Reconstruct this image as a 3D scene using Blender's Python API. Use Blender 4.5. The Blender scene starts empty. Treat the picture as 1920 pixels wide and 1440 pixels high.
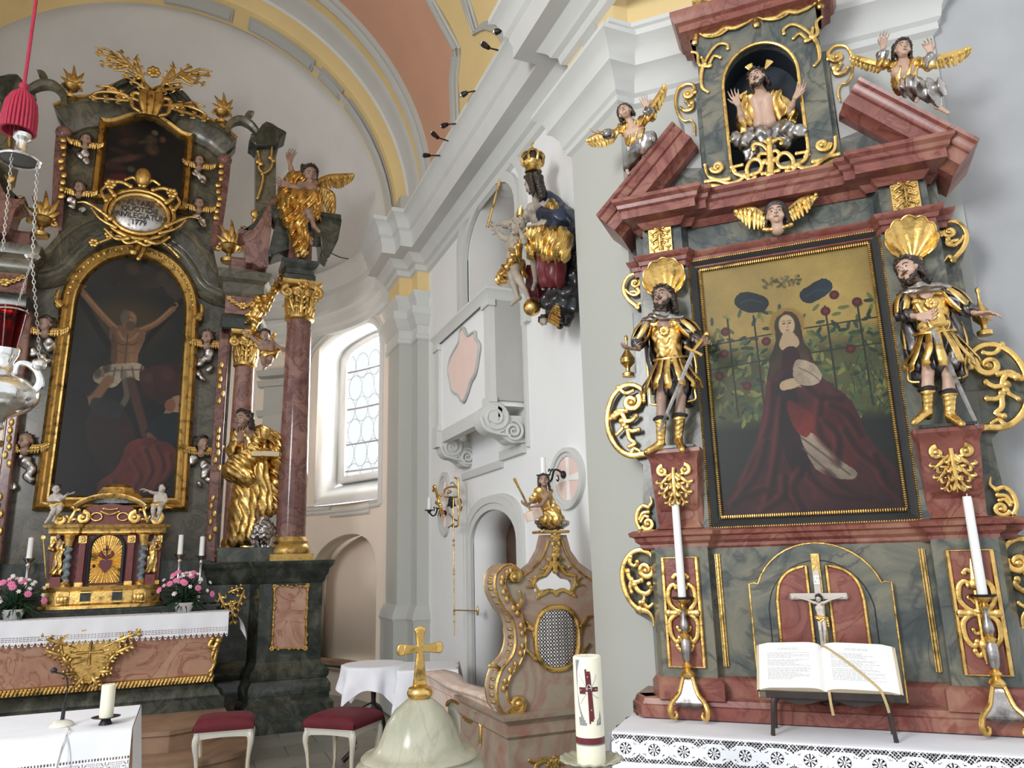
import bpy, bmesh, math, random
import numpy as np
from mathutils import Vector, Matrix
from mathutils.geometry import tessellate_polygon
random.seed(7); rng = np.random.default_rng(7)
PI = math.pi; R = math.radians
sc = bpy.context.scene
COL = sc.collection
# ------------------------------------------------------------------ camera
H = 1.65; FPX = 1410.85
pit, roll, yaw = R(13.266), R(-1.485), R(22.904)
cF = np.array([math.sin(yaw)*math.cos(pit), math.cos(yaw)*math.cos(pit), math.sin(pit)])
_r0 = np.array([math.cos(yaw), -math.sin(yaw), 0.]); _u0 = np.cross(_r0, cF)
cR = math.cos(roll)*_r0 + math.sin(roll)*_u0
cU = -math.sin(roll)*_r0 + math.cos(roll)*_u0
cam_d = bpy.data.cameras.new('camera'); cam = bpy.data.objects.new('camera', cam_d); COL.objects.link(cam)
cam_d.sensor_fit = 'HORIZONTAL'; cam_d.sensor_width = 36; cam_d.lens = FPX/1920*36; cam_d.clip_start = .05
M = Matrix(((cR[0], cU[0], -cF[0], 0), (cR[1], cU[1], -cF[1], 0), (cR[2], cU[2], -cF[2], H), (0, 0, 0, 1)))
cam.matrix_world = M; sc.camera = cam
def ray(x, y): return cF + cR*(x-960)/FPX - cU*(y-720)/FPX
# ------------------------------------------------------------------ frames: x right, y away from viewer, z up
class Frame:
    def __init__(s, deg): s.a = R(deg); s.c, s.s = math.cos(s.a), math.sin(s.a)
    def __call__(s, x, y, ly):                       # where the sight line of a measured point meets the plane at depth ly
        d = ray(x, y); dx = s.c*d[0] + s.s*d[1]; dy = -s.s*d[0] + s.c*d[1]; t = ly/dy
        return (dx*t, H + d[2]*t)
    def P(s, x, y, ly): a = s(x, y, ly); return (a[0], ly, a[1])
    def w(s, v): return (s.c*v[0] - s.s*v[1], s.s*v[0] + s.c*v[1], v[2])
    def pts(s, ly, *xy): return [s(x, y, ly) for x, y in xy]
A = Frame(0); S = Frame(-45); W = Frame(-90)
# ------------------------------------------------------------------ things
def thing(name, label, cat, loc, fr=A, group=None):
    o = bpy.data.objects.new(name, None); COL.objects.link(o); o.empty_display_size = .1
    o.location = fr.w(loc); o.rotation_euler = (0, 0, fr.a)
    o['label'] = label; o['category'] = cat
    if group: o['group'] = group
    T[o.name] = (loc, fr); return o
T = {}
def base_of(p):
    while p.parent: p = p.parent
    return T[p.name]
class MB:
    def __init__(s): s.v = []; s.f = []
    def add(s, vs, fs):
        n = len(s.v); s.v.extend([tuple(map(float, v)) for v in vs]); s.f.extend([tuple(i+n for i in f) for f in fs]); return s
    def box(s, x0, x1, y0, y1, z0, z1):
        return s.add([(x, y, z) for z in (z0, z1) for y in (y0, y1) for x in (x0, x1)],
                     [(0, 2, 3, 1), (4, 5, 7, 6), (0, 1, 5, 4), (2, 6, 7, 3), (0, 4, 6, 2), (1, 3, 7, 5)])
    def prism(s, outer, y0, y1, holes=(), bev=0):            # outline in x,z extruded y0 (front) .. y1 (back)
        rings = [outer] + list(holes); flat = [p for r in rings for p in r]
        tri = tessellate_polygon([[Vector((p[0], p[1], 0)) for p in r] for r in rings]); n = len(flat)
        vs = [(p[0], y0, p[1]) for p in flat] + [(p[0], y1, p[1]) for p in flat]
        fs = [tuple(t) for t in tri] + [tuple(i+n for i in reversed(t)) for t in tri]; k = 0
        for r in rings:
            m = len(r)
            for i in range(m): a, b = k+i, k+(i+1) % m; fs.append((a, b, b+n, a+n))
            k += m
        return s.add(vs, fs)
    def lathe(s, prof, c=(0, 0, 0), n=24, a0=0, a1=2*PI, ax='z', sx=1, sy=1):
        full = abs(a1-a0-2*PI) < 1e-6; m = n if full else n+1; vs = []
        for r, z in prof:
            for i in range(m):
                t = a0 + (a1-a0)*i/n; u, v = r*math.cos(t)*sx, r*math.sin(t)*sy
                vs.append((c[0]+u, c[1]+v, c[2]+z) if ax == 'z' else (c[0]+u, c[1]+z, c[2]+v) if ax == 'y' else (c[0]+z, c[1]+u, c[2]+v))
        fs = []
        for j in range(len(prof)-1):
            for i in range(n if full else n): a, b = j*m+i, j*m+(i+1) % m; fs.append((a, b, b+m, a+m))
        if full and prof[0][0] > 1e-6: fs.append(tuple(range(m-1, -1, -1)))
        if full and prof[-1][0] > 1e-6: fs.append(tuple(range((len(prof)-1)*m, len(prof)*m)))
        return s.add(vs, fs)
    def ell(s, c, r, n=12, m=8, rot=None):
        if not hasattr(r, '__len__'): r = (r, r, r)
        vs = []; fs = []
        for j in range(m+1):
            p = PI*j/m - PI/2
            for i in range(n): t = 2*PI*i/n; vs.append((math.cos(p)*math.cos(t)*r[0], math.cos(p)*math.sin(t)*r[1], math.sin(p)*r[2]))
        if rot is not None: vs = [tuple(rot @ Vector(v)) for v in vs]
        vs = [(v[0]+c[0], v[1]+c[1], v[2]+c[2]) for v in vs]
        for j in range(m):
            for i in range(n): a, b = j*n+i, j*n+(i+1) % n; fs.append((a, b, b+n, a+n))
        return s.add(vs, fs)
    def tube(s, P, rad, n=8, flat=1., up=(0, 1, 0), sm=0, closed=False):  # rad number/list; flat scales thickness along up
        P = [np.array(p, float) for p in P]
        if not hasattr(rad, '__len__'): rad = [rad]*len(P)
        if sm: P, rad = smooth(P, rad, sm, closed)
        m = len(P); U = np.array(up, float); vs = []; fs = []; prev = None
        for i, p in enumerate(P):
            if closed: t = P[(i+1) % m]-P[i-1]
            else: t = P[min(i+1, m-1)]-P[max(i-1, 0)]
            t = t/(np.linalg.norm(t)+1e-9); b = U-(U@t)*t
            if np.linalg.norm(b) < .15 and prev is not None: b = prev-(prev@t)*t
            if np.linalg.norm(b) < 1e-3: b = np.cross(t, [1, 0, .3])
            b /= np.linalg.norm(b); prev = b; a = np.cross(b, t)
            for k in range(n): q = 2*PI*k/n; vs.append(p + a*math.cos(q)*rad[i] + b*math.sin(q)*rad[i]*flat)
        for i in range(m if closed else m-1):
            for k in range(n): x, y = i*n+k, i*n+(k+1) % n; w = (i+1) % m*n; fs.append((x, y, w+(k+1) % n, w+k))
        if not closed: fs.append(tuple(range(n-1, -1, -1))); fs.append(tuple(range((m-1)*n, m*n)))
        return s.add(vs, fs)
    def mold(s, path, prof, side=1, cap=True, closed=False):    # profile (out, z) swept along a plan path (x, y), mitred
        P = [np.array(p[:2], float) for p in path]; m = len(P); k = len(prof); nor = []
        for i in range(m):
            d = []
            if i > 0 or closed: e = P[i]-P[i-1]; d.append(e/np.linalg.norm(e))
            if i < m-1 or closed: e = P[(i+1) % m]-P[i]; d.append(e/np.linalg.norm(e))
            ns = [np.array([x[1], -x[0]])*side for x in d]
            if len(ns) == 2: b = ns[0]+ns[1]; b = b/max(np.linalg.norm(b), 1e-6); b = b/max(.35, b@ns[0])
            else: b = ns[0]
            nor.append(b)
        vs = [(P[i][0]+nor[i][0]*o, P[i][1]+nor[i][1]*o, z) for i in range(m) for o, z in prof]; fs = []
        for i in range(m if closed else m-1):
            for j in range(k-1): a = i*k+j; b = (i+1) % m*k+j; fs.append((a, b, b+1, a+1))
        if cap and not closed: fs.append(tuple(range(k))); fs.append(tuple(range(m*k-1, (m-1)*k-1, -1)))
        return s.add(vs, fs)
    def grid(s, nu, nv, fn, mask=None):
        vs = [fn(i/nu, j/nv) for j in range(nv+1) for i in range(nu+1)]
        fs = [(j*(nu+1)+i, j*(nu+1)+i+1, (j+1)*(nu+1)+i+1, (j+1)*(nu+1)+i) for j in range(nv) for i in range(nu) if mask is None or mask((i+.5)/nu, (j+.5)/nv)]
        return s.add(vs, fs)
    def build(s, name, mat, parent=None, fr=None, ang=35, label=None, kind=None, smooth_=True, bevel=0, solid=0):
        if parent is not None: base, fr = base_of(parent)
        else: base = (0, 0, 0)
        v = np.array(s.v).reshape(-1, 3)
        if parent is None and fr is not None: v = np.stack([fr.c*v[:, 0]-fr.s*v[:, 1], fr.s*v[:, 0]+fr.c*v[:, 1], v[:, 2]], 1)
        v = v-np.array(base)
        me = bpy.data.meshes.new(name); me.from_pydata(v.tolist(), [], s.f); me.validate()
        bm = bmesh.new(); bm.from_mesh(me); bmesh.ops.remove_doubles(bm, verts=bm.verts, dist=1e-5)
        loose = [q for q in bm.verts if not q.link_faces]
        if loose: bmesh.ops.delete(bm, geom=loose, context='VERTS')
        bmesh.ops.recalc_face_normals(bm, faces=bm.faces); bm.to_mesh(me); bm.free()
        return finish(name, me, mat, parent, ang, label, kind, smooth_, bevel, solid)
def finish(name, me, mat, parent, ang=35, label=None, kind=None, smooth_=True, bevel=0, solid=0):
    if smooth_:
        me.polygons.foreach_set('use_smooth', [True]*len(me.polygons)); me.set_sharp_from_angle(angle=R(ang))
    me.materials.append(mat); o = bpy.data.objects.new(name, me); COL.objects.link(o)
    if parent is not None: o.parent = parent
    if label: o['label'] = label
    if kind: o['kind'] = kind
    if solid: md = o.modifiers.new('solid', 'SOLIDIFY'); md.thickness = solid; md.offset = 0
    if bevel: md = o.modifiers.new('bevel', 'BEVEL'); md.width = bevel; md.segments = 2; md.limit_method = 'ANGLE'
    return o
def smooth(P, rad, k, closed=False):                        # Catmull-Rom
    P = [np.array(p, float) for p in P]; n = len(P); out = []; ro = []
    seg = n if closed else n-1
    for i in range(seg):
        g = (lambda j: P[j % n]) if closed else (lambda j: P[min(max(j, 0), n-1)])
        p0, p1, p2, p3 = g(i-1), g(i), g(i+1), g(i+2)
        for q in range(k):
            t = q/k; out.append(.5*((2*p1)+(-p0+p2)*t+(2*p0-5*p1+4*p2-p3)*t*t+(-p0+3*p1-3*p2+p3)*t**3))
            ro.append(rad[i]*(1-t)+rad[(i+1) % n]*t)
    if not closed: out.append(P[-1]); ro.append(rad[-1])
    return out, ro
def sm2(P, k=4, closed=False): return [tuple(p) for p in smooth(P, [1]*len(P), k, closed)[0]]
def arc(cx, cz, r, a0, a1, n, rz=None): return [(cx+r*math.cos(R(a0+(a1-a0)*i/n)), cz+(rz or r)*math.sin(R(a0+(a1-a0)*i/n))) for i in range(n+1)]
def struct(name, mb, mat, fr=None, **k): return mb.build(name, mat, None, fr, kind='structure', **k)
def clone(o, loc=None, parent=None):                        # a thing with copies of its parts
    c = o.copy(); COL.objects.link(c)
    if parent: c.parent = parent
    if loc is not None: c.location = loc
    for ch in list(o.children): clone(ch, None, c)
    return c
# ------------------------------------------------------------------ carving: signed distance field -> surface net
def sculpt(prims, res, k=.01, disp=None):
    """prims: ('c',a,b,ra,rb) round cone, ('e',c,(rx,ry,rz),rot or None) ellipsoid, optional trailing dict(k=..)"""
    lo = np.array([1e9]*3); hi = -lo; bb = []
    for p in prims:
        if p[0] == 'c':
            a, b = np.array(p[1], float), np.array(p[2], float); r = max(p[3], p[4]); l = np.minimum(a, b)-r; h = np.maximum(a, b)+r
        else:
            c = np.array(p[1], float); rr = np.array(p[2], float)
            if len(p) > 3 and p[3] is not None: rr = np.array([rr.max()]*3)
            l, h = c-rr, c+rr
        bb.append((l, h)); lo = np.minimum(lo, l); hi = np.maximum(hi, h)
    mg = k+res*3; lo = lo-mg; n = np.ceil((hi+mg-lo)/res).astype(int)+1
    F = np.full(n, mg, np.float32); ax = [lo[i]+res*np.arange(n[i], dtype=np.float32) for i in range(3)]
    for p, (l, h) in zip(prims, bb):
        i0 = np.maximum(((l-mg-lo)/res).astype(int), 0); i1 = np.minimum(((h+mg-lo)/res).astype(int)+2, n)
        X = ax[0][i0[0]:i1[0], None, None]; Y = ax[1][None, i0[1]:i1[1], None]; Z = ax[2][None, None, i0[2]:i1[2]]
        if p[0] == 'c':
            a, b = np.array(p[1], float), np.array(p[2], float); d = b-a; L = max(d@d, 1e-9)
            t = np.clip(((X-a[0])*d[0]+(Y-a[1])*d[1]+(Z-a[2])*d[2])/L, 0, 1)
            D = np.sqrt((X-a[0]-t*d[0])**2+(Y-a[1]-t*d[1])**2+(Z-a[2]-t*d[2])**2)-(p[3]+(p[4]-p[3])*t)
        else:
            c = p[1]; rr = p[2]; x, y, z = X-c[0], Y-c[1], Z-c[2]
            if len(p) > 3 and p[3] is not None:
                m = p[3]; x, y, z = m[0][0]*x+m[0][1]*y+m[0][2]*z, m[1][0]*x+m[1][1]*y+m[1][2]*z, m[2][0]*x+m[2][1]*y+m[2][2]*z
            q = np.sqrt((x/rr[0])**2+(y/rr[1])**2+(z/rr[2])**2)+1e-6; g = np.sqrt((x/rr[0]**2)**2+(y/rr[1]**2)**2+(z/rr[2]**2)**2)+1e-6
            D = q*(q-1)/g
        sub = F[i0[0]:i1[0], i0[1]:i1[1], i0[2]:i1[2]]; kk = p[-1]['k'] if isinstance(p[-1], dict) else k
        if isinstance(p[-1], dict) and p[-1].get('cut'):
            h_ = np.clip(.5-.5*(sub+D)/kk, 0, 1); sub[...] = sub*(1-h_)-D*h_+kk*h_*(1-h_)
        else:
            h_ = np.clip(.5+.5*(sub-D)/kk, 0, 1); sub[...] = sub*(1-h_)+D*h_-kk*h_*(1-h_)
    if disp is not None:
        X, Y, Z = np.meshgrid(*ax, indexing='ij', sparse=True); F = F+disp(X, Y, Z).astype(np.float32)
        F[0], F[-1], F[:, 0], F[:, -1], F[:, :, 0], F[:, :, -1] = mg, mg, mg, mg, mg, mg
    In = F < 0; nx, ny, nz = n
    cnt = np.zeros((nx-1, ny-1, nz-1), np.int8); acc = np.zeros((nx-1, ny-1, nz-1, 3), np.float32)
    sl = lambda o, m: slice(o, m-1+o)
    for d in range(3):
        for o1 in (0, 1):
            for o2 in (0, 1):
                off = [0, 0, 0]; e = [i for i in range(3) if i != d]; off[e[0]] = o1; off[e[1]] = o2
                a = tuple(sl(off[i], n[i]) for i in range(3)); off2 = list(off); off2[d] += 1; b = tuple(sl(off2[i], n[i]) for i in range(3))
                cr = In[a] != In[b]; fa, fb = F[a][cr], F[b][cr]; t = fa/(fa-fb)
                cnt[cr] += 1; q = np.zeros((len(t), 3), np.float32); q[:, d] = t; q[:, e[0]] = o1; q[:, e[1]] = o2; acc[cr] += q
    cell = cnt > 0; idx = np.full(cnt.shape, -1, np.int64); idx[cell] = np.arange(cell.sum())
    pos = np.argwhere(cell)+acc[cell]/cnt[cell][:, None]; V = lo+pos*res; faces = []
    for d in range(3):
        e = [(d+1) % 3, (d+2) % 3]
        a = [slice(1, m-1) for m in n]; a[d] = slice(0, n[d]-1); b = list(a); b[d] = slice(1, n[d])
        fa, fb = In[tuple(a)], In[tuple(b)]; cr = np.argwhere(fa != fb)
        if len(cr) == 0: continue
        s_ = fa[tuple(cr.T)]; off = np.array([1, 1, 1]); off[d] = 0; c = cr+off
        def ix(u, v): q = c.copy(); q[:, e[0]] -= u; q[:, e[1]] -= v; return idx[tuple(q.T)]
        Q = np.stack([ix(1, 1), ix(0, 1), ix(0, 0), ix(1, 0)], 1); Q[~s_] = Q[~s_][:, ::-1]; faces.append(Q)
    return V, np.concatenate(faces)
def carve(name, mat, parent, prims, res, k=.01, disp=None, label=None, sub=0):
    V, Fc = sculpt(prims, res, k, disp); base, fr = base_of(parent); V = V-np.array(base)
    me = bpy.data.meshes.new(name); me.vertices.add(len(V)); me.vertices.foreach_set('co', V.astype(np.float32).ravel())
    me.loops.add(Fc.size); me.loops.foreach_set('vertex_index', Fc.astype(np.int32).ravel()); me.polygons.add(len(Fc))
    me.polygons.foreach_set('loop_start', np.arange(0, Fc.size, 4, dtype=np.int32)); me.update(calc_edges=True); me.validate()
    bm = bmesh.new(); bm.from_mesh(me)
    bmesh.ops.smooth_vert(bm, verts=bm.verts, factor=.45, use_axis_x=True, use_axis_y=True, use_axis_z=True)
    bm.to_mesh(me); bm.free()
    me.polygons.foreach_set('use_smooth', [True]*len(me.polygons))
    return finish(name, me, mat, parent, smooth_=False, label=label)
def folds(amp, freq, along=(0, 0, 1), seed=0, w=1.):        # carved drapery folds running along a direction
    d = np.array(along, float); d /= np.linalg.norm(d); u = np.cross(d, [0, 1, .01]); u /= np.linalg.norm(u); v = np.cross(d, u); r = np.random.default_rng(seed).uniform(0, 6, 6)
    def f(X, Y, Z):
        a = u[0]*X+u[1]*Y+u[2]*Z; b = v[0]*X+v[1]*Y+v[2]*Z; c = d[0]*X+d[1]*Y+d[2]*Z
        ph = freq*(a+.7*b)+w*(1.6*np.sin(freq*.16*c+r[0]+freq*.1*a)+1.1*np.sin(freq*.33*c-freq*.3*b+r[1]))
        return amp*(np.abs(np.sin(ph*.5+r[2]))*2-1.1)+amp*.5*np.sin(freq*.9*a-freq*.45*c+r[3])*np.sin(freq*.5*b+r[4])
    return f
def lumps(amp, freq, seed=0):
    r = np.random.default_rng(seed).uniform(0, 6, 6)
    return lambda X, Y, Z: amp*(np.sin(freq*X+1.3*np.sin(freq*.7*Z+r[0])+r[1])*np.sin(freq*Y+r[2])+np.sin(freq*Z+1.5*np.sin(freq*.8*X+r[3])+r[4])*.8)
# ------------------------------------------------------------------ materials
def nmat(name):
    m = bpy.data.materials.new(name); m.use_nodes = True; nt = m.node_tree; return m, nt, nt.nodes['Principled BSDF']
def N(nt, t, **k):
    n = nt.nodes.new(t)
    for a, b in k.items():
        if a.startswith('i_'): n.inputs[a[2:].replace('_', ' ')].default_value = b
        else: setattr(n, a, b)
    return n
def ramp(nt, stops, fac):
    n = nt.nodes.new('ShaderNodeValToRGB'); e = n.color_ramp.elements
    while len(e) < len(stops): e.new(.5)
    for x, (p, c) in zip(e, stops): x.position = p; x.color = (*c, 1) if len(c) == 3 else c
    nt.links.new(fac, n.inputs[0]); return n
def coords(nt): return nt.nodes.new('ShaderNodeTexCoord').outputs['Object']
def noise(nt, sc_, det=4, dist=0., rough=.55):
    n = N(nt, 'ShaderNodeTexNoise'); n.inputs['Scale'].default_value = sc_; n.inputs['Detail'].default_value = det
    n.inputs['Distortion'].default_value = dist; n.inputs['Roughness'].default_value = rough; nt.links.new(coords(nt), n.inputs['Vector']); return n
def bump(nt, b, h, st, dist=.01):
    n = N(nt, 'ShaderNodeBump'); n.inputs['Strength'].default_value = st; n.inputs['Distance'].default_value = dist
    nt.links.new(h, n.inputs['Height']); nt.links.new(n.outputs[0], b.inputs['Normal'])
def mix(nt, fac, a, b, mode='MIX'):
    n = N(nt, 'ShaderNodeMix', data_type='RGBA', blend_type=mode)
    for s, v in ((0, fac), (6, a), (7, b)):
        if hasattr(v, 'is_output'): nt.links.new(v, n.inputs[s])
        else: n.inputs[s].default_value = v if not hasattr(v, '__len__') else (*v, 1)
    return n.outputs[2]
def plain(name, col, rough=.6, metal=0., var=.08, scale=6, bmp=.0, bs=60, spec=.5):
    m, nt, b = nmat(name); n = noise(nt, scale, 5); c0 = [max(0, c*(1-var)) for c in col]; c1 = [min(1, c*(1+var)) for c in col]
    nt.links.new(ramp(nt, [(.3, c0), (.7, c1)], n.outputs[0]).outputs[0], b.inputs['Base Color'])
    b.inputs['Roughness'].default_value = rough; b.inputs['Metallic'].default_value = metal; b.inputs['Specular IOR Level'].default_value = spec
    if bmp: bump(nt, b, noise(nt, bs, 3).outputs[0], bmp, .004)
    return m
def gold(name, col, rough=.3, bs=45, bmp=.35, dark=.55):
    m, nt, b = nmat(name); n = noise(nt, 14, 6); c0 = [c*dark for c in col]
    nt.links.new(ramp(nt, [(.32, c0), (.5, col)], n.outputs[0]).outputs[0], b.inputs['Base Color'])
    b.inputs['Metallic'].default_value = 1; r = ramp(nt, [(.3, (rough+.22,)*3), (.7, (rough-.06,)*3)], noise(nt, 30, 3).outputs[0])
    nt.links.new(r.outputs[0], b.inputs['Roughness']); bump(nt, b, noise(nt, bs, 4).outputs[0], bmp, .006); return m
def marble(name, cols, vein, sc_=3., vs=2.2, amt=.8, rough=.28, vw=.035, spots=None):
    m, nt, b = nmat(name); n = noise(nt, sc_, 7, 1.3, .6)
    base = ramp(nt, [(.28+.44*i/(len(cols)-1), c) for i, c in enumerate(cols)], n.outputs[0]).outputs[0]
    w = noise(nt, vs, 5, 1.8, .55); a = N(nt, 'ShaderNodeMath', operation='SUBTRACT'); nt.links.new(w.outputs[0], a.inputs[0]); a.inputs[1].default_value = .5
    ab = N(nt, 'ShaderNodeMath', operation='ABSOLUTE'); nt.links.new(a.outputs[0], ab.inputs[0])
    vm = ramp(nt, [(0, (amt,)*3), (vw, (0, 0, 0))], ab.outputs[0]).outputs[0]
    c = mix(nt, vm, base, vein)
    if spots:
        w2 = noise(nt, vs*1.7, 3, .6); sm_ = ramp(nt, [(.60, (0,)*3), (.68, (.75,)*3)], w2.outputs[0]).outputs[0]; c = mix(nt, sm_, c, spots)
    nt.links.new(c, b.inputs['Base Color']); b.inputs['Roughness'].default_value = rough; b.inputs['Specular IOR Level'].default_value = .4
    bump(nt, b, noise(nt, 25, 3).outputs[0], .06, .004); return m
def vcol(name, rough=.45, spec=.3):
    m, nt, b = nmat(name); a = N(nt, 'ShaderNodeVertexColor', layer_name='paint'); n = noise(nt, 120, 2)
    c = mix(nt, .12, a.outputs[0], n.outputs[0], 'MULTIPLY'); nt.links.new(c, b.inputs['Base Color'])
    b.inputs['Roughness'].default_value = rough; b.inputs['Specular IOR Level'].default_value = spec; bump(nt, b, noise(nt, 200, 2).outputs[0], .1, .002); return m
MT = dict(
 white=plain('white_plaster', (.80, .80, .79), .9, var=.025, scale=1.5, bmp=.12, bs=30),
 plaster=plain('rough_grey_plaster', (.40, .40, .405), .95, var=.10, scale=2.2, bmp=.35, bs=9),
 peach=plain('peach_plaster', (.80, .71, .62), .9, var=.02, scale=2, bmp=.1, bs=30),
 dome=plain('dome_plaster', (.62, .60, .575), .9, var=.06, scale=.9, bmp=.08, bs=20),
 grey=plain('grey_painted_stucco', (.45, .455, .43), .8, var=.03, scale=2, bmp=.1, bs=30),
 sage=plain('sage_grey_wall_paint', (.485, .49, .45), .85, var=.02, scale=1.2, bmp=.12, bs=25),
 stucco=plain('light_grey_stucco', (.60, .60, .575), .8, var=.03, scale=3, bmp=.1, bs=30),
 niche=plain('niche_grey', (.42, .41, .39), .85, var=.03),
 yellow=plain('yellow_ochre_paint', (.74, .56, .27), .85, var=.05, scale=1.5, bmp=.06),
 salmon=plain('salmon_paint', (.60, .33, .22), .85, var=.05, scale=1.2, bmp=.06),
 rose=plain('rose_field_paint', (.80, .60, .53), .85, var=.03),
 gold=gold('gold_leaf', (.80, .52, .17), .25, dark=.35),
 goldd=gold('aged_gold_leaf', (.62, .40, .13), .34, dark=.35),
 silver=gold('tarnished_silver_leaf', (.42, .39, .37), .26, bmp=.3, dark=.35),
 chrome=gold('polished_silver', (.85, .84, .82), .12, bs=25, bmp=.3, dark=.8),
 green=marble('blue_green_marble', [(.045, .055, .054), (.10, .11, .097), (.20, .185, .135), (.12, .128, .12)], (.022, .03, .04), 3.2, 1.9, .6, .25),
 red=marble('red_marble', [(.15, .045, .037), (.26, .09, .068), (.36, .19, .125)], (.10, .018, .016), 3.2, 3.2, .55, .3, spots=(.19, .038, .03)),
 olive=marble('olive_grey_marble', [(.05, .047, .034), (.12, .108, .075), (.20, .17, .115)], (.03, .026, .018), 3, 3, .6, .22),
 dark=marble('black_green_marble', [(.014, .017, .014), (.045, .05, .04), (.12, .12, .095)], (.01, .012, .01), 4, 3, .5, .18),
 plum=marble('plum_marble', [(.12, .055, .05), (.24, .12, .10), (.33, .19, .15)], (.06, .02, .02), 3.5, 3.5, .65, .12),
 pink=marble('pink_marble', [(.36, .17, .12), (.50, .29, .20), (.58, .38, .27)], (.26, .08, .06), 2.5, 2.6, .7, .3),
 brown=marble('brown_pink_marble', [(.24, .185, .14), (.33, .265, .20), (.40, .33, .255)], (.30, .10, .07), 2.2, 1.6, .45, .35, vw=.05, spots=(.33, .12, .09)),
 pew=marble('pale_pink_marble', [(.62, .46, .37), (.72, .58, .48), (.76, .66, .56)], (.62, .26, .20), 2.5, 2.0, .5, .4, vw=.05),
 font=marble('pale_green_stone', [(.28, .28, .20), (.40, .39, .29), (.48, .46, .35)], (.28, .28, .21), 3.5, 1.5, .45, .22, vw=.015),
 skin=plain('painted_flesh', (.52, .34, .25), .45, var=.12, scale=9),
 skind=plain('darkened_flesh', (.34, .22, .165), .45, var=.15, scale=9),
 stoneskin=plain('worn_grey_flesh', (.36, .31, .25), .55, var=.1, scale=9),
 hair=plain('dark_brown_hair', (.035, .022, .016), .4, var=.3, scale=20, bmp=.5, bs=90),
 blue=plain('deep_blue_mantle', (.012, .022, .045), .35, var=.3),
 wine=plain('wine_red_robe', (.13, .015, .02), .35, var=.2),
 darkcloth=gold('dark_silvered_cloth', (.13, .12, .12), .3, bmp=.25, dark=.4),
 cloud=plain('black_cloud_paint', (.022, .022, .024), .22, var=.3, bmp=.2),
 frame=plain('black_frame', (.018, .018, .018), .4, var=.2),
 night=plain('dark_blue_niche', (.018, .026, .036), .6, var=.2),
 linen=plain('white_linen', (.84, .84, .88), .85, var=.02, scale=10, bmp=.15, bs=120),
 candle=plain('ivory_wax', (.86, .83, .66), .45, var=.02), whitewax=plain('white_wax', (.85, .85, .82), .45, var=.02),
 paper=plain('white_paper', (.86, .85, .82), .7, var=.01), ink=plain('grey_ink', (.48, .48, .49), .8), gilt=plain('cream_page_edge', (.62, .52, .36), .6, var=.1, bmp=.3, bs=150),
 wood=plain('dark_stained_wood', (.032, .02, .016), .35, var=.3, scale=14), step=plain('brown_wood', (.30, .185, .115), .5, var=.25, scale=4),
 velvet=plain('crimson_velvet', (.12, .006, .014), .75, var=.25, scale=12), tassel=plain('crimson_cord', (.38, .02, .055), .7, var=.15, scale=40),
 ivory=plain('ivory_lacquer', (.66, .63, .54), .35, var=.05), iron=plain('black_iron', (.03, .027, .025), .45, .6, var=.2),
 black=plain('black_plastic', (.012, .012, .014), .4), ribbon=plain('gold_ribbon', (.50, .36, .17), .5, var=.05),
 leafm=plain('dark_green_leaf', (.02, .05, .02), .5, var=.4, scale=30), pinkf=plain('pink_petal', (.80, .22, .40), .6, var=.15), whitef=plain('white_petal', (.85, .84, .78), .6), paleP=plain('pale_pink_petal', (.85, .55, .58), .6),
 redlac=plain('red_lacquer', (.17, .03, .025), .35, var=.25, scale=25), twist=marble('blue_twist_marble', [(.09, .12, .14), (.2, .25, .27), (.3, .36, .38)], (.05, .07, .09), 12, 8, .5, .25),
 doorwood=plain('door_brown_wood', (.07, .035, .02), .4, var=.3), paint=vcol('painted_surface'), cruc=plain('pale_bone', (.58, .52, .46), .5, var=.1), lead=plain('lead_came', (.25, .25, .26), .6),
)
_, nt, b = nmat('x'); bpy.data.materials.remove(_)
def glassmat(name, col, rough=.02):
    m, nt, b = nmat(name); b.inputs['Base Color'].default_value = (*col, 1); b.inputs['Roughness'].default_value = rough
    b.inputs['Transmission Weight'].default_value = 1; b.inputs['IOR'].default_value = 1.15; return m
MT['glass'] = glassmat('window_glass', (1, 1, 1)); MT['ruby'] = glassmat('ruby_glass', (.35, .01, .02), .05)
def tiles(name):
    m, nt, b = nmat(name); bt = N(nt, 'ShaderNodeTexBrick'); nt.links.new(coords(nt), bt.inputs['Vector'])
    bt.inputs['Scale'].default_value = 1; bt.inputs['Brick Width'].default_value = .62; bt.inputs['Row Height'].default_value = .42; bt.inputs['Mortar Size'].default_value = .004
    bt.inputs['Color1'].default_value = (.25, .245, .21, 1); bt.inputs['Color2'].default_value = (.31, .30, .26, 1); bt.inputs['Mortar'].default_value = (.06, .055, .05, 1)
    c = mix(nt, .5, bt.outputs[0], ramp(nt, [(.3, (.7,)*3), (.7, (1, 1, 1))], noise(nt, 3, 6).outputs[0]).outputs[0], 'MULTIPLY')
    nt.links.new(c, b.inputs['Base Color']); b.inputs['Roughness'].default_value = .32; return m
MT['floor'] = tiles('grey_stone_floor')
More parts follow.
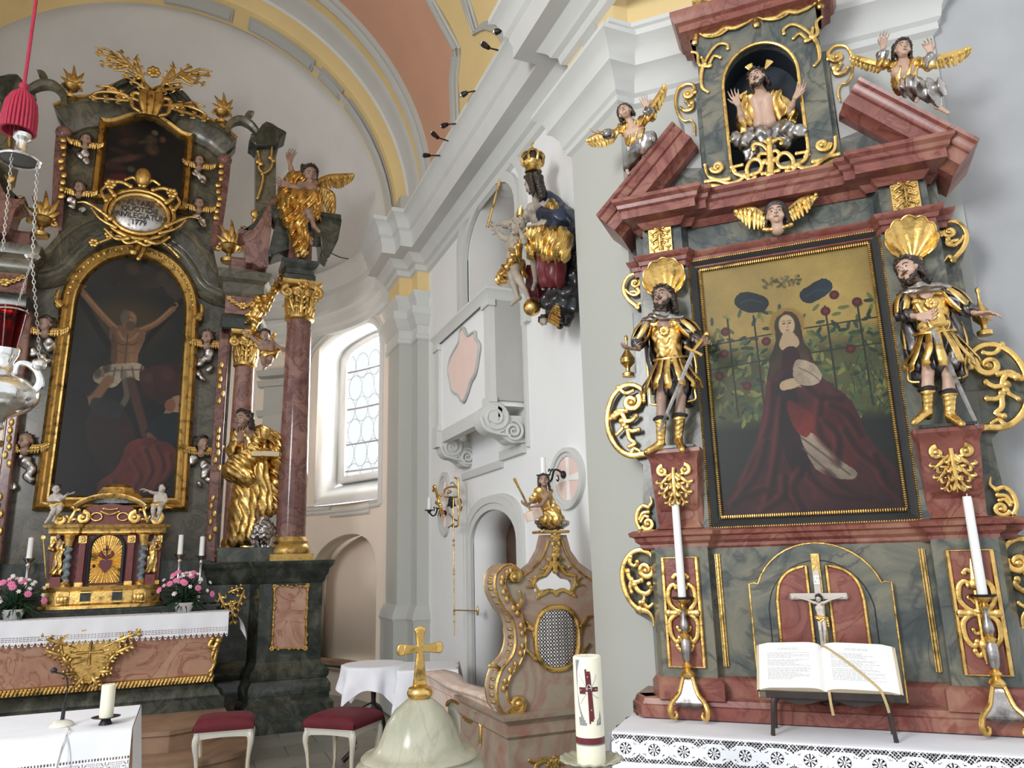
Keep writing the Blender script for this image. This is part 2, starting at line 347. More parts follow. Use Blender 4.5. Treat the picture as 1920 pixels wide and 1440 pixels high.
# ------------------------------------------------------------------ the church itself
AX, AY, AR = -.6, 9.3, 2.8                # apse circle
VX, VZ, VR = -.55, 6.05, 3.0              # vault and arch centre
def cyl(x, y, rr=AR):
    d = ray(x, y); a = d[0]**2+d[1]**2; b = -2*(d[0]*AX+d[1]*AY); c = AX*AX+AY*AY-rr*rr
    t = (-b+math.sqrt(b*b-4*a*c))/(2*a); p = d*t; return math.atan2(p[0]-AX, p[1]-AY), p[2]+H
def apt(phi, z, rr=AR): return (AX+rr*math.sin(phi), AY+rr*math.cos(phi), z)
def vlt(x, y, rr=VR):
    d = ray(x, y); o = (0-VX, H-VZ); a = d[0]**2+d[2]**2; b = 2*(d[0]*o[0]+d[2]*o[1]); c = o[0]**2+o[1]**2-rr*rr
    t = (-b+math.sqrt(b*b-4*a*c))/(2*a); p = d*t; return p[1], math.atan2(p[2]+H-VZ, p[0]-VX)
def vpt(Y, th, rr=VR): return (VX+rr*math.cos(th), Y, VZ+rr*math.sin(th))
def inpoly(x, y, P):
    c = False; j = len(P)-1
    for i in range(len(P)):
        if (P[i][1] > y) != (P[j][1] > y) and x < (P[j][0]-P[i][0])*(y-P[i][1])/(P[j][1]-P[i][1])+P[i][0]: c = not c
        j = i
    return c
# floor
m = MB(); m.add([(-6, -3, 0), (8, -3, 0), (8, 14, 0), (-6, 14, 0), (-6, -3, -.2), (8, -3, -.2), (8, 14, -.2), (-6, 14, -.2)], [(0, 1, 2, 3), (7, 6, 5, 4), (0, 4, 5, 1), (1, 5, 6, 2), (2, 6, 7, 3), (3, 7, 4, 0)])
struct('floor', m, MT['floor'])
# nave wall (lx = -Y)
def arched(x0, x1, z0, zs, zt, n=16): return [(x0, z0)]+[(a, b) for a, b in arc((x0+x1)/2, zs, (x1-x0)/2, 180, 0, n, zt-zs)]+[(x1, z0)]
DX0, DX1 = -6.97, -5.85; door = arched(DX0, DX1, 0, 1.83, 2.11)
nL, nR = W(876, 460, 2.5)[0], W(973, 430, 2.5)[0]; nz = W(925, 358, 2.5)[1]
nich = arched(nL, nR, 3.6, nz-.42, nz+.02)
m = MB(); m.prism([(-8.48, 0)]+door+[(-4.2, 0), (-4.2, 6.3), (-8.48, 6.3)], 2.5, 2.9, [nich]); struct('wall_right', m, MT['white'], W)
lyb = DX0/W(945, 1010, 1)[0]
m = MB(); m.prism([(DX0-.0, 0)]+door[1:-1]+[(DX1, 0)], lyb+.02, lyb+.1); struct('wall_passage', m, MT['doorwood'], W)
m = MB(); d2 = door
for i in range(len(d2)-1): (a, b), (c, d) = d2[i], d2[i+1]; m.add([(a, 2.505, b), (c, 2.505, d), (c, lyb+.05, d), (a, lyb+.05, b)], [(0, 1, 2, 3)])
struct('trim_door_reveal', m, MT['white'], W, solid=.01)
def ring_trim(m, op, w, y0, y1, cx, cz):
    out = []
    for a, b in op: v = np.array([a-cx, b-cz]); out.append((a+(w if a > cx+.01 else -w if a < cx-.01 else 0), b+(w if b > op[0][1]+.3 else 0)))
    m.prism(out+list(reversed(op)), y0, y1)
m = MB(); ring_trim(m, door, .13, 2.47, 2.51, -6.41, 1.6); ring_trim(m, arched(DX0-.05, DX1+.05, 0, 1.88, 2.17), .05, 2.455, 2.5, -6.41, 1.6); struct('trim_door_surround', m, MT['stucco'], W)
m = MB(); m.prism(nich, 3.2, 3.25); nn = nich+[nich[0]]
for i in range(len(nn)-1): (a, b), (c, d) = nn[i], nn[i+1]; m.add([(a, 2.52, b), (c, 2.52, d), (c, 3.21, d), (a, 3.21, b)], [(0, 1, 2, 3)])
struct('wall_niche', m, MT['dome'], W, solid=.01)
m = MB(); ring_trim(m, nich, .07, 2.46, 2.51, (nL+nR)/2, nz); n2 = arched(nL-.14, nR+.14, 3.6, nz-.30, nz+.17); ring_trim(m, n2, .07, 2.45, 2.51, (nL+nR)/2, nz); struct('trim_niche_surround', m, MT['stucco'], W)
# ovals on the nave wall
for q, (ex, ey, w_, h_, nm) in enumerate([(1067, 897, 32, 58, 'trim_oval_right'), (836, 945, 17, 60, 'trim_oval_left')]):
    c = W(ex, ey, 2.5); rx = abs(W(ex+w_, ey, 2.5)[0]-c[0]); rz = abs(W(ex, ey-h_, 2.5)[1]-c[1])
    if q: rx = rz*.62
    el = lambda k: [(c[0]+rx*k*math.cos(t), c[1]+rz*k*math.sin(t)) for t in np.linspace(0, 2*PI, 40, endpoint=False)]
    m = MB(); m.prism(el(1), 2.465, 2.505, [el(.86)]); m.prism(el(.86), 2.48, 2.505, [el(.72)]); struct(nm, m, MT['stucco'], W)
    m = MB(); m.prism(el(.72), 2.49, 2.506); struct(nm+'_field', m, MT['rose'], W)
    m = MB(); cr = [(-.07, -.7), (.07, -.7), (.035, -.06), (.55, -.13), (.55, .13), (.035, .06), (.07, .7), (-.07, .7), (-.035, .06), (-.55, .13), (-.55, -.13), (-.035, -.06)]
    m.prism([(c[0]+rx*a*1.3, c[1]+rz*b) for a, b in cr], 2.485, 2.49); struct(nm+'_cross', m, MT['paper'], W)
# main cornice and chancel pilasters
apse = [(AX+AR*math.sin(R(p)), AY+AR*math.cos(R(p))) for p in range(90, -96, -3)]
pil = [(2.5, 8.48), (2.36, 8.48), (2.36, 8.75), (2.2, 8.75), (2.2, 9.28)]
corn = [(0, 5.16), (.04, 5.18), (.05, 5.24), (.09, 5.26), (.11, 5.30), (.17, 5.345), (.30, 5.345), (.30, 5.45), (.32, 5.50), (.32, 5.53), (.35, 5.56), (.36, 5.62), (.40, 5.69), (.44, 5.71), (.44, 5.76), (0, 5.82)]
m = MB(); m.mold([(2.3, .5), (2.3, 4.25), (2.5, 4.25)]+pil, corn, side=-1); struct('trim_cornice', m, MT['stucco'])
acorn = [(0, 4.98), (.04, 5.0), (.05, 5.06), (.10, 5.10), (.12, 5.2), (.20, 5.24), (.20, 5.30), (.12, 5.33), (.12, 5.56), (.2, 5.6), (.24, 5.68), (.30, 5.74), (.33, 5.8), (.33, 5.85), (0, 5.9)]
m = MB(); m.mold(apse, acorn, side=-1); struct('trim_apse_cornice', m, MT['stucco'])
m = MB(); m.mold([(2.52, 8.48), (2.36, 8.48), (2.36, 8.75), (2.2, 8.75), (2.2, 9.35)], [(0, 0), (0, 6.3)], side=-1); m.mold([(2.52, 8.48), (2.36, 8.48), (2.36, 8.75), (2.2, 8.75), (2.2, 9.35)], [(0, .0), (.05, .02), (.05, 1.0), (.07, 1.05), (.05, 1.12), (.02, 1.18), (0, 1.2)], side=-1)
m.add([(2.2, 9.35, 0), (2.6, 9.35, 0), (2.6, 9.35, 6.3), (2.2, 9.35, 6.3)], [(0, 1, 2, 3)])
struct('trim_pilaster', m, MT['sage'])
pcap = [(o+.004, z-.13) for o, z in [(0, 4.42), (.02, 4.44), (.02, 4.48), (.004, 4.5), (.004, 4.6), (.03, 4.62), (.05, 4.68), (.09, 4.73), (.09, 4.82), (.02, 4.84), (.02, 4.92), (.06, 4.98), (.07, 5.03), (0, 5.04)]]
m = MB(); m.mold(pil+[(2.2, 9.4)], pcap, side=-1); struct('trim_pilaster_capital', m, MT['stucco'])
m = MB(); m.mold(pil, [(.008, 4.85), (.008, 5.2)], side=-1, cap=False); struct('trim_pilaster_frieze', m, MT['yellow'])
# pier of the side altar
dg = lambda lx, ly: ((lx+ly)/math.sqrt(2), (ly-lx)/math.sqrt(2))
pier = [(2.55, 4.25), (2.3, 4.25), (2.3, 3.6), (2.41, 3.60), dg(-.72, 4.25), dg(.84, 4.25), dg(.86, 4.5)]
m = MB(); m.mold(pier, [(0, 0), (0, 4.5)], side=-1, cap=False); struct('wall_pier', m, MT['sage'])
m = MB(); m.mold(pier, [(0, 4.5), (0, 9)], side=1, cap=False); struct('wall_pier_attic', m, MT['yellow'])
m = MB(); m.mold(pier, [(0, 4.42), (.03, 4.44), (.03, 4.48), (.05, 4.5), (.06, 4.56), (.10, 4.62), (.13, 4.64), (.13, 4.69), (.16, 4.75), (.21, 4.79), (.21, 4.82), (.12, 4.84), (.07, 4.86), (.07, 4.94), (.09, 4.95), (.09, 4.98), (0, 4.985)], side=1); struct('trim_pier_capital', m, MT['stucco'])
m = MB(); m.box(2.28, 2.31, 3.80, 3.98, 4.98, 5.4); struct('trim_pier_strip', m, MT['grey'])
m = MB()
for i in range(5): m.box(2.215, 2.24, 3.80+i*.045, 3.83+i*.045, 4.865, 4.935)
struct('trim_vent_slots', m, MT['grey'])
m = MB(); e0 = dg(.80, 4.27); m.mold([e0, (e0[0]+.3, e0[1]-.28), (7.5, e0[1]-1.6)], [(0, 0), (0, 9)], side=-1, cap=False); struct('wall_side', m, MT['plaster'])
# apse wall with window and blind niche
f0, _ = cyl(577, 800); f1, _ = cyl(712, 800); wz0 = cyl(640, 945)[1]; wz1 = cyl(660, 609)[1]
g0, _ = cyl(583, 1100); g1, _ = cyl(706, 1100); gz1 = cyl(648, 1001)[1]
def wtop(p, a, b, zs, zt): u = (p-(a+b)/2)/((b-a)/2); return zs+(zt-zs)*math.sqrt(max(0, 1-u*u))
def column_wall(m, ph0, ph1, cuts, n):
    ps = np.linspace(ph0, ph1, n+1)
    for i in range(n):
        p, q = ps[i], ps[i+1]; mid = (p+q)/2; spans = [(0, 0, 0)]; segs = []; lo = (0, 0)
        for (a, b, z0, zs, zt) in cuts:
            if a <= mid <= b: segs.append((lo, (z0, z0))); lo = (wtop(p, a, b, zs, zt), wtop(q, a, b, zs, zt))
        segs.append((lo, (6.1, 6.1)))
        for (l0, l1), (h0, h1) in segs: m.add([apt(p, l0), apt(q, l1), apt(q, h1), apt(p, h0)], [(0, 1, 2, 3)])
cuts = [(g0, g1, .35, gz1-.5, gz1), (f0, f1, wz0, wz1-.55, wz1)]
m = MB(); column_wall(m, -R(95), g0, [], 60)
e = sorted([g0, f0, g1, f1, R(90)])
for a, b in zip(e[:-1], e[1:]): column_wall(m, a, b, cuts, 24)
struct('wall_apse', m, MT['peach'], smooth_=False)
R2 = AR+.55
h0, _ = cyl(640, 780, R2); h1 = f1+.0; hz0 = cyl(670, 905, R2)[1]; hz1 = cyl(675, 632, R2)[1]
def splay(m, a, b, z0, zs, zt, r0, a2, b2, y0, ys, yt, r1, n=24):
    o = [(a, z0), (a, zs)]+[(a+(b-a)*i/n, wtop(a+(b-a)*i/n, a, b, zs, zt)) for i in range(n+1)]+[(b, zs), (b, z0)]
    p = [(a2, y0), (a2, ys)]+[(a2+(b2-a2)*i/n, wtop(a2+(b2-a2)*i/n, a2, b2, ys, yt)) for i in range(n+1)]+[(b2, ys), (b2, y0)]
    k = len(o)
    for i in range(k): j = (i+1) % k; m.add([apt(*o[i], r0), apt(*o[j], r0), apt(*p[j], r1), apt(*p[i], r1)], [(0, 1, 2, 3)])
    return o, p
m = MB(); o_, p_ = splay(m, f0, f1, wz0, wz1-.55, wz1, AR-.0, h0, h1, hz0, hz1-.3, hz1, R2); struct('window_1_reveal', m, MT['white'], solid=.01)
m = MB(); g_ = .035
splay(m, h0, h1, hz0, hz1-.3, hz1, R2-.03, h0+g_, h1-g_, hz0+.1, hz1-.4, hz1-.1, R2-.03); struct('window_1_frame', m, MT['white'], solid=.05)
m = MB()
for ff in (.52,): p = h0+(h1-h0)*ff; m.tube([apt(p, hz0, R2), apt(p, hz1, R2)], .016, 6)
for ff in (.08, .26, .5, .76): z = hz0+(hz1-hz0)*ff; m.tube([apt(p, z, R2) for p in np.linspace(h0, h1, 8)], .014, 6, up=(0, 0, 1))
struct('window_1_bars', m, MT['lead'])
m = MB(); nn_ = 7; du = (h1-h0)/nn_; dz = du*R2*1.25; rows = int((hz1-hz0)/dz)
for j in range(rows+1):
    for i in range(nn_):
        c0 = h0+du*(i+.5*(j % 2)); z0 = hz0+.1+dz*j
        if c0 < h0+.02 or z0+dz*.5 > hz1-.05: continue
        m.tube([apt(c0+du*.5*math.cos(t), z0+dz*.58*math.sin(t), R2+.005) for t in np.linspace(0, 2*PI, 12, endpoint=False)], .0045, 4, up=(0, 0, 1), closed=True)
struct('window_1_leading', m, MT['lead'])
m = MB(); m.grid(12, 1, lambda u, v: apt(h0+(h1-h0)*u, hz0+(hz1-hz0)*v, R2+.02)); struct('window_1_glass', m, MT['glass'])
def band(m, a, b, z0, zs, zt, w, r0, th=.03, leftonly=False, n=24):
    pts = [(a, z0), (a, zs)]+[(a+(b-a)*i/n, wtop(a+(b-a)*i/n, a, b, zs, zt)) for i in range(n+1)]+[(b, zs), (b, z0)]
    m.tube([apt(*p, r0) for p in pts], w, 6, up=(0, 0, 1))
m = MB(); band(m, f0-.02, f1+.02, wz0-.08, wz1-.52, wz1+.06, .035, AR); band(m, f0-.045, f1+.04, wz0-.08, wz1-.50, wz1+.12, .03, AR)
q = cyl(608, 952)[1]
for (a, b, z) in ((f0-.1, f0+.18, wz0-.02), (f0+.18, f1-.1, wz0-.07), (f1-.1, f1+.03, wz0-.0)):
    for r_ in (0, .05): m.tube([apt(p, z-.03-r_, AR) for p in np.linspace(a, b, 10)], .03, 6, up=(0, 0, 1))
struct('trim_window', m, MT['stucco'])
m = MB(); splay(m, g0, g1, .35, gz1-.5, gz1, AR, g0, g1, .35, gz1-.5, gz1, AR+.3)
ps = np.linspace(g0, g1, 13)
for i in range(12): m.add([apt(ps[i], .35, AR+.3), apt(ps[i+1], .35, AR+.3), apt(ps[i+1], gz1+.02, AR+.3), apt(ps[i], gz1+.02, AR+.3)], [(0, 1, 2, 3)])
struct('wall_apse_niche', m, MT['peach'], solid=.01)
m = MB(); m.mold([apt(p, 0)[:2] for p in np.linspace(R(90), R(30), 20)], [(0, .42), (.18, .42), (.18, .46), (0, .46)], side=-1); struct('trim_apse_bench', m, MT['step'])
# painted stucco panels and capitals inside the apse, seen between the altar columns
m = MB()
for (z, o) in ((4.35, .08), (4.5, .12), (3.9, .06)): m.mold([apt(p, 0)[:2] for p in np.linspace(R(44), R(30), 6)], [(0, z-.06), (o, z-.04), (o+.04, z+.04), (0, z+.06)], side=-1)
m.mold([apt(p, 0)[:2] for p in np.linspace(R(42), R(32), 6)], [(0, 0), (.06, 0), (.06, 4.3), (0, 4.3)], side=-1); struct('trim_apse_pilaster', m, MT['grey'])
# half dome
m = MB(); m.grid(40, 16, lambda u, v: (AX+AR*math.sin(R(-95+190*u))*math.cos(v*PI/2), AY+AR*math.cos(R(-95+190*u))*math.cos(v*PI/2), 5.88+2.95*math.sin(v*PI/2))); struct('ceiling_apse', m, MT['dome'], ang=60)
# chancel arch
AS = [(9.35, 2.70), (9.02, 2.78)], [(9.02, 2.78), (9.0, 2.80), (8.82, 2.86)], [(8.82, 2.86), (8.8, 2.89), (8.6, 2.92), (8.55, 2.91), (8.45, 2.93)], [(8.45, 2.93), (8.26, 2.95)]
def asw(m, prof, a0=-8, a1=188, n=72, c=(VX, VZ)):
    return m.grid(n, len(prof)-1, lambda u, v: (VX+prof[round(v*(len(prof)-1))][1]*math.cos(R(a0+(a1-a0)*u)), prof[round(v*(len(prof)-1))][0], VZ+prof[round(v*(len(prof)-1))][1]*math.sin(R(a0+(a1-a0)*u))))
for nm, pr, mt in (('trim_arch_soffit', AS[0], 'yellow'), ('trim_arch_band_inner', AS[1], 'yellow'), ('trim_arch_white_band', AS[2], 'stucco'), ('trim_arch_band_outer', AS[3], 'yellow')):
    struct(nm, asw(MB(), pr), MT[mt])
struct('trim_arch_moulding', asw(MB(), [(8.27, 2.95), (8.27, 2.90), (8.24, 2.885), (8.21, 2.90), (8.19, 2.91), (8.17, 2.935), (8.13, 2.94), (8.11, 3.01)]), MT['grey'])
m = MB()
def th_at(x, y, Y=9.18): p = A(x, y, Y); return math.degrees(math.atan2(p[1]-VZ, p[0]-VX))
for (a, b) in ((th_at(735, 425), th_at(652, 190)), (th_at(640, 178), th_at(606, 130)), (th_at(592, 120), th_at(470, 35)), (th_at(440, 20), 95)):
    for k, (e_, o) in enumerate(((0, .012), (.025, .022))):
        asw(m, [(9.30-e_*2, 2.712-o), (9.09+e_*1.5, 2.758-o)], a+e_*30, b-e_*30, 12)
struct('trim_arch_panels', m, MT['grey'], smooth_=False, solid=.012)
# vault
m = MB(); m.grid(60, 12, lambda u, v: vpt(2.2+5.95*v, PI*(-.02+1.04*u))); struct('ceiling_vault', m, MT['yellow'])
sal = [(801, 0), (850.6, 92), (849, 106), (845, 149), (848, 244), (850, 300)]
sv = [vlt(*p) for p in sal]; up = [(sv[0][0]-.35, sv[0][1]+.35), (sv[0][0]-.6, sv[0][1]+.8), (5.9, 1.9)]
poly = [(8.11, -.02), (8.11, 2.1)]+[(5.9, 2.1)]+list(reversed(up))[1:]+sv
m = MB(); m.grid(300, 200, lambda u, v: vpt(4.5+3.65*u, -.02+2.12*v, VR-.006), lambda u, v: inpoly(4.5+3.65*u, -.02+2.12*v, poly)); struct('trim_vault_salmon_field', m, MT['salmon'])
def vline(m, pts, r): m.tube([vpt(p[0], p[1], VR-.01) for p in pts], r, 6, up=(0, 0, 1))
m = MB(); ln = [vlt(x+6, y) for x, y in sal]; ln = [(p[0]-.35, p[1]+.35) for p in ln[:1]]+ln
vline(m, ln, .03); vline(m, [vlt(x+13, y) for x, y in sal], .022); vline(m, [vlt(x+1, y) for x, y in sal], .018)
c2 = [(858, -25), (872, 10), (890, 64), (900, 56), (912, 52), (925, 56), (936, 64), (946, 80), (950, 92)]
for o in (0, 6, 12): vline(m, [vlt(x+o*.9-(3 if o else 0), y-o*.9) for x, y in c2], .022)
struct('trim_vault_mouldings', m, MT['grey'])
# spot lamps on the cornice
SPL = [((1290, 155), (1205, 170)), ((1235, 268), (1140, 245)), ((1112, 480), (1030, 495)), ((1010, 655), (925, 660)), ((960, 745), (875, 720)), ((915, 823), (830, 823))]
spn = ['topmost spot lamp on the cornice, below the grey scroll of the vault', 'second spot lamp from the top of the cornice, tilted upward', 'third spot lamp from the top of the cornice, against yellow vault', 'fourth spot lamp from the top, beside the grey vault moulding', 'fifth spot lamp from the top, pointing up against salmon vault', 'lowest spot lamp on the cornice, next to the chancel arch']
for i, (b, l) in enumerate(SPL):
    P = W.P(b[0]/2.8235+500, b[1]/2.8235, 2.07); Q = W.P(l[0]/2.8235+500, l[1]/2.8235, 1.97); P = np.array(P); Q = np.array(Q); d = Q-P; K = P+d*.62
    t = thing('spot_lamp', spn[i], 'lamp', tuple(P), W, 'small spot lamps along the cornice')
    m = MB(); m.tube([P, K], .007, 6); m.build('arm', MT['iron'], t)
    m = MB(); e_ = K+(Q-K)+np.array([0, 0, (.0, .03, -.02, -.02, .04, 0)[i]]); m.tube([K, K+(e_-K)*.6, e_-(e_-K)*.2], [.018, .026, .026], 10); m.build('housing', MT['iron'], t)
    m = MB(); m.ell(e_, .02, 8, 6); m.build('bulb', MT['chrome'], t)
# balcony
lxw = W(983, 571, 2.5)[0]; lyf = lxw/W(916, 539, 1)[0]; xl, zt = W(815, 633, lyf); zt = W(916, 539, lyf)[1]; zb = W(914, 757, lyf)[1]; xr = lxw
m = MB(); m.box(xl+.05, xr-.03, lyf+.03, 2.51, zb-.02, zt-.03); struct('trim_balcony_box', m, MT['white'], W)
m = MB(); m.mold([(xl, 2.5), (xl, lyf), (xr, lyf), (xr, 2.5)], [(0, zt-.10), (.01, zt-.08), (.02, zt-.04), (.04, zt-.02), (.04, zt), (-.1, zt)], side=1)
for a in (xl+.0, xr-.13): m.box(a, a+.13, lyf, lyf+.05, zb, zt-.06); m.box(a-.02, a+.15, lyf-.02, lyf+.05, zt-.16, zt-.1); m.box(a-.02, a+.15, lyf-.02, lyf+.05, zb-.0, zb+.05); m.box(a-.01, a+.14, lyf-.025, lyf+.06, zb-.16, zb)
m.box(xl, xr, lyf+.02, lyf+.1, zb-.12, zb); struct('trim_balcony_mouldings', m, MT['stucco'], W)
m = MB(); m.box(xr-.03, xr-.0, lyf+.05, 2.5, zb+.02, zt-.1); struct('trim_balcony_side', m, MT['niche'], W)
sh = [(570, 650), (585, 680), (600, 690), (630, 670), (635, 705), (655, 740), (650, 790), (635, 880), (610, 930), (595, 980), (570, 1035), (545, 1000), (515, 980), (505, 930), (495, 870), (505, 810), (530, 760), (550, 720), (555, 670)]
shp = [W(a/2.77+660, b/2.77+380, lyf) for a, b in sh]; shp = sm2(shp, 3, True)
m = MB(); m.prism(shp, lyf+.012, lyf+.035); struct('trim_balcony_field', m, MT['rose'], W)
m = MB(); m.tube([(p[0], lyf+.012, p[1]) for p in shp], .014, 6, closed=True); struct('trim_balcony_field_border', m, MT['grey'], W)
def spiral(cx, cz, r, a0, turns, sgn=1, n=40, r1=.08): return [(cx+r*(1-(1-r1)*i/n)*math.cos(R(a0)+sgn*turns*2*PI*i/n), cz+r*(1-(1-r1)*i/n)*math.sin(R(a0)+sgn*turns*2*PI*i/n)) for i in range(n+1)]
for k, (big, sml, Y0) in enumerate([((929, 783, 27), (963, 808, 20), -xr), ((848, 838, 20), (877, 857, 17), -xl-.18)]):
    c1 = A(big[0], big[1], Y0); r1 = A(big[0]+big[2], big[1], Y0)[0]-c1[0]; c2_ = A(sml[0], sml[1], Y0); r2 = A(sml[0]+sml[2], sml[1], Y0)[0]-c2_[0]
    m = MB(); el = lambda c, r: [(c[0]+r*math.cos(t), c[1]+r*math.sin(t)) for t in np.linspace(0, 2*PI, 28, endpoint=False)]
    Y1 = Y0+.18
    m.prism(el(c1, r1), Y0, Y1); m.prism(el(c2_, r2), Y0+.01, Y1); m.prism([(c1[0], c1[1]-r1), (c2_[0], c2_[1]-r2), (2.5, c2_[1]-r2*.9), (2.5, zb-.1), (c1[0], zb-.1)], Y0+.02, Y1-.02)
    for c, r in ((c1, r1), (c2_, r2)): m.tube([(p[0], Y0-.004, p[1]) for p in spiral(*c, r*.92, 100, 2.2, -1)], [.013]*30+[.008]*11, 6)
    m.tube([(c1[0]-r1, Y0-.004, c1[1]), (c1[0]-r1*.7, Y0-.004, c1[1]-r1*.72), (c1[0], Y0-.004, c1[1]-r1), (c2_[0]-r2*.3, Y0-.004, c2_[1]-r2*.4)], .012, 6, sm=4)
    struct('trim_console_%s' % ('right', 'left')[k], m, MT['stucco'], ang=50)
m = MB(); q0, q1, q2 = W(870, 888, 2.5), W(945, 862, 2.5), W(985, 848, 2.5)
m.box(q0[0], q1[0], 2.47, 2.51, q0[1]-.07, q0[1]); m.box(q1[0]-.02, q2[0]+.03, 2.46, 2.51, q0[1]-.01, q0[1]+.07); m.box(xr, xr+.04, 2.47, 2.51, q0[1]+.03, zt)
struct('trim_balcony_apron', m, MT['stucco'], W)
# ------------------------------------------------------------------ ornament helpers
def cr(ox, oy, s, fr, ly): return lambda p: fr(p[0]/s+ox, p[1]/s+oy, ly)
def orn(m, strokes, to, y, mir=None, dep=.5, k=4, n=8):
    for st in strokes:
        pts, r0, r1 = st[0], st[1], st[2]; P = [to(p) for p in pts]
        if mir is not None: P = [(2*mir-a, b) for a, b in P]
        q = len(P); rad = [1.3*(r0+(r1-r0)*i/(q-1)) for i in range(q)] if len(st) < 4 else [r0*(1-abs(2*i/(q-1)-1)**2)+r1 for i in range(q)]
        m.tube([(a, y, b) for a, b in P], rad, n, dep, sm=k)
        if len(st) < 4:
            for e, r in ((P[0], rad[0]), (P[-1], rad[-1])): m.ell((e[0], y, e[1]), (r*1.25, r*dep*1.3, r*1.25), 8, 5)
def volute(m, c, r, w, y, a0=0, sgn=1, turns=1.6, mir=None, dep=.6, tail=None):
    w *= 1.15
    P = spiral(c[0], c[1], r, a0, turns, sgn, 26, .14)
    if tail: P = list(reversed(tail))+P
    if mir is not None: P = [(2*mir-a, b) for a, b in P]
    m.tube([(a, y-.002*i/len(P), b) for i, (a, b) in enumerate(P)], [w*(1.15-.5*i/len(P)) for i in range(len(P))], 8, dep)
    cc = P[-1]; m.ell((cc[0], y-.004, cc[1]), (w*1.2, w*.8, w*1.2), 10, 6)
def leaf(m, base, tip, w, y, n=3, curl=.25, rise=.012, mir=None):   # acanthus leaf: midrib with side lobes
    b = np.array(base, float); t = np.array(tip, float); d = t-b; L = np.linalg.norm(d); d /= L; s_ = np.array([-d[1], d[0]])
    if mir is not None: f = lambda p: (2*mir-p[0], p[1])
    else: f = lambda p: (p[0], p[1])
    def put(P, R_): Q = [f(p) for p in P]; m.tube([(q[0], y-rise*math.sin(PI*min(1, (i+.5)/len(Q))), q[1]) for i, q in enumerate(Q)], R_, 7, .55, sm=3)
    put([b, b+d*L*.35, b+d*L*.7, t], [w*.30, w*.34, w*.26, w*.08])
    for k in range(n):
        u = .12+.62*k/max(1, n-1) if n > 1 else .3; ww = w*(1-.45*k/n)
        for sg in (1, -1):
            p0 = b+d*L*u; p1 = p0+d*L*.16+s_*sg*ww*.55; p2 = p0+d*L*.20+s_*sg*ww*.95; p3 = p0+d*L*.08+s_*sg*ww*1.12
            put([p0, p1, p2, p3], [w*.18, w*.24, w*.2, w*.13])
def rosette(m, c, r, y, n=6):
    for i in range(n):
        a = 2*PI*i/n; m.ell((c[0]+r*.55*math.cos(a), y, c[1]+r*.55*math.sin(a)), (r*.42, r*.3, r*.42), 8, 5)
    m.ell((c[0], y-r*.2, c[1]), (r*.28, r*.3, r*.28), 8, 5)
def shell(m, c, r, y, th, n=9, a1=78, tilt=.5):          # scallop: hinge at c, flutes fan out to a round rim of radius r
    def fn(u, v):
        t = R(-a1+2*a1*u); fl = abs(math.sin(PI*n*u)); rr = r*2*math.cos(t*.93)*(.1+.9*v)*(1+.05*(fl-.5)*v)
        return (c[0]+rr*math.sin(t), y-tilt*r*v*v-.13*r*fl*v*(1.2-v*.5), c[1]+rr*math.cos(t))
    N_ = n*8; M_ = 10
    m.grid(N_, M_, fn); m.grid(N_, M_, lambda u, v: (fn(u, v)[0], fn(u, v)[1]+th, fn(u, v)[2]))
    m.tube([fn(i/N_, 1) for i in range(N_+1)], th*.5, 6)
def beads(m, P, step, r, y, sq=1.6):
    for (a, b) in zip(P[:-1], P[1:]):
        a = np.array(a); b = np.array(b); d = b-a; L = np.linalg.norm(d); n = max(1, int(L/step)); hz = abs(d[0]) > abs(d[1])
        for i in range(n): c = a+d*(i+.5)/n; m.ell((c[0], y, c[1]), (step*.48, r, r*sq) if hz else (r*sq, r, step*.48), 6, 4)
def wing(m, lead, trail, n, w, flat=.35, up=(0, 1, 0), rows=2):
    L, _ = smooth(lead, [1]*len(lead), 8); T_, _ = smooth(trail, [1]*len(trail), 8)
    n = int(n*1.5)+1; w0 = w; w = max(w*.8, .66*sum(np.linalg.norm(q-p) for p, q in zip(T_[:-1], T_[1:]))/(n-1))
    for rw in range(rows):
        for i in range(n):
            t = i/(n-1); a = L[int(t*(len(L)-1))]; b = T_[int(t*(len(T_)-1))]; b2 = a+(b-a)*(1-.42*rw); off = np.array([0, -.006*rw-.002*(i % 2), 0])*w/.01
            mid = a*.5+b2*.5+np.array([0, -.3*w, .3*w]); m.tube([a+off, mid+off, b2+off], [w*.8, w*(1.15-.2*rw), w*.25], 6, flat, up, sm=4)
    m.tube(lead, [w0*1.2]*(len(lead)-1)+[w0*.6], 8, .8, up, sm=4)
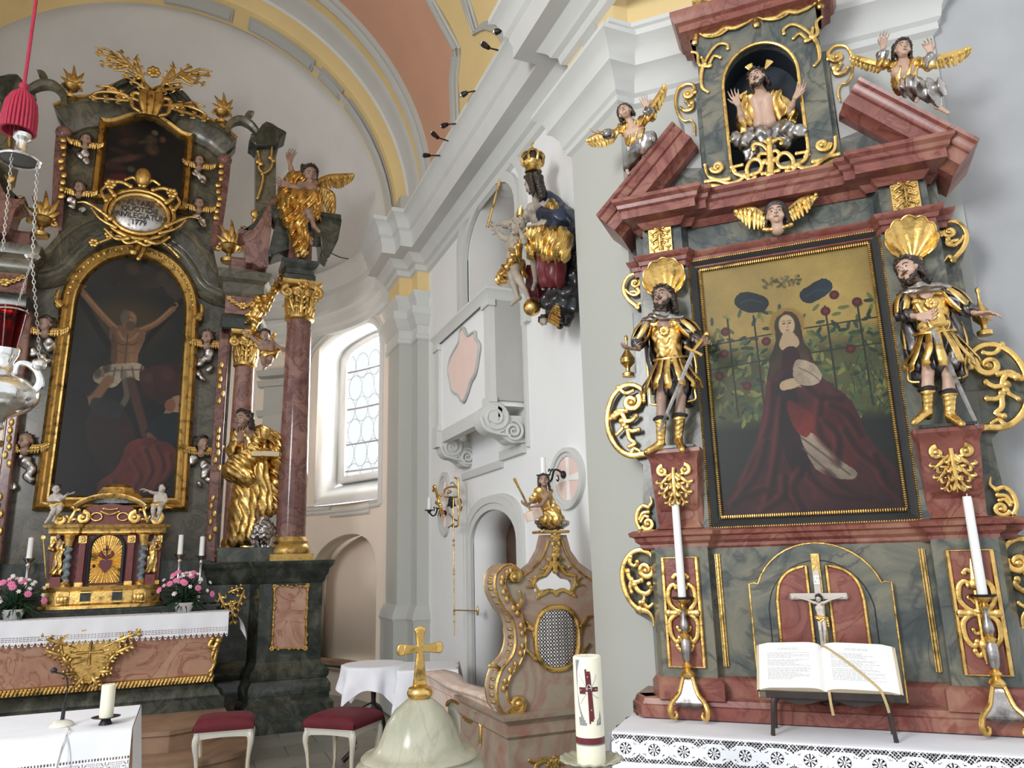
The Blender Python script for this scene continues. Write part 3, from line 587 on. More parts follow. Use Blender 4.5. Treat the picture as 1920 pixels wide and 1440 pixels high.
# ------------------------------------------------------------------ figures
def V3(*a): return np.array(a, float)
def nz_(v): v = np.array(v, float); return v/(np.linalg.norm(v)+1e-9)
def head_prims(c, h, f, u):
    c = np.array(c, float); f = nz_(f); u = nz_(np.array(u, float)-f*(np.array(u, float)@f)); r = np.cross(f, u); Rm = np.array([r, f, u]); g = lambda a, b, z: c+h*(r*a+f*b+u*z)
    K = dict(k=h*.04)
    P = [('e', g(0, -.03, .08), (h*.35, h*.40, h*.38), Rm), ('e', g(0, .10, -.17), (h*.25, h*.27, h*.30), Rm), ('c', g(0, .39, .10), g(0, .49, -.06), h*.028, h*.055, K), ('c', g(-.06, .43, -.07), g(.06, .43, -.07), h*.03, h*.03, K),
         ('e', g(0, .37, -.22), (h*.10, h*.05, h*.035), Rm, K), ('e', g(0, .33, -.37), (h*.10, h*.09, h*.08), Rm), ('e', g(0, .28, .2), (h*.26, h*.12, h*.1), Rm)]
    for s in (-1, 1):
        P += [('e', g(.15*s, .44, .04), (h*.085, h*.10, h*.05), Rm, dict(cut=1, k=h*.05)), ('e', g(.15*s, .315, .04), (h*.06, h*.06, h*.045), Rm, dict(k=h*.015)), ('e', g(.35*s, -.02, -.02), (h*.05, h*.09, h*.12), Rm, K), ('e', g(.2*s, .24, -.15), (h*.12, h*.1, h*.12), Rm)]
    return P, g, Rm
def hand_prims(w, d, n, h, curl=.5, spread=.3, side=1, grip=False):
    """palm from wrist w along d; n = palm normal; four bent fingers of unequal length and a thumb at the side"""
    w = np.array(w, float); d = nz_(d); n = nz_(np.array(n, float)-d*(np.array(n, float)@d)); s = np.cross(d, n)*side; P = []; K = dict(k=h*.012); hs = h*1.0
    for q in (-.12, 0, .12): P.append(('c', w+s*q*hs*.7, w+d*.34*hs+s*q*hs, .062*hs, .055*hs, dict(k=h*.03)))
    for i, (o, L) in enumerate(((-.165, .36), (-.055, .42), (.055, .40), (.16, .31))):
        b = w+d*.36*hs+s*o*hs; d1 = nz_(d+s*o*spread*4+n*curl*.5); m1 = b+d1*L*.5*hs; d2 = nz_(d1+n*curl*1.5); m2 = m1+d2*L*.32*hs; d3 = nz_(d2+n*curl*1.2); m3 = m2+d3*L*.25*hs
        P += [('c', b, m1, .048*hs, .042*hs, K), ('c', m1, m2, .042*hs, .037*hs, K), ('c', m2, m3, .037*hs, .03*hs, K)]
    b = w+d*.12*hs-s*.15*hs; d1 = nz_(d*.6-s*.8+n*.3*(1+curl)); m1 = b+d1*.2*hs; m2 = m1+nz_(d1+d*.5+n*curl)*.17*hs
    P += [('c', b, m1, .06*hs, .048*hs, K), ('c', m1, m2, .046*hs, .034*hs, K)]
    return P
def body_prims(J, h, f, female=False, arms=True, legs=True, child=False, fat=1.):
    """J: joints in frame coordinates; h: head height; f: facing of the torso"""
    g = {k: np.array(v, float) for k, v in J.items() if v is not None and len(v) == 3}; f = nz_(f); N_, C, Pv = g['neck'], g['chest'], g['pelvis']; P = []
    ax = nz_(g['shR']-g['shL']); a = h*fat
    P.append(('c', g['shL'], g['shR'], a*.19, a*.19)); P.append(('c', g['head']-(g['head']-N_)*.3, N_, a*.19, a*.22))
    for s in (-1, 1): P += [('c', C+ax*s*a*.26+f*.05*h, (C+Pv)/2+ax*s*a*.19, a*.34, a*.29), ('c', (C+Pv)/2+ax*s*a*.19, Pv+ax*s*a*.22, a*.29, a*.33)]
    P.append(('c', N_, C, a*.26, a*.38))
    if arms:
        for s in 'LR':
            if 'el'+s in g:
                P += [('c', g['sh'+s], g['el'+s], a*.20, a*.14), ('c', g['el'+s], g['el'+s]*.6+g['wr'+s]*.4, a*.14, a*.14), ('c', g['el'+s]*.6+g['wr'+s]*.4, g['wr'+s], a*.135, a*.085)]
    if legs:
        for s, q in (('L', -1), ('R', 1)):
            if 'kn'+s in g:
                hp = Pv+ax*q*a*.25; kn, an = g['kn'+s], g['an'+s]; P += [('c', hp, kn, a*.33, a*.20), ('c', kn, kn*.65+an*.35, a*.19, a*.20), ('c', kn*.65+an*.35, an, a*.195, a*.105)]
                if 'to'+s in g: P += [('c', an-f*.0, g['to'+s], a*.12, a*.09), ('c', an, an-nz_(g['to'+s]-an)*a*.12+V3(0, 0, -.08*h), a*.11, a*.11)]
    return P
def eyes(t, g, h, body):
    m = MB()
    for s in (-1, 1): m.ell(g(.15*s, .365, .045), (h*.028,)*3, 8, 6); m.tube([g(.06*s, .415, .14), g(.15*s, .41, .175), g(.25*s, .35, .13)], h*.014, 5, sm=3)
    m.build('eyes_and_brows', MT['hair'], t)
    m = MB(); m.tube([g(-.09, .405, -.225), g(0, .43, -.215), g(.09, .405, -.225)], h*.018, 5, sm=3); m.build('lips', MT['redlac'], t)
def hair_prims(g, h, Rm, long=.0, curls=9, front=.26, rnd=3, beard=False, back=.5):
    P = [('e', g(0, -.12, .13), (h*.40, h*.40, h*.39), Rm)]; rr = random.Random(rnd)
    for i in range(curls):
        a = PI*(-.08+1.16*i/(curls-1)); P.append(('e', g(.38*math.cos(a), front*math.sin(a)*.8-.02, .12+.36*math.sin(a)), (h*.10,)*3, None))
    for i in range(curls):
        a = 2*PI*i/curls; P.append(('e', g(.36*math.cos(a), -.15+.34*math.sin(a)*(1 if math.sin(a) < 0 else .3), .2+.2*rr.random()), (h*.12,)*3, None))
    if long:
        for s in (-1, 1):
            for o in (0, .14): P.append(('c', g(.34*s, -.1-o, .05), g((.36+.1*rr.random())*s, -.14-o+.1*s*0, -.2-long), h*.14, h*.07)); P.append(('e', g(.40*s, -.05-o, -.3-long*.6), (h*.09,)*3, None))
        P.append(('c', g(0, -.35, .05), g(0, -.34, -.2-long*1.1), h*.28, h*.18))
    if beard:
        P = P+[('e', g(s*.12, .26, -.40), (h*.11, h*.11, h*.13), None) for s in (-1, 1)]+[('e', g(0, .32, -.5), (h*.10, h*.09, h*.13), None), ('c', g(-.3, .08, -.2), g(-.2, .22, -.38), h*.05, h*.08), ('c', g(.3, .08, -.2), g(.2, .22, -.38), h*.05, h*.08), ('c', g(-.12, .395, -.17), g(.12, .395, -.17), h*.03, h*.03)]
    return P
def figure(t, J, h, f=(0, -1, 0), hf=(0, -1, 0), hu=(0, 0, 1), skin='skin', res=None, hair=None, hands={}, face=True, extra=(), arms=True, legs=True, hairmat='hair', fat=1.):
    res = res or h*.042
    hp, g, Rm = head_prims(J['head'], h, hf, hu); P = body_prims(J, h, f, arms=arms, legs=legs, fat=fat)+hp
    for s, spec in hands.items(): P += hand_prims(J['wr'+s], spec[0], spec[1], h*1.05, *spec[2:])
    body = carve('body', MT[skin], t, P+list(extra), res, h*.06)
    if face: eyes(body, g, h, None)
    if hair is not None: carve('hair', MT[hairmat], t, hair_prims(g, h, Rm, **hair), res, h*.03, lumps(h*.03, 42/h*.125/.125, 5))
    return g, Rm
def sleeve(J, s, a, r=1.5, upto=.4):
    g = {k: np.array(v, float) for k, v in J.items()}; e = g['el'+s]*(1-upto)+g['wr'+s]*upto; return [('c', g['sh'+s], g['el'+s], a*.22*r, a*.2*r), ('c', g['el'+s], e, a*.19*r, a*.17*r)]
def torso(J, a, r=1.1, ext=()):
    g = {k: np.array(v, float) for k, v in J.items()}; ax = nz_(g['shR']-g['shL']); P = [('c', g['shL'], g['shR'], a*.22*r, a*.22*r)]
    for s in (-1, 1): P += [('c', g['chest']+ax*s*a*.26, g['pelvis']+ax*s*a*.22, a*.37*r, a*.36*r)]
    return P+list(ext)
# ------------------------------------------------------------------ side altar (frame S: lx to the right, ly away)
MX = -.07                                    # its axis of symmetry
mirr = lambda P: [(2*MX-a, b) for a, b in P]
def mpath(P): return P+[(2*MX-a, b) for a, b in reversed(P)]
alt = thing('side_altar', 'tall side altar of grey-green and red marbled wood with gilded scrolls beside the grey pier', 'altar', (MX, 3.95, .9), S)
G, RD, GO = MT['green'], MT['red'], MT['gold']
base = mpath([(-1.0, 4.2), (-1.0, 3.97), (-.93, 3.86)]); m = MB(); m.mold(base, [(.0, .90), (.0, .955), (-.01, .96), (-.02, .985), (-.03, .99), (-.3, .99)], side=1); m.build('base_step', RD, alt)
pl = mpath([(-.86, 4.2), (-.86, 3.97), (-.82, 3.89), (-.56, 3.89), (-.56, 3.97)]); m = MB(); m.mold(pl, [(.03, .985), (.03, 1.06), (.015, 1.08), (0, 1.085), (-.1, 1.085)], side=1); m.build('plinth', RD, alt)
m = MB(); m.mold(pl, [(0, 1.07), (0, 1.70)], side=1, cap=False); m.build('predella', G, alt, smooth_=False)
# central door of the predella
co = [(-.382, 1.0), (-.382, 1.515), (-.355, 1.52)]+arc(MX, 1.43, .285, 162, 90, 8, .27); co = co+[(2*MX-a, b) for a, b in reversed(co[:-1])]
m = MB(); m.prism(co, 3.935, 3.98); m.build('central_panel', G, alt)
m = MB(); m.tube([(a, 3.936, b) for a, b in co], .0055, 6)
c2 = [(-.30, 1.07), (-.30, 1.40)]+arc(MX, 1.38, .23, 170, 90, 8, .24); c2 += [(2*MX-a, b) for a, b in reversed(c2[:-1])]
m.build('panel_border', GO, alt)
m = MB(); m.tube([(a, 3.935, b) for a, b in c2], .003, 5); m.build('door_gap', MT['frame'], alt)
for s, mr in ((1, None), (-1, MX)):
    w_ = [(-.262, 1.1), (-.258, 1.44)]+sm2([(-.258, 1.44), (-.24, 1.52), (-.19, 1.573), (-.115, 1.596)], 4)[1:]+[(-.115, 1.1)]
    if mr is not None: w_ = mirr(w_)
    m = MB(); m.prism(w_, 3.928, 3.94); dpn = m.build('door_panel', RD, alt)
    m = MB(); m.tube([(a, 3.926, b) for a, b in w_], .009, 6, .8, closed=True); m.build('moulding', GO, dpn)
m = MB(); m.box(-.088, -.052, 3.915, 3.94, 1.0, 1.65); m.build('gilded_stile', GO, alt)
# fret panels on the pedestals
for s, mr in ((1, None), (-1, MX)):
    f_ = (lambda P: P) if mr is None else mirr
    x0, x1, z0, z1 = -.783, -.617, 1.133, 1.648; rect = [(x0, z0), (x1, z0), (x1, z1), (x0, z1)]
    m = MB(); m.prism(f_(rect), 3.878, 3.892); ppn = m.build('pedestal_panel', RD, alt)
    m = MB(); rr = f_(rect)
    m.tube([(a, 3.876, b) for a, b in rr], .011, 6, .8, closed=True); m.build('panel_frame', GO, ppn)
    m = MB(); cx, cz, hw, hh_ = (x0+x1)/2, (z0+z1)/2, (x1-x0)/2-.012, (z1-z0)/2-.02
    to = lambda p: (cx+hw*p[0], z0+.02+2*hh_*p[1])
    for e in (1, -1):
        orn(m, [([(e*.08, .50), (e*.5, .52), (e*.9, .60), (e*.85, .72), (e*.5, .77), (e*.32, .73)], .010, .009), ([(e*.08, .485), (e*.5, .47), (e*.92, .40), (e*.88, .27), (e*.55, .20), (e*.32, .24)], .010, .009),
                ([(0, .54), (e*.25, .60), (e*.42, .62)], .006, .007), ([(0, .84), (e*.3, .87), (e*.48, .84)], .009, .008), ([(0, .16), (e*.32, .12), (e*.5, .16)], .009, .008), ([(0, .33), (e*.3, .31), (e*.42, .34)], .006, .007), ([(e*.45, .485), (e*.95, .485)], .011, .012)], to, 3.868, mr, .7)
    orn(m, [([(0, .06), (0, .12), (0, .22)], .003, .016), ([(0, .22), (0, .40), (0, .5)], .008, .01), ([(0, .5), (0, .6), (0, .70)], .01, .008), ([(0, .74), (0, .84), (0, .96)], .017, .003)], to, 3.864, mr, .8)
    m.build('fret_ornament', GO, ppn)
    m = MB(); X = -.525 if mr is None else 2*MX+.525; m.box(X-.012, X+.012, 3.955, 3.975, 1.13, 1.66); m.tube([(X, 3.95, 1.13), (X, 3.95, 1.66)], .008, 6); m.build('gilded_strip', GO, alt)
# predella cornice
cp = mpath([(-.90, 4.2), (-.90, 3.97), (-.82, 3.97), (-.82, 3.90), (-.56, 3.90), (-.53, 3.97)])
m = MB(); m.mold(cp, [(0, 1.69), (.01, 1.70), (.01, 1.715), (.03, 1.73), (.035, 1.75), (.055, 1.757), (.06, 1.775), (.04, 1.785), (.01, 1.79), (-.2, 1.79)], side=1); m.build('predella_cornice', RD, alt)
# main storey: backboard, pilasters, wings with scrolls
m = MB(); m.box(-.86, .72, 4.03, 4.15, 1.78, 3.30); m.build('backboard', G, alt)
for s, mr in ((1, None), (-1, MX)):
    f_ = (lambda P: P) if mr is None else mirr
    X0, X1 = (-.80, -.545) if mr is None else (2*MX+.545, 2*MX+.80)
    m = MB(); m.box(X0, X1, 3.92, 4.05, 1.79, 3.20); m.box(X0-.02, X0+.01 if mr is None else X0, 3.96, 4.05, 1.79, 3.2); m.build('pilaster', G, alt)
    wg = S.pts(4.06, (1238, 1285), (1233, 1172), (1222, 1165), (1195, 1150), (1174, 1110), (1168, 1070), (1181, 1037), (1210, 1030), (1205, 1012), (1200, 1000), (1197, 965), (1207, 948), (1207, 872), (1190, 857), (1152, 830), (1143, 770), (1157, 727), (1190, 712), (1195, 700), (1189, 592), (1174, 560), (1172, 532), (1186, 514), (1205, 512), (1250, 520), (1290, 1280))
    m = MB(); m.prism(f_(wg), 4.04, 4.09); m.build('side_wing', G, alt)
    m = MB()                                                         # upper scroll
    to = cr(1100, 360, 6, S, 4.0); mm = mr
    volute(m, to((545, 1020)), .030, .0085, 4.0, 60, -1, 1.4, mm)
    orn(m, [([(620, 1030), (612, 950), (545, 918), (465, 952), (418, 1040), (422, 1130), (470, 1210), (545, 1272), (575, 1300)], .007, .010), ([(575, 1290), (600, 1245), (645, 1280)], .009, .003), ([(575, 1085), (590, 1130), (540, 1160), (480, 1140), (440, 1100)], .009, .005), ([(500, 1120), (540, 1115), (560, 1130)], .006, .007)], to, 4.0, mm, .7)
    m.build('upper_scroll', GO, alt)
    m = MB(); to = cr(1120, 460, 2.4, S, 3.99)
    volute(m, to((152, 703)), .052, .014, 3.99, 40, -1, 1.3, mm)
    orn(m, [([(212, 700), (205, 655), (160, 628), (110, 638), (65, 690), (45, 770), (55, 850), (95, 915), (150, 945), (215, 938), (300, 935)], .010, .014), ([(95, 640), (125, 665), (160, 655)], .010, .008), ([(75, 770), (105, 755), (125, 785), (115, 820), (88, 850)], .014, .008), ([(110, 790), (150, 790), (175, 768)], .012, .010), ([(120, 810), (150, 835), (185, 830)], .012, .010), ([(135, 820), (145, 870), (170, 890), (145, 905)], .011, .009), ([(60, 780), (90, 745), (130, 745)], .008, .010), ([(150, 940), (165, 915), (190, 925)], .010, .006)], to, 3.99, mm, .75)
    m.build('large_scroll', GO, alt)
    m = MB(); to = cr(1160, 900, 5.142, S, 4.0)
    volute(m, to((280, 420)), .034, .0095, 4.0, 200, 1, 1.3, mm)
    orn(m, [([(205, 470), (172, 400), (180, 310), (228, 250), (285, 262)], .008, .009), ([(285, 262), (318, 215), (302, 158)], .009, .002), ([(200, 380), (230, 320), (285, 310)], .006, .008), ([(215, 400), (245, 350), (280, 355)], .006, .007)], to, 4.0, mm, .75)
    m.build('small_scroll', GO, alt)
    m = MB()
    volute(m, to((262, 860)), .046, .013, 3.99, 20, -1, 1.3, mm)
    orn(m, [([(362, 880), (350, 770), (275, 692), (180, 680), (95, 740), (42, 860), (48, 1000), (90, 1120), (150, 1205), (205, 1250)], .011, .011), ([(205, 1245), (290, 1270), (332, 1330), (343, 1400)], .013, .003), ([(120, 740), (115, 800), (160, 830), (185, 790)], .010, .009), ([(95, 880), (110, 940), (160, 985), (225, 965)], .011, .010), ([(130, 960), (115, 1030), (130, 1080)], .010, .008), ([(160, 1010), (205, 1075), (275, 1095), (320, 1050), (300, 1005)], .012, .011), ([(250, 1120), (250, 1150), (215, 1180)], .006, .009), ([(240, 1180), (290, 1225), (330, 1195)], .011, .006)], to, 3.99, mm, .75)
    m.build('lower_scroll', GO, alt)
    # shell and corbel
    m = MB(); c = (-.667, 3.015) if mr is None else (2*MX+.667, 3.015)
    shell(m, c, .106, 3.915, .010); m.ell((c[0]-.02, 3.89, c[1]), (.02, .015, .02), 8, 6); m.ell((c[0]+.02, 3.89, c[1]), (.02, .015, .02), 8, 6); m.build('shell', GO, alt)
    cxx = -.685 if mr is None else 2*MX+.685
    m = MB(); prof = [(3.80, 2.185), (3.80, 2.165), (3.815, 2.15), (3.83, 2.12), (3.835, 2.0), (3.84, 1.96), (3.86, 1.91), (3.895, 1.875), (3.90, 1.83), (3.88, 1.80), (3.87, 1.79), (3.93, 1.79), (3.93, 2.185)]
    hwf = [.14, .14, .128, .118, .112, .108, .10, .092, .092, .105, .115, .115, .14]
    vs = [(cxx-h_, y, z) for (y, z), h_ in zip(prof, hwf)]+[(cxx+h_, y, z) for (y, z), h_ in zip(prof, hwf)]; n_ = len(prof)
    tr = tessellate_polygon([[Vector((y, z, 0)) for y, z in prof]]); fs = [tuple(t) for t in tr]+[tuple(i+n_ for i in reversed(t)) for t in tr]+[(i, (i+1) % n_, (i+1) % n_+n_, i+n_) for i in range(n_)]
    m.add(vs, fs); crb = m.build('corbel', RD, alt)
    m = MB(); 
    for e in (1, -1):
        volute(m, (cxx+e*.055, 2.075), .028, .010, 3.822, 90, -e, 1.2)
        leaf(m, (cxx+e*.01, 2.06), (cxx+e*.08, 2.0), .03, 3.825, 2, rise=.01); leaf(m, (cxx+e*.01, 2.02), (cxx+e*.07, 1.95), .028, 3.83, 2, rise=.01); leaf(m, (cxx+e*.005, 1.98), (cxx+e*.045, 1.905), .022, 3.845, 2, rise=.01)
    leaf(m, (cxx, 2.09), (cxx, 1.895), .03, 3.825, 4, rise=.022); m.build('acanthus', GO, crb)
# entablature
e1 = mpath([(-.84, 4.2), (-.84, 3.97), (-.785, 3.97), (-.785, 3.90), (-.555, 3.90), (-.53, 3.97)])
m = MB(); m.mold(e1, [(0, 3.185), (.005, 3.19), (.005, 3.215), (.015, 3.22), (.02, 3.24), (.04, 3.255), (.045, 3.27), (-.2, 3.275)], side=1); m.build('architrave', RD, alt)
m = MB(); m.mold(e1, [(-.01, 3.26), (-.01, 3.50)], side=1, cap=False); m.build('frieze', G, alt, smooth_=False)
m = MB()
e2 = mpath([(-.80, 4.2), (-.80, 3.96), (-.76, 3.96), (-.76, 3.88), (-.56, 3.88), (-.56, 3.93), (-.51, 3.93), (-.51, 3.97)])
m.mold(e2, [(0, 3.42), (.02, 3.44), (.03, 3.455), (.10, 3.465), (.10, 3.51), (.115, 3.52), (.12, 3.54), (.14, 3.555), (.14, 3.575), (-.15, 3.585)], side=1); m.build('cornice', RD, alt)
for s, mr in ((1, None), (-1, MX)):
    cxx = -.675 if mr is None else 2*MX+.675; m = MB(); m.box(cxx-.062, cxx+.062, 3.885, 3.91, 3.275, 3.475)
    for e in (1, -1):
        volute(m, (cxx+e*.034, 3.445), .020, .007, 3.88, 90, -e, 1.2)
        for k in range(3): leaf(m, (cxx, 3.42-.045*k), (cxx+e*.05, 3.385-.045*k), .018, 3.885, 2, rise=.008)
    leaf(m, (cxx, 3.43), (cxx, 3.285), .016, 3.882, 3); m.build('frieze_block', GO, alt)
# broken pediments: raking moulding pieces
def rake(mr):
    a = np.array([-.955, 3.47]); b = np.array([-.50, 3.93]); d = (b-a)/np.linalg.norm(b-a); n = np.array([-d[1], d[0]])   # n up-left
    m = MB(); prof = [(-.095, 3.88), (-.08, 3.86), (-.07, 3.83), (-.065, 3.81), (-.01, 3.80), (-.005, 3.785), (.01, 3.775), (.03, 3.77), (.04, 3.755), (.055, 3.75), (.055, 4.12), (-.095, 4.12)]
    vs = []
    for p in (a, b+n*0):
        for o, y in prof:
            q = p+n*o
            if mr is not None: q = np.array([2*MX-q[0], q[1]])
            vs.append((q[0], y, q[1]))
    k = len(prof); tr = tessellate_polygon([[Vector((o, y, 0)) for o, y in prof]])
    m.add(vs, [tuple(t) for t in tr]+[tuple(i+k for i in reversed(t)) for t in tr]+[(i, (i+1) % k, (i+1) % k+k, i+k) for i in range(k)]); m.build('raking_pediment', RD, alt)
    m = MB(); tri = [(-.80, 3.56), (-.42, 3.56), (-.42, 3.76), (-.60, 3.80)]; m.prism(tri if mr is None else mirr(tri), 3.95, 4.1); m.build('tympanum', G, alt)
rake(None); rake(MX)
# upper aedicule with niche
ux0, ux1 = -.39, 2*MX+.39; nn = [(-.265, 3.66), (-.265, 4.17)]+arc(MX, 4.17, .195, 180, 90, 10, .225)[1:]; nn = nn+[(2*MX-a, b) for a, b in reversed(nn[:-1])]
m = MB(); m.prism([(ux0, 3.58), (ux0, 4.60), (ux1, 4.60), (ux1, 3.58)], 3.88, 3.94, [nn]); m.box(ux0, ux0+.02, 3.94, 4.15, 3.58, 4.6); m.box(ux1-.02, ux1, 3.94, 4.15, 3.58, 4.6); m.box(ux0-.03, ux0+.02, 3.93, 4.1, 3.6, 4.28); m.box(ux1-.02, ux1+.03, 3.93, 4.1, 3.6, 4.28); m.build('upper_storey', G, alt)
m = MB(); q = nn+[nn[0]]
for i in range(len(q)-1): (a, b), (c, d) = q[i], q[i+1]; m.add([(a, 3.94, b), (c, 3.94, d), (c, 4.11, d), (a, 4.11, b)], [(0, 1, 2, 3)])
m.prism(nn, 4.10, 4.13); m.build('niche', MT['night'], alt)
m = MB(); m.tube([(a, 3.876, b) for a, b in nn], .010, 8, .8); m.build('niche_moulding', GO, alt)
m = MB(); m.mold([(ux0-.03, 4.1), (ux0-.03, 3.88), (ux1+.03, 3.88), (ux1+.03, 4.1)], [(0, 4.53), (.02, 4.55), (.05, 4.56), (.05, 4.60), (.07, 4.61), (.09, 4.65), (.09, 4.68), (-.1, 4.69)], side=1); m.build('upper_cornice', RD, alt)
m = MB(); to = cr(1290, 0, 3.89, S, 3.87)
orn(m, [([(80, 240), (140, 270), (230, 255), (300, 210), (400, 180), (470, 135)], .006, .006), ([(110, 255), (200, 250), (265, 205), (340, 205), (440, 160)], .005, .010, 1), ([(510, 125), (590, 145), (680, 130), (760, 80), (850, 75), (925, 25)], .006, .006), ([(540, 140), (640, 130), (720, 85), (800, 90), (900, 40)], .005, .010, 1),
        ([(490, 100), (495, 140), (500, 180)], .007, .014), ([(60, 240), (58, 270), (50, 310)], .007, .012), ([(960, 5), (965, 45)], .008, .013), ([(450, 100), (485, 110), (520, 90)], .009, .009), ([(30, 235), (60, 245), (90, 225)], .008, .008)], to, 3.868, None, .7)
st = [([(290, 355), (285, 325), (230, 320), (180, 360), (140, 420), (110, 480)], .007, .007), ([(30, 380), (70, 395), (80, 470), (130, 485), (160, 480)], .006, .009), ([(235, 420), (190, 410), (160, 460), (150, 485)], .007, .007), ([(110, 480), (95, 560), (105, 640), (145, 670)], .010, .006), ([(100, 420), (120, 470)], .006, .010)]
orn(m, st, to, 3.868, None, .7); orn(m, st, to, 3.868, MX, .7); m.build('garland', GO, alt)
m = MB()                                                              # fret under the niche
for mr in (None, MX):
    volute(m, to((215, 1222)), .035, .0105, 3.86, 180, 1, 1.4, mr)
    orn(m, [([(125, 1210), (150, 1290), (230, 1320), (300, 1310)], .007, .009), ([(130, 1330), (210, 1320), (300, 1345), (370, 1330), (415, 1290)], .008, .011), ([(130, 1385), (160, 1360), (260, 1370), (340, 1360), (400, 1310)], .011, .007), ([(395, 1210), (330, 1230), (345, 1270), (400, 1290)], .007, .010), ([(320, 1225), (345, 1255)], .009, .007), ([(430, 1300), (455, 1320), (490, 1300)], .010, .008), ([(440, 1290), (430, 1240), (460, 1180), (510, 1170), (540, 1210), (520, 1260), (470, 1280)], .010, .009), ([(510, 1170), (530, 1130), (590, 1130)], .009, .008), ([(480, 1095), (475, 1070), (500, 1055), (550, 1070), (585, 1110)], .009, .008), ([(545, 1275), (590, 1270)], .008, .009), ([(560, 1190), (600, 1195)], .012, .012)], to, 3.86, mr, .75)
orn(m, [([(600, 1290), (603, 1200), (597, 1110), (595, 1030)], .016, .012), ([(560, 1040), (595, 1060), (625, 1035)], .006, .006)], to, 3.855, None, .7); m.build('niche_fret', GO, alt)
for mr in (None, MX):                                                  # side scrolls of the upper storey
    m = MB(); to2 = cr(1040, 0, 4, S, 3.93); volute(m, to2((1000, 700)), .030, .011, 3.93, 30, -1, 1.4, mr)
    orn(m, [([(1055, 690), (1040, 640), (985, 630), (925, 670), (905, 760), (925, 850), (970, 905), (1020, 900), (1045, 940), (1048, 1005)], .009, .004), ([(1030, 770), (1030, 815), (980, 830), (945, 810)], .012, .007), ([(985, 760), (1010, 790)], .007, .007)], to2, 3.93, mr, .8); m.build('volute', GO, alt)
    bk = [to2(p) for p in ((1050, 640), (985, 615), (915, 650), (895, 760), (915, 860), (965, 925), (975, 1000), (960, 1190), (945, 1290), (990, 1320), (1050, 1290), (1100, 1250))]
    m = MB(); m.prism(bk if mr is None else mirr(bk), 3.95, 4.1); m.build('volute_board', MT['niche'], alt)
m = MB(); m.box(ux0+.0, ux1, 3.9, 4.1, 4.69, 4.8)
for mr in (None, MX): volute(m, to2((960, 15)), .04, .014, 3.84, 0, 1, 1.4, mr)
m.build('crest_scrolls', GO, alt)
for s in (1, -1):                                                      # flame urns on the wings
    c = S(1178, 700, 4.03); c = c if s > 0 else (2*MX-c[0], c[1]); m = MB(); m.lathe([(.0, -.02), (.034, -.02), (.034, 0), (.012, .012), (.012, .03), (.04, .06), (.042, .085), (.02, .12), (.008, .145), (.006, .19), (.011, .20), (.009, .215), (0, .225)], (c[0], 4.03, c[1]), 16); m.build('urn_finial', GO, alt)
# ---- painting
pt = thing('framed_painting', 'large side-altar painting of a red-robed figure before foliage, in a gold-beaded black frame', 'painting', (MX, 4.0, 1.80), S)
px0, px1, pz0, pz1 = -.548, .408, 1.782, 3.228
m = MB(); o_, i_ = [(px0, pz0), (px0, pz1), (px1, pz1), (px1, pz0)], .062
prof = [(0, 3.99), (0, 3.955), (.012, 3.95), (.02, 3.955), (i_-.014, 3.975), (i_, 3.972), (i_, 3.995)]
vs = []; 
for (x, z), (sx, sz) in zip(o_, ((1, 1), (1, -1), (-1, -1), (-1, 1))): vs += [(x+sx*o, y, z+sz*o) for o, y in prof]
k = len(prof); m.add(vs, [(i*k+j, i*k+j+1, (i+1) % 4*k+j+1, (i+1) % 4*k+j) for i in range(4) for j in range(k-1)]); m.build('frame', MT['frame'], pt, smooth_=False)
m = MB(); r1 = [(a+s*.006, b+t*.006) for (a, b), (s, t) in zip(o_, ((1, 1), (1, -1), (-1, -1), (-1, 1)))]; beads(m, r1+[r1[0]], .0105, .006, 3.950, 1.1); r2 = [(a+s*(i_-.004), b+t*(i_-.004)) for (a, b), (s, t) in zip(o_, ((1, 1), (1, -1), (-1, -1), (-1, 1)))]; beads(m, r2+[r2[0]], .0105, .007, 3.968, 1.5); m.build('gold_beading', GO, pt)
def canvas(name, parent, x0, x1, z0, z1, y, img, mask=None, label=None):
    nz, nx = img.shape[:2]; m = [(x0+(x1-x0)*i/nx, y, z0+(z1-z0)*(1-j/nz)) for j in range(nz+1) for i in range(nx+1)]
    fs = [(j*(nx+1)+i, (j+1)*(nx+1)+i, (j+1)*(nx+1)+i+1, j*(nx+1)+i+1) for j in range(nz) for i in range(nx) if mask is None or mask((i+.5)/nx, (j+.5)/nz)]
    base, fr = base_of(parent); me = bpy.data.meshes.new(name); me.from_pydata([(a-base[0], b-base[1], c-base[2]) for a, b, c in m], [], fs)
    ca = me.color_attributes.new('paint', 'BYTE_COLOR', 'CORNER'); idx = np.array([divmod(f[0], nx+1) for f in fs]); col = np.repeat(img[idx[:, 0], idx[:, 1]], 4, 0)
    ca.data.foreach_set('color_srgb', np.concatenate([col, np.ones((len(col), 1))], 1).astype(np.float32).ravel())
    return finish(name, me, MT['paint'], parent, smooth_=False, label=label)
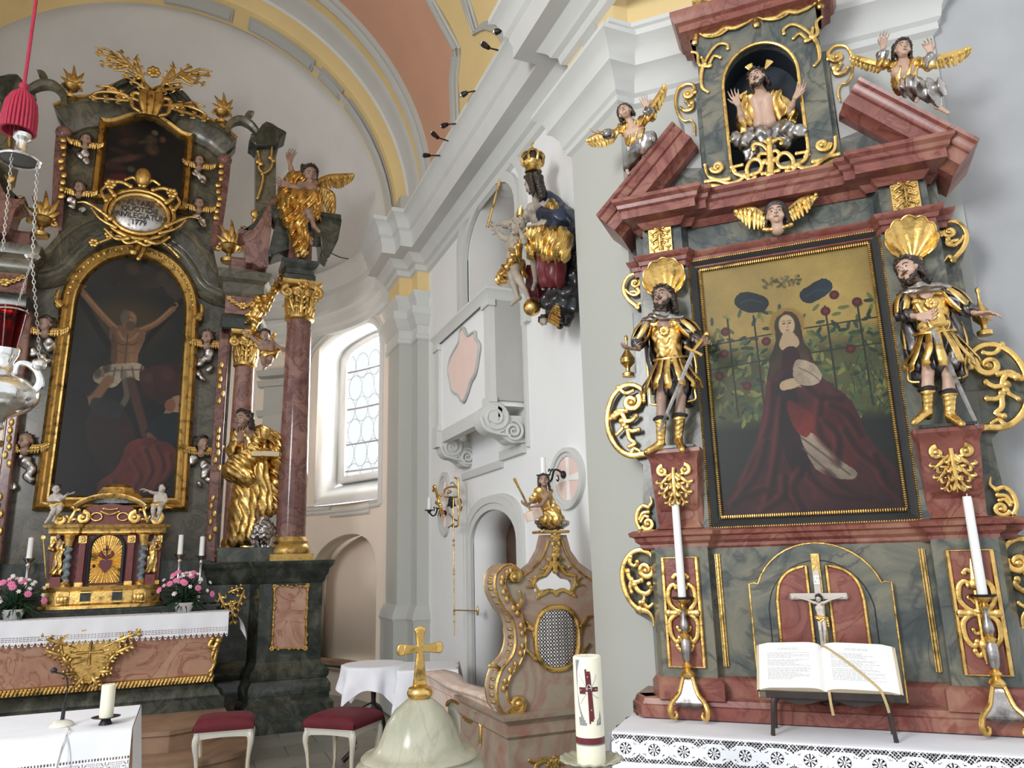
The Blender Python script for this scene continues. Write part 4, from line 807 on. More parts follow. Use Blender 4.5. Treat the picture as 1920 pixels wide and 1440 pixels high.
class Paint:
    def __init__(s, nx, nz, col):
        s.nx, s.nz = nx, nz; s.a = np.ones((nz, nx, 3))*col; s.X, s.Y = np.meshgrid((np.arange(nx)+.5)/nx, (np.arange(nz)+.5)/nz); s.asp = nz/nx
        r = np.random.default_rng(3); n = np.zeros((nz, nx))
        for o in range(6):
            k = 2**(o+1)*1.7; g_ = r.normal(size=(int(k*1.5)+3, int(k)+3)); yy = s.Y*(g_.shape[0]-2); xx = s.X*(g_.shape[1]-2); yi, xi = yy.astype(int), xx.astype(int); fy, fx = yy-yi, xx-xi
            n += ((g_[yi, xi]*(1-fx)+g_[yi, xi+1]*fx)*(1-fy)+(g_[yi+1, xi]*(1-fx)+g_[yi+1, xi+1]*fx)*fy)/2**(o*.6)
        s.n = n/n.std()*.5
    def put(s, msk, col, al=1.): w_ = (msk*al)[..., None]; s.a = s.a*(1-w_)+np.array(col)*w_; return s
    def poly(s, P, col, al=1., soft=.0, wob=.008, shade=0.):
        P = sm2(P, 4, True) if len(P) > 3 else P; x = s.X+s.n*wob; y = s.Y+np.roll(s.n, 17, 0)*wob; c = np.zeros_like(x, bool); j = len(P)-1
        for i in range(len(P)):
            c ^= ((P[i][1] > y) != (P[j][1] > y)) & (x < (P[j][0]-P[i][0])*(y-P[i][1])/(P[j][1]-P[i][1]+1e-12)+P[i][0]); j = i
        cc = np.array(col)*(1+shade*s.n[..., None]) if shade else np.array(col); return s.put(c.astype(float), cc, al)
    def ell(s, cx, cy, rx, ry, col, al=1., soft=.15, rot=0, shade=0):
        dx, dy = (s.X-cx), (s.Y-cy); 
        if rot: c_, s_ = math.cos(rot), math.sin(rot); dx, dy = dx*c_+dy*s.asp*s_, (-dx*s_+dy*s.asp*c_)/s.asp
        d = np.sqrt((dx/rx)**2+(dy/ry)**2); return s.put(np.clip((1-d)/soft+.5, 0, 1), np.array(col)*(1+shade*s.n[..., None]) if shade else col, al)
    def stroke(s, P, w, col, al=1., soft=.5, k=6):
        P = sm2(P, k) if len(P) > 2 else P; best = np.full(s.X.shape, 9.)
        for a, b in zip(P[:-1], P[1:]):
            ax, ay, bx, by = a[0], a[1]*s.asp, b[0], b[1]*s.asp; dx, dy = bx-ax, by-ay; L = dx*dx+dy*dy+1e-9; t = np.clip(((s.X-ax)*dx+(s.Y*s.asp-ay)*dy)/L, 0, 1); best = np.minimum(best, np.hypot(s.X-ax-t*dx, s.Y*s.asp-ay-t*dy))
        return s.put(np.clip((w-best)/(w*soft)+.3, 0, 1), col, al)
    def out(s, gr=.06): r = np.random.default_rng(1).normal(size=s.X.shape)[..., None]; return np.clip(s.a*(1+gr*.4*r)+gr*.3*s.n[..., None]*s.a, 0, 1)
def side_painting():
    p = Paint(300, 450, (.55, .46, .24)); p.put((p.Y < .3).astype(float), np.array((.56, .47, .25))*(1+.06*p.n[..., None]))
    p.put(np.clip((p.Y-.30+.02*p.n)/.08, 0, 1), np.array((.20, .22, .13))*(1+.2*p.n[..., None]), .85); p.put(np.clip((p.Y-.62)/.06, 0, 1), (.09, .11, .09))
    r = random.Random(4)
    for i in range(420):
        x, y = r.random(), .20+.45*r.random()
        if y < .30 and r.random() < .6: continue
        c = r.choice([(.24, .30, .18), (.33, .36, .19), (.16, .23, .17), (.42, .42, .22), (.12, .18, .13)]); 
        x0, x1, y0, y1 = int(max(0, (x-.04)*300)), int(min(300, (x+.04)*300)), int(max(0, (y-.03)*450)), int(min(450, (y+.03)*450))
        if x1 <= x0 or y1 <= y0: continue
        dx, dy = p.X[y0:y1, x0:x1]-x, (p.Y[y0:y1, x0:x1]-y)*1.5; a = r.random()*3.14; u, v = dx*math.cos(a)+dy*math.sin(a), -dx*math.sin(a)+dy*math.cos(a); k = (u/.028)**2+(v/.011)**2 < 1; p.a[y0:y1, x0:x1][k] = c
    for x in (.14, .30, .72, .9): p.stroke([(x, .22), (x+.01, .62)], .006, (.13, .12, .08))
    for y in (.30, .40): p.stroke([(0, y+.02), (.5, y), (1, y-.01)], .005, (.15, .14, .09))
    for x, y in ((.12, .27), (.10, .36), (.22, .50), (.36, .33), (.78, .18), (.83, .40), (.9, .22), (.72, .24), (.06, .45)): p.ell(x, y, .028, .018, (.24, .07, .08)); p.ell(x, y, .012, .008, (.36, .12, .12))
    # plain generic stand-in: a seated woman in wine-red robes in a garden
    p.poly([(.42, .36), (.58, .36), (.66, .50), (.80, .60), (.86, .73), (.99, .88), (1.0, 1.0), (0, 1.0), (.02, .93), (.18, .82), (.27, .68), (.33, .52), (.36, .42)], (.20, .085, .095), shade=.3)
    p.poly([(.56, .60), (.78, .62), (.84, .76), (.72, .86), (.6, .82)], (.24, .075, .08), shade=.25); p.poly([(.46, .68), (.58, .72), (.68, .80), (.78, .87), (.70, .89), (.56, .84)], (.42, .37, .32), shade=.2); p.poly([(.40, .5), (.5, .48), (.5, .70), (.54, .86), (.42, .84), (.38, .64)], (.10, .06, .075), shade=.3); p.poly([(.44, .58), (.52, .6), (.60, .66), (.54, .73), (.47, .68)], (.26, .085, .075), shade=.4)
    r = random.Random(12)
    for P in ([(.35, .50), (.30, .66), (.12, .88)], [(.40, .56), (.33, .78), (.25, .95)], [(.62, .56), (.58, .70), (.66, .78)], [(.5, .86), (.6, .93), (.8, .95)], [(.1, .93), (.25, .90), (.4, .96)], [(.66, .6), (.74, .64), (.8, .72)], [(.86, .8), (.9, .9), (.97, .95)], [(.28, .72), (.2, .84), (.05, .95)], [(.46, .84), (.4, .9), (.44, .98)], [(.6, .85), (.7, .92), (.9, .97)], [(.54, .52), (.60, .56), (.72, .58)], [(.36, .86), (.34, .93), (.22, .98)], [(.72, .70), (.78, .78), (.9, .86)], [(.62, .66), (.68, .72), (.66, .82)]):
        p.stroke(P, .020, (.34, .14, .135), .55, 1.); p.stroke([(a+.026, b+.008) for a, b in P], .022, (.07, .03, .038), .6, 1.)
    for P in ([(.5, .72), (.6, .78), (.74, .87)], [(.5, .76), (.58, .82), (.66, .87)]): p.stroke(P, .006, (.28, .23, .20), .8)
    p.ell(.49, .27, .105, .068, (.55, .44, .20)); p.ell(.49, .27, .10, .064, (.49, .38, .16)); p.poly([(.42, .25), (.49, .215), (.555, .25), (.57, .33), (.60, .42), (.56, .44), (.42, .44), (.37, .47), (.36, .40), (.41, .33)], (.21, .16, .09), shade=.4)
    p.ell(.49, .275, .047, .042, (.64, .55, .42)); p.poly([(.465, .30), (.515, .30), (.55, .345), (.52, .37), (.45, .37), (.43, .345)], (.60, .51, .39)); p.poly([(.45, .37), (.53, .37), (.55, .46), (.44, .46)], (.15, .05, .065), shade=.3)
    for x in (.474, .507): p.ell(x, .268, .010, .003, (.20, .14, .10), .9, .4); p.stroke([(x-.012, .260), (x, .257), (x+.012, .260)], .0022, (.30, .22, .15), .8)
    p.stroke([(.492, .268), (.497, .283), (.489, .286)], .002, (.48, .36, .26), .9); p.ell(.491, .296, .012, .0028, (.50, .22, .18), .9, .4); p.ell(.46, .285, .010, .008, (.66, .46, .36), .4, .9)
    p.poly([(.42, .50), (.50, .49), (.53, .515), (.49, .53), (.42, .53)], (.60, .51, .39))
    for k in range(4): p.stroke([(.44, .505+.007*k), (.50, .500+.007*k), (.53, .505+.007*k)], .0028, (.64, .55, .43), .9)
    p.poly([(.52, .42), (.62, .44), (.66, .50), (.60, .53), (.50, .50)], (.47, .42, .35), shade=.4); p.stroke([(.53, .45), (.6, .48), (.64, .51)], .004, (.35, .31, .26), .8)
    for q in (1, -1): p.poly([(.49-q*.10, .15), (.49-q*.24, .11), (.49-q*.30, .15), (.49-q*.25, .19), (.49-q*.13, .20)], (.065, .10, .125), shade=.35); p.stroke([(.49-q*.13, .17), (.49-q*.2, .15), (.49-q*.26, .16)], .006, (.13, .20, .23), .7)
    for i in range(60): x, y = r.uniform(.38, .60), r.uniform(.075, .12); p.ell(x, y, .010, .006, r.choice([(.30, .27, .14), (.40, .35, .2), (.24, .22, .12)]), .8)
    for i in range(70): x, y = r.uniform(.80, 1.), r.uniform(.42, .62); p.stroke([(x, y+.03), (x+r.uniform(-.03, .03), y)], .004, r.choice([(.20, .26, .17), (.15, .2, .13), (.27, .30, .18)]), .8)
    return p.out()
canvas('canvas', pt, px0+i_, px1-i_, pz0+i_, pz1-i_, 3.985, side_painting())
# ---- mensa and cloth
ms = thing('altar_table', 'side altar table covered by its lace cloth, dark front behind the lace', 'altar table', (MX, 3.8, 0), S)
m = MB(); m.box(-.95, 1.05, 3.60, 4.0, 0, .888); m.build('table_block', MT['wood'], ms)
m = MB(); m.mold([(-.99, 4.0), (-.99, 3.585), (1.3, 3.585)], [(0, .7), (.0, .89), (-.2, .89)], side=1); m.build('table_edge', MT['wood'], ms)
cl = thing('altar_cloth', 'white side-altar cloth with a wide openwork lace band of daisies and lattice', 'tablecloth', (MX, 3.8, .9), S)
cx0, cx1, cyf = -1.0, 1.4, 3.545
m = MB(); ztop = .8945
# cloth: flat top, then down over the front edge; s runs from the back (0) over the edge
EDG = .47
def cloth_pt(x, s):
    y0 = 4.02; L1 = y0-cyf-.02
    wv = .004*math.sin(x*9)+.002*math.sin(x*23)
    if s < L1: return (x, y0-s, ztop+.001*math.sin(x*14)*math.sin(s*20))
    a = (s-L1)/.03
    if a < 1: return (x, cyf+.02-.02*math.sin(a*PI/2)+wv*0, ztop-.02+.02*math.cos(a*PI/2))
    d = s-L1-.03; return (x, cyf-.004-d*.10+wv*min(1, d*6)*2.2, ztop-.02-d)
L1 = 4.02-cyf-.02; B0, B1 = L1+.012, L1+.135       # the lace band lies across the front edge
def lace(u, v, per=.128):
    """u metres along, v 0..1 across; True where there is thread"""
    if v < .07 or v > .93: return True
    p = (u/per) % 1-.5; q = v-.5; X, Y = p*per, q*.123*1.1; r_ = math.hypot(X, Y)
    if r_ < .026: a = math.atan2(Y, X); return (abs(math.sin(4*a)) > .62 and .006 < r_ < .024) or r_ < .004
    if r_ < .042: return True
    if abs(Y) < .020: return True
    # slanted tape between octagons
    if abs(abs(Y)-(.036-max(0, (abs(X)-.03))*.55)) < .006 and abs(Y) > .02 and abs(X) < .062: return True
    return (abs(((u+v*.123)/.0145) % 1-.5) > .39) or (abs(((u-v*.123)/.0145) % 1-.5) > .39)
st_ = .0026
nx = int((cx1-cx0)/st_); xs = cx0
m.grid(120, 26, lambda u, v: cloth_pt(cx0+(cx1-cx0)*u, v*B0)); m.grid(160, 24, lambda u, v: cloth_pt(cx0+(cx1-cx0)*u, B1+v*.25))
m.build('cloth', MT['linen'], cl, ang=60)
nv = int((B1-B0)/st_)
vs = []; fs = []
m = MB(); m.grid(nx, nv, lambda u, v: cloth_pt(cx0+(cx1-cx0)*u, B0+(B1-B0)*v), lambda u, v: lace((cx1-cx0)*u, v)); m.build('lace_band', MT['linen'], cl, ang=60)
m = MB()                                                                 # short left end hanging down
def endc(u, v): return (cx0-.004-.03*v+.012*math.sin(u*16), 4.02-u*(4.02-cyf-.0), ztop-.005-v*.34)
m.grid(60, 20, endc, lambda u, v: True); m.grid(180, 60, lambda u, v: (endc(u, v*.2)[0]-.004, endc(u, v*.2)[1], endc(u, v*.45)[2]), lambda u, v: lace(u*.5, v)); m.build('hanging_end', MT['linen'], cl, ang=60)
# ---- candlesticks with tall candles
def candlestick(px_foot, px_plate, px_top, label, clabel):
    b = S(*px_foot, 3.85); c = (b[0], 3.83, .9); pz = S(*px_plate, 3.83)[1]; tz = S(*px_top, 3.83)[1]; h_ = pz-.9
    t = thing('candlestick', label, 'candlestick', c, S, 'candlesticks on the side altar')
    z = lambda f: .9+h_*f
    for k in range(3):
        a = R(-90+120*k+60); dx, dy = math.cos(a), math.sin(a); m = MB()
        P = [(.018, .36), (.03, .30), (.05, .20), (.085, .14), (.10, .08), (.095, .02), (.075, .012), (.068, .045), (.08, .06)]
        m.tube([(c[0]+dx*p*1.0, c[1]+dy*p*1.0, .9+.012+p2*h_) for p, p2 in P], [.008, .009, .010, .012, .013, .012, .010, .008, .006], 8, sm=3, up=(-dy, dx, 0)); m.build('scroll_foot', GO, t)
    m = MB()
    for k in range(3):
        a0_ = R(-90+120*k+60); a1_ = a0_+R(120); P0 = [(.016, .36), (.026, .28), (.044, .19), (.074, .13), (.062, .10)]
        m.grid(1, 4, lambda u, v: (c[0]+(math.cos(a0_)*(1-u)+math.cos(a1_)*u)*P0[round(v*4)][0], c[1]+(math.sin(a0_)*(1-u)+math.sin(a1_)*u)*P0[round(v*4)][0], .9+.012+P0[round(v*4)][1]*h_))
    m.build('foot_body', MT['silver'], t, solid=.01)
    MB().lathe([(0, z(.35)), (.03, z(.35)), (.034, z(.37)), (.026, z(.39)), (.014, z(.41)), (.026, z(.435)), (.014, z(.46)), (.02, z(.47)), (0, z(.47))], (c[0], c[1], 0), 18).build('gilded_ring', GO, t)
    MB().lathe([(0, z(.66)), (.02, z(.66)), (.026, z(.68)), (.014, z(.70)), (.018, z(.72)), (0, z(.72))], (c[0], c[1], 0), 18).build('gilded_ring', GO, t)
    MB().lathe([(0, z(.90)), (.013, z(.90)), (.019, z(.92)), (.012, z(.94)), (.034, z(.97)), (.04, z(.985)), (0, z(.99))], (c[0], c[1], 0), 20).build('gilded_ring', GO, t)
    MB().lathe([(0, z(.46)), (.012, z(.46)), (.022, z(.50)), (.025, z(.58)), (.024, z(.63)), (.015, z(.665)), (0, z(.665))], (c[0], c[1], 0), 18).build('baluster', MT['silver'], t)
    MB().lathe([(0, z(.71)), (.013, z(.71)), (.023, z(.745)), (.02, z(.79)), (.011, z(.84)), (.009, z(.88)), (.013, z(.905)), (0, z(.905))], (c[0], c[1], 0), 18).build('baluster', MT['silver'], t)
    m = MB(); m.lathe([(0, z(.985)), (.046, z(.985)), (.052, z(1.0)), (.052, z(1.005)), (.02, z(1.0)), (0, z(1.0))], (c[0], c[1], 0), 24); m.build('drip_plate', MT['iron'], t)
    k = thing('candle', clabel, 'candle', (c[0], c[1], pz), S, 'tall white candles on the side altar')
    m = MB(); m.lathe([(0, pz+.002), (.0195, pz+.002), (.0185, tz-.02), (.017, tz), (.010, tz-.004), (0, tz-.006)], (c[0], c[1], 0), 20); m.build('wax', MT['whitewax'], k)
    m = MB(); m.tube([(c[0], c[1], tz-.006), (c[0]+.002, c[1], tz+.012)], .0018, 5); m.build('wick', MT['paper'], k)
candlestick((1298, 1355), (1284, 1120), (1270, 940), 'gilt and silvered candlestick left of the open book', 'tall unlit white candle left of the open book, its tip before the gilded corbel')
candlestick((1885, 1385), (1858, 1115), (1828, 930), 'gilt and silvered candlestick right of the open book, cut by the photo edge', 'tall unlit white candle right of the open book, at the right edge')
# ---- crucifix
cz0 = .99; X0 = -.058; yb = 3.90
cx = thing('crucifix', 'small pale crucifix with gilded loincloth standing behind the open book', 'crucifix', (X0, yb, cz0), S)
czt = S(1530, 1070, yb)[1]; czb = S(1535, 1118, yb)[1]; al, ar = S(1482, 1118, yb)[0], S(1588, 1115, yb)[0]
m = MB(); xm = (al+ar)/2; m.box(xm-.014, xm+.014, yb, yb+.012, cz0, czt); m.box(al, ar, yb, yb+.012, czb-.014, czb+.014); m.build('cross', MT['cruc'], cx, bevel=.002)
m = MB(); m.box(xm-.013, xm+.013, yb-.004, yb, czt-.062, czt-.022); m.build('title_board', MT['paper'], cx)
def text(name, s, size, parent, loc, mat, extr=.0006, sp=1.0, shear=0):
    cu = bpy.data.curves.new(name, 'FONT'); cu.body = s; cu.size = size; cu.extrude = extr; cu.align_x = 'CENTER'; cu.align_y = 'CENTER'; cu.space_line = .9; cu.space_character = sp; cu.shear = shear
    tmp = bpy.data.objects.new(name, cu); COL.objects.link(tmp); dg_ = bpy.context.evaluated_depsgraph_get(); me = bpy.data.meshes.new_from_object(tmp.evaluated_get(dg_)); bpy.data.objects.remove(tmp)
    base, fr = base_of(parent); me.transform(Matrix.Translation(Vector(loc)-Vector(base)) @ Matrix.Rotation(PI/2, 4, 'X')); return finish(name, me, mat, parent, smooth_=False)
text('inscription', 'I N\nR I', .018, cx, (xm, yb-.005, czt-.042), MT['ink'])
h = .034; J = dict(head=(xm, yb-.018, czb-.008), neck=(xm, yb-.012, czb-.026), shL=(xm-.021, yb-.012, czb-.028), shR=(xm+.021, yb-.012, czb-.028), elL=(xm-.052, yb-.01, czb-.014), elR=(xm+.052, yb-.01, czb-.014), wrL=(al+.018, yb-.008, czb-.001), wrR=(ar-.018, yb-.008, czb-.001),
    chest=(xm, yb-.012, czb-.052), pelvis=(xm+.002, yb-.012, czb-.092), knL=(xm-.008, yb-.026, czb-.145), knR=(xm+.012, yb-.026, czb-.147), anL=(xm-.004, yb-.012, czb-.20), anR=(xm+.006, yb-.014, czb-.20), toL=(xm-.003, yb-.02, czb-.222), toR=(xm+.006, yb-.02, czb-.222))
figure(cx, J, h, (0, -1, 0), (-.25, -.9, -.5), (.1, -.3, 1), skin='cruc', res=.0018, hair=dict(long=.25, beard=True), face=False, hands={'L': ((-1, 0, .1), (0, -1, 0), .3), 'R': ((1, 0, .1), (0, -1, 0), .3, .3, -1)})
carve('loincloth', GO, cx, [('c', (xm-.012, yb-.014, czb-.094), (xm+.014, yb-.014, czb-.096), .014, .014), ('c', (xm-.006, yb-.018, czb-.10), (xm+.006, yb-.018, czb-.115), .012, .009), ('c', (xm+.026, yb-.012, czb-.095), (xm+.03, yb-.012, czb-.135), .006, .005)], .0018, .004, folds(.0015, 500, (1, 0, .3)))
m = MB(); m.lathe([(0, 0), (.04, 0), (.045, .01), (.03, .03), (0, .03)], (xm, yb, .99), 16); m.build('foot', MT['wood'], cx)
# ---- book on its stand
sy0, sy1 = 3.64, 3.83; sL, sR = S(1450, 1378, 3.64)[0], S(1680, 1388, 3.64)[0]; szt = S(1550, 1300, 3.66)[1]
sd = thing('book_stand', 'dark wooden book stand with four curved legs on the side-altar cloth', 'book stand', ((sL+sR)/2, 3.73, .9), S)
yb0, zb0, yb1, zb1 = 3.655, szt-.005, 3.80, szt+.10            # slope of the desk
sxm = (sL+sR)/2; hwid = (sR-sL)/2+.015
m = MB(); m.add([(sxm+a*hwid, y, z) for (y, z) in ((yb0, zb0-.012), (yb0, zb0), (yb1, zb1), (yb1, zb1-.012)) for a in (-1, 1)], [(0, 1, 3, 2), (2, 3, 5, 4), (4, 5, 7, 6), (6, 7, 1, 0), (0, 2, 4, 6), (1, 7, 5, 3)]); m.build('desk', MT['wood'], sd)
m = MB(); m.box(sxm-hwid, sxm+hwid, yb0-.016, yb0, zb0-.018, zb0+.014); m.build('ledge', MT['wood'], sd, bevel=.003)
for (s, y, nm) in ((-1, sy0, 0), (1, sy0, 0), (-1, sy1-.03, 1), (1, sy1-.03, 1)):
    m = MB(); x = sxm+s*(hwid-.03); topz = zb0-.008 if not nm else zb0+.05
    m.tube([(x-s*.012, y+(.02 if not nm else 0), topz), (x+s*.002, y+.008, topz-.03), (x+s*.012, y, .94), (x+s*.016, y, .898)], [.013, .011, .008, .010], 8, .9, sm=4); m.build('leg', MT['wood'], sd)
m = MB(); m.prism([(sxm-hwid+.02, zb0-.01), (sxm+hwid-.02, zb0-.01), (sxm+hwid-.02, zb0-.05)]+[(sxm+hwid-.02-(2*hwid-.04)*k/12, zb0-.035+.012*math.cos(k/12*4*PI)) for k in range(1, 12)]+[(sxm-hwid+.02, zb0-.05)], yb0+.01, yb0+.018); m.build('apron', MT['wood'], sd)
bk = thing('open_book', 'large open book with white pages and two gold ribbons on the dark stand', 'book', (sxm, 3.73, szt), S)
bL, bR = S(1425, 1290, 3.66)[0], S(1688, 1305, 3.66)[0]; bm_ = S(1548, 1292, 3.66)[0]; 
zt_b = S(1545, 1200, 3.80)[1]; by0, bz0 = 3.645, zb0+.008; by1 = 3.80; bz1 = zt_b-.03
sl = np.array([0, by1-by0, bz1-bz0]); Ls = np.linalg.norm(sl); su = sl/Ls; sn = np.array([0, -su[2], su[1]])
def page(u, v, lift=0):            # u -1..1 across, v 0..1 up the slope
    a = abs(u); x = bm_+(u*(bR-bm_) if u > 0 else -a*(bm_-bL)); hgt = .034*(1-a)**.0*(1-math.exp(-a*14))*(1-.45*a)+.004-.013*max(0, a-.85)/.15
    if lift: hgt *= 1
    b = np.array([x, by0, bz0])+su*Ls*v+sn*hgt; return tuple(b)
m = MB(); m.grid(60, 16, lambda u, v: page(2*u-1, v)); m.build('pages', MT['paper'], bk, ang=70)
def under(u, v): p = page(u, v); b = np.array([p[0], by0, bz0])+su*Ls*v+sn*.003; return tuple(b)
m = MB()
for v in (0, 1): m.grid(60, 1, lambda u, w_: page(2*u-1, v) if w_ < .5 else under(2*u-1, v))
for u in (-1, 1): m.grid(8, 1, lambda v, w_: page(u, v) if w_ < .5 else tuple(np.array(under(u, v))+np.array([u*.012, 0, 0])))
m.build('page_edges', MT['gilt'], bk, ang=70)
m = MB(); m.grid(2, 1, lambda u, v: tuple(np.array([bL-.012+(bR-bL+.024)*u, by0, bz0])+su*(Ls*1.02*v-.003)+sn*.001)); m.build('cover', MT['wood'], bk, solid=.004)
r = random.Random(9)
for side in (-1, 1):
    m = MB()
    nl = 27
    for i in range(nl):
        v = .86-.70*i/nl; 
        if i in (2, 3, 9, 16): continue
        u0, u1 = (-.86, -.20) if side < 0 else (.12, .84); u = u0; end = u0+(u1-u0)*(1 if r.random() < .35 else .55+.4*r.random())
        if i < 2: u, end = (u0*.5+u1*.5-.15, u0*.5+u1*.5+.17)
        while u < end:
            w_ = min(.02+.06*r.random(), end-u); p = [np.array(page(uu, vv))+sn*.0006 for uu, vv in ((u, v), (u+w_, v), (u+w_, v+.010), (u, v+.010))]; m.add(p, [(0, 1, 2, 3)]); u += w_+.012
    m.build('printed_lines', MT['ink'], bk, smooth_=False)
rb = [page(.0, 1.0)]+[page(x, y) for x, y in ((.06, .92), (.25, .68), (.48, .40), (.68, .12), (.74, .02))]; rb = [np.array(p)+sn*.003 for p in rb]; e = rb[-1]; rb += [e+V3(.006, -.012, -.012), e+V3(.016, -.016, -.05), e+V3(.022, -.012, -.085)]
m = MB(); m.tube(rb, .0055, 6, .12, up=tuple(sn), sm=4); m.build('ribbon', MT['ribbon'], bk)
e = np.array(page(.04, 0)); m = MB(); m.tube([e+V3(0, .005, .002), e+V3(.002, -.012, -.006), e+V3(.004, -.016, -.05), e+V3(.008, -.012, -.095)], .0055, 6, .12, up=(0, 1, 0), sm=4); m.build('ribbon', MT['ribbon'], bk)
# ------------------------------------------------------------------ carved figures of the side altar
def SP(x, y, ly): return S.P(x, y, ly)
def saint(px, ly, label, foot, sword, hlook, lean, right=False):
    J = {k: SP(v[0], v[1], ly+(v[2] if len(v) > 2 else 0)) for k, v in px.items()}; h = .128
    t = thing('saint_statue', label, 'statue', foot, S, 'soldier saints on the corbels')
    g, Rm = figure(t, J, h, (0, -1, 0), hlook[0], hlook[1], skin='skind' if not right else 'skin', res=.0052, hair=dict(long=.5, beard=True, curls=10), hands=hlook[2])
    P_ = {k: np.array(v) for k, v in J.items()}; ax = nz_(P_['shR']-P_['shL']); pv = P_['pelvis']; a = h
    carve('cuirass', MT['gold'], t, [('c', P_['chest']+ax*s*a*.24+V3(0, -.012, 0), pv*.9+P_['chest']*.1+ax*s*a*.17+V3(0, -.015, .01), a*.37, a*.33) for s in (-1, 1)]+[('c', P_['shL'], P_['shR'], a*.2, a*.2), ('e', pv+V3(0, -.035, -.002), (.055, .035, .03), None)], .0055, .012, lumps(.0035, 110, 3))
    m = MB(); c = P_['chest']; rosette(m, (c[0]+.0, c[2]-.0), .03, c[1]-.068, 8); m.build('breast_ornament', MT['gold'], t); m = MB(); m.tube([(pv[0]+.085*math.sin(q), pv[1]-.075*math.cos(q)+.005, pv[2]+.018-.018*math.cos(q)) for q in np.linspace(-1.6, 1.6, 14)], .008, 6); m.build('belt', MT['gold'], t)
    kn = (P_['knL']+P_['knR'])/2; low = kn+V3(0, .01, .03)
    sk = [('c', pv+ax*s*a*.15, low+ax*s*a*.55+V3(0, 0, .02), a*.42, a*.26) for s in (-1, 1)]+[('c', pv, low+V3(0, 0, .02), a*.42, a*.34)]
    carve('tunic_skirt', MT['darkcloth'], t, sk, .006, .02, folds(.010, 105, (0, 0, 1), 2, .5))
    m = MB()
    for i in range(7):
        q = -1.35+2.7*i/6; b0 = pv+V3(math.sin(q)*.078, -math.cos(q)*.07-.005, -.005); e0 = b0+V3(math.sin(q)*.075, -math.cos(q)*.035, -.15-.012*(i % 2)); mid = (b0+e0)/2+V3(.004*(-1)**i, -.016, 0)
        m.tube([b0, mid, e0+V3(0, .004, .03), e0+V3(.004*(-1)**i, -.012, 0)], [.013, .017, .018, .016], 8, .32, up=(math.sin(q), -math.cos(q), .3), sm=4)
    m.build('gilded_straps', MT['gold'], t)
    for s in 'LR':
        sh, el, wr = P_['sh'+s], P_['el'+s], P_['wr'+s]; end = el*.62+wr*.38; slv = carve('sleeve', MT['darkcloth'], t, [('c', sh, el, a*.27, a*.27), ('c', el, end, a*.26, a*.25), ('e', end, (a*.26, a*.26, a*.22), None)], .0055, .01, folds(.005, 170, el-sh, 3))
        m = MB(); d = nz_(el-sh); u = nz_(np.cross(d, V3(0, -1, 0))); v = np.cross(d, u)
        for i in range(6):
            q = 2*PI*i/6+.3; o = u*math.cos(q)+v*math.sin(q); m.tube([sh+o*a*.2-d*a*.1, (sh+el)/2+o*a*.34, el+o*a*.29+d*a*.06], [.010, .014, .010], 6, .4, up=tuple(o), sm=4)
        m.build('sleeve_straps', MT['gold'], slv)
    for s in 'LR':
        kn_, an, to_ = P_['kn'+s], P_['an'+s], P_['to'+s]; top = kn_*.38+an*.62; top = kn_*.5+an*.5
        dz = to_-an
        boot = carve('boot', MT['gold'], t, [('c', top, an, a*.22, a*.155), ('c', an, to_, a*.165, a*.13), ('c', an, an+V3(0, .008, -a*.16), a*.15, a*.14), ('c', top+V3(-.022, -.012, .006), top+V3(.022, -.012, .006), a*.1, a*.1)], .0055, .01, folds(.0015, 260, (1, 0, 0), 1))
        m = MB(); m.tube([top+V3(.032*math.cos(q), .032*math.sin(q), .014+.003*math.sin(3*q)) for q in np.linspace(0, 2*PI, 14, endpoint=False)], .011, 6, closed=True, up=(0, 0, 1)); m.build('stocking_cuff', MT['darkcloth'], boot)
    n_ = P_['neck']; sc_ = [('c', P_['shL']+V3(0, -.02, .01), n_+V3(-.01, -.06, -.02), a*.17, a*.19), ('c', n_+V3(-.01, -.06, -.02), P_['shR']+V3(0, -.02, .012), a*.19, a*.17), ('c', P_['shL']+V3(0, .03, .01), P_['shR']+V3(0, .03, .01), a*.2, a*.2)]
    carve('shoulder_cloth', MT['silver'], t, sc_, .0055, .012, folds(.006, 190, (1, 0, -.25), 4))
    mt_ = [('c', P_['shL']+V3(-.01, .05, 0), low+V3(-.07, .06, -.02), a*.22, a*.30), ('c', P_['shR']+V3(.01, .05, 0), low+V3(.08, .06, -.03), a*.22, a*.32), ('c', n_+V3(0, .06, -.02), low+V3(0, .07, -.0), a*.25, a*.3), ('c', P_['chest']+V3(.09, .05, -.05), low+V3(.11, .04, .04), a*.14, a*.18)]
    carve('mantle', MT['darkcloth'], t, mt_, .0065, .03, folds(.012, 85, (0, 0, 1), 6, .8))
    for s in (-1, 1): m = MB(); q = low+V3(s*.115, .03, -.04); m.tube([P_['chest']+V3(s*.12, .03, -.08), pv+V3(s*.125, .02, -.04), q+V3(0, 0, .05), q, q+V3(-s*.04, -.01, -.012)], [.004, .006, .006, .007, .005], 6, sm=5); m.build('mantle_hem', MT['gold'], t)
    sw = thing('sword', 'grey sword with a golden hilt held by the soldier saint '+('right' if right else 'left')+' of the painting', 'sword', SP(*sword[1], ly+sword[1][2] if len(sword[1]) > 2 else ly-.11) if False else SP(sword[1][0], sword[1][1], ly-.10), S)
    A_, B_, C_ = np.array(SP(*sword[0], ly-.10)), np.array(SP(*sword[1], ly-.11)), np.array(SP(*sword[2], ly-.12+sword[3]))
    d = nz_(C_-B_); u = nz_(np.cross(d, (0, 1, 0)))
    m = MB(); m.tube([B_, C_-d*.02, C_], [.010, .008, .001], 4, .35); m.build('blade', MT['silver'], sw)
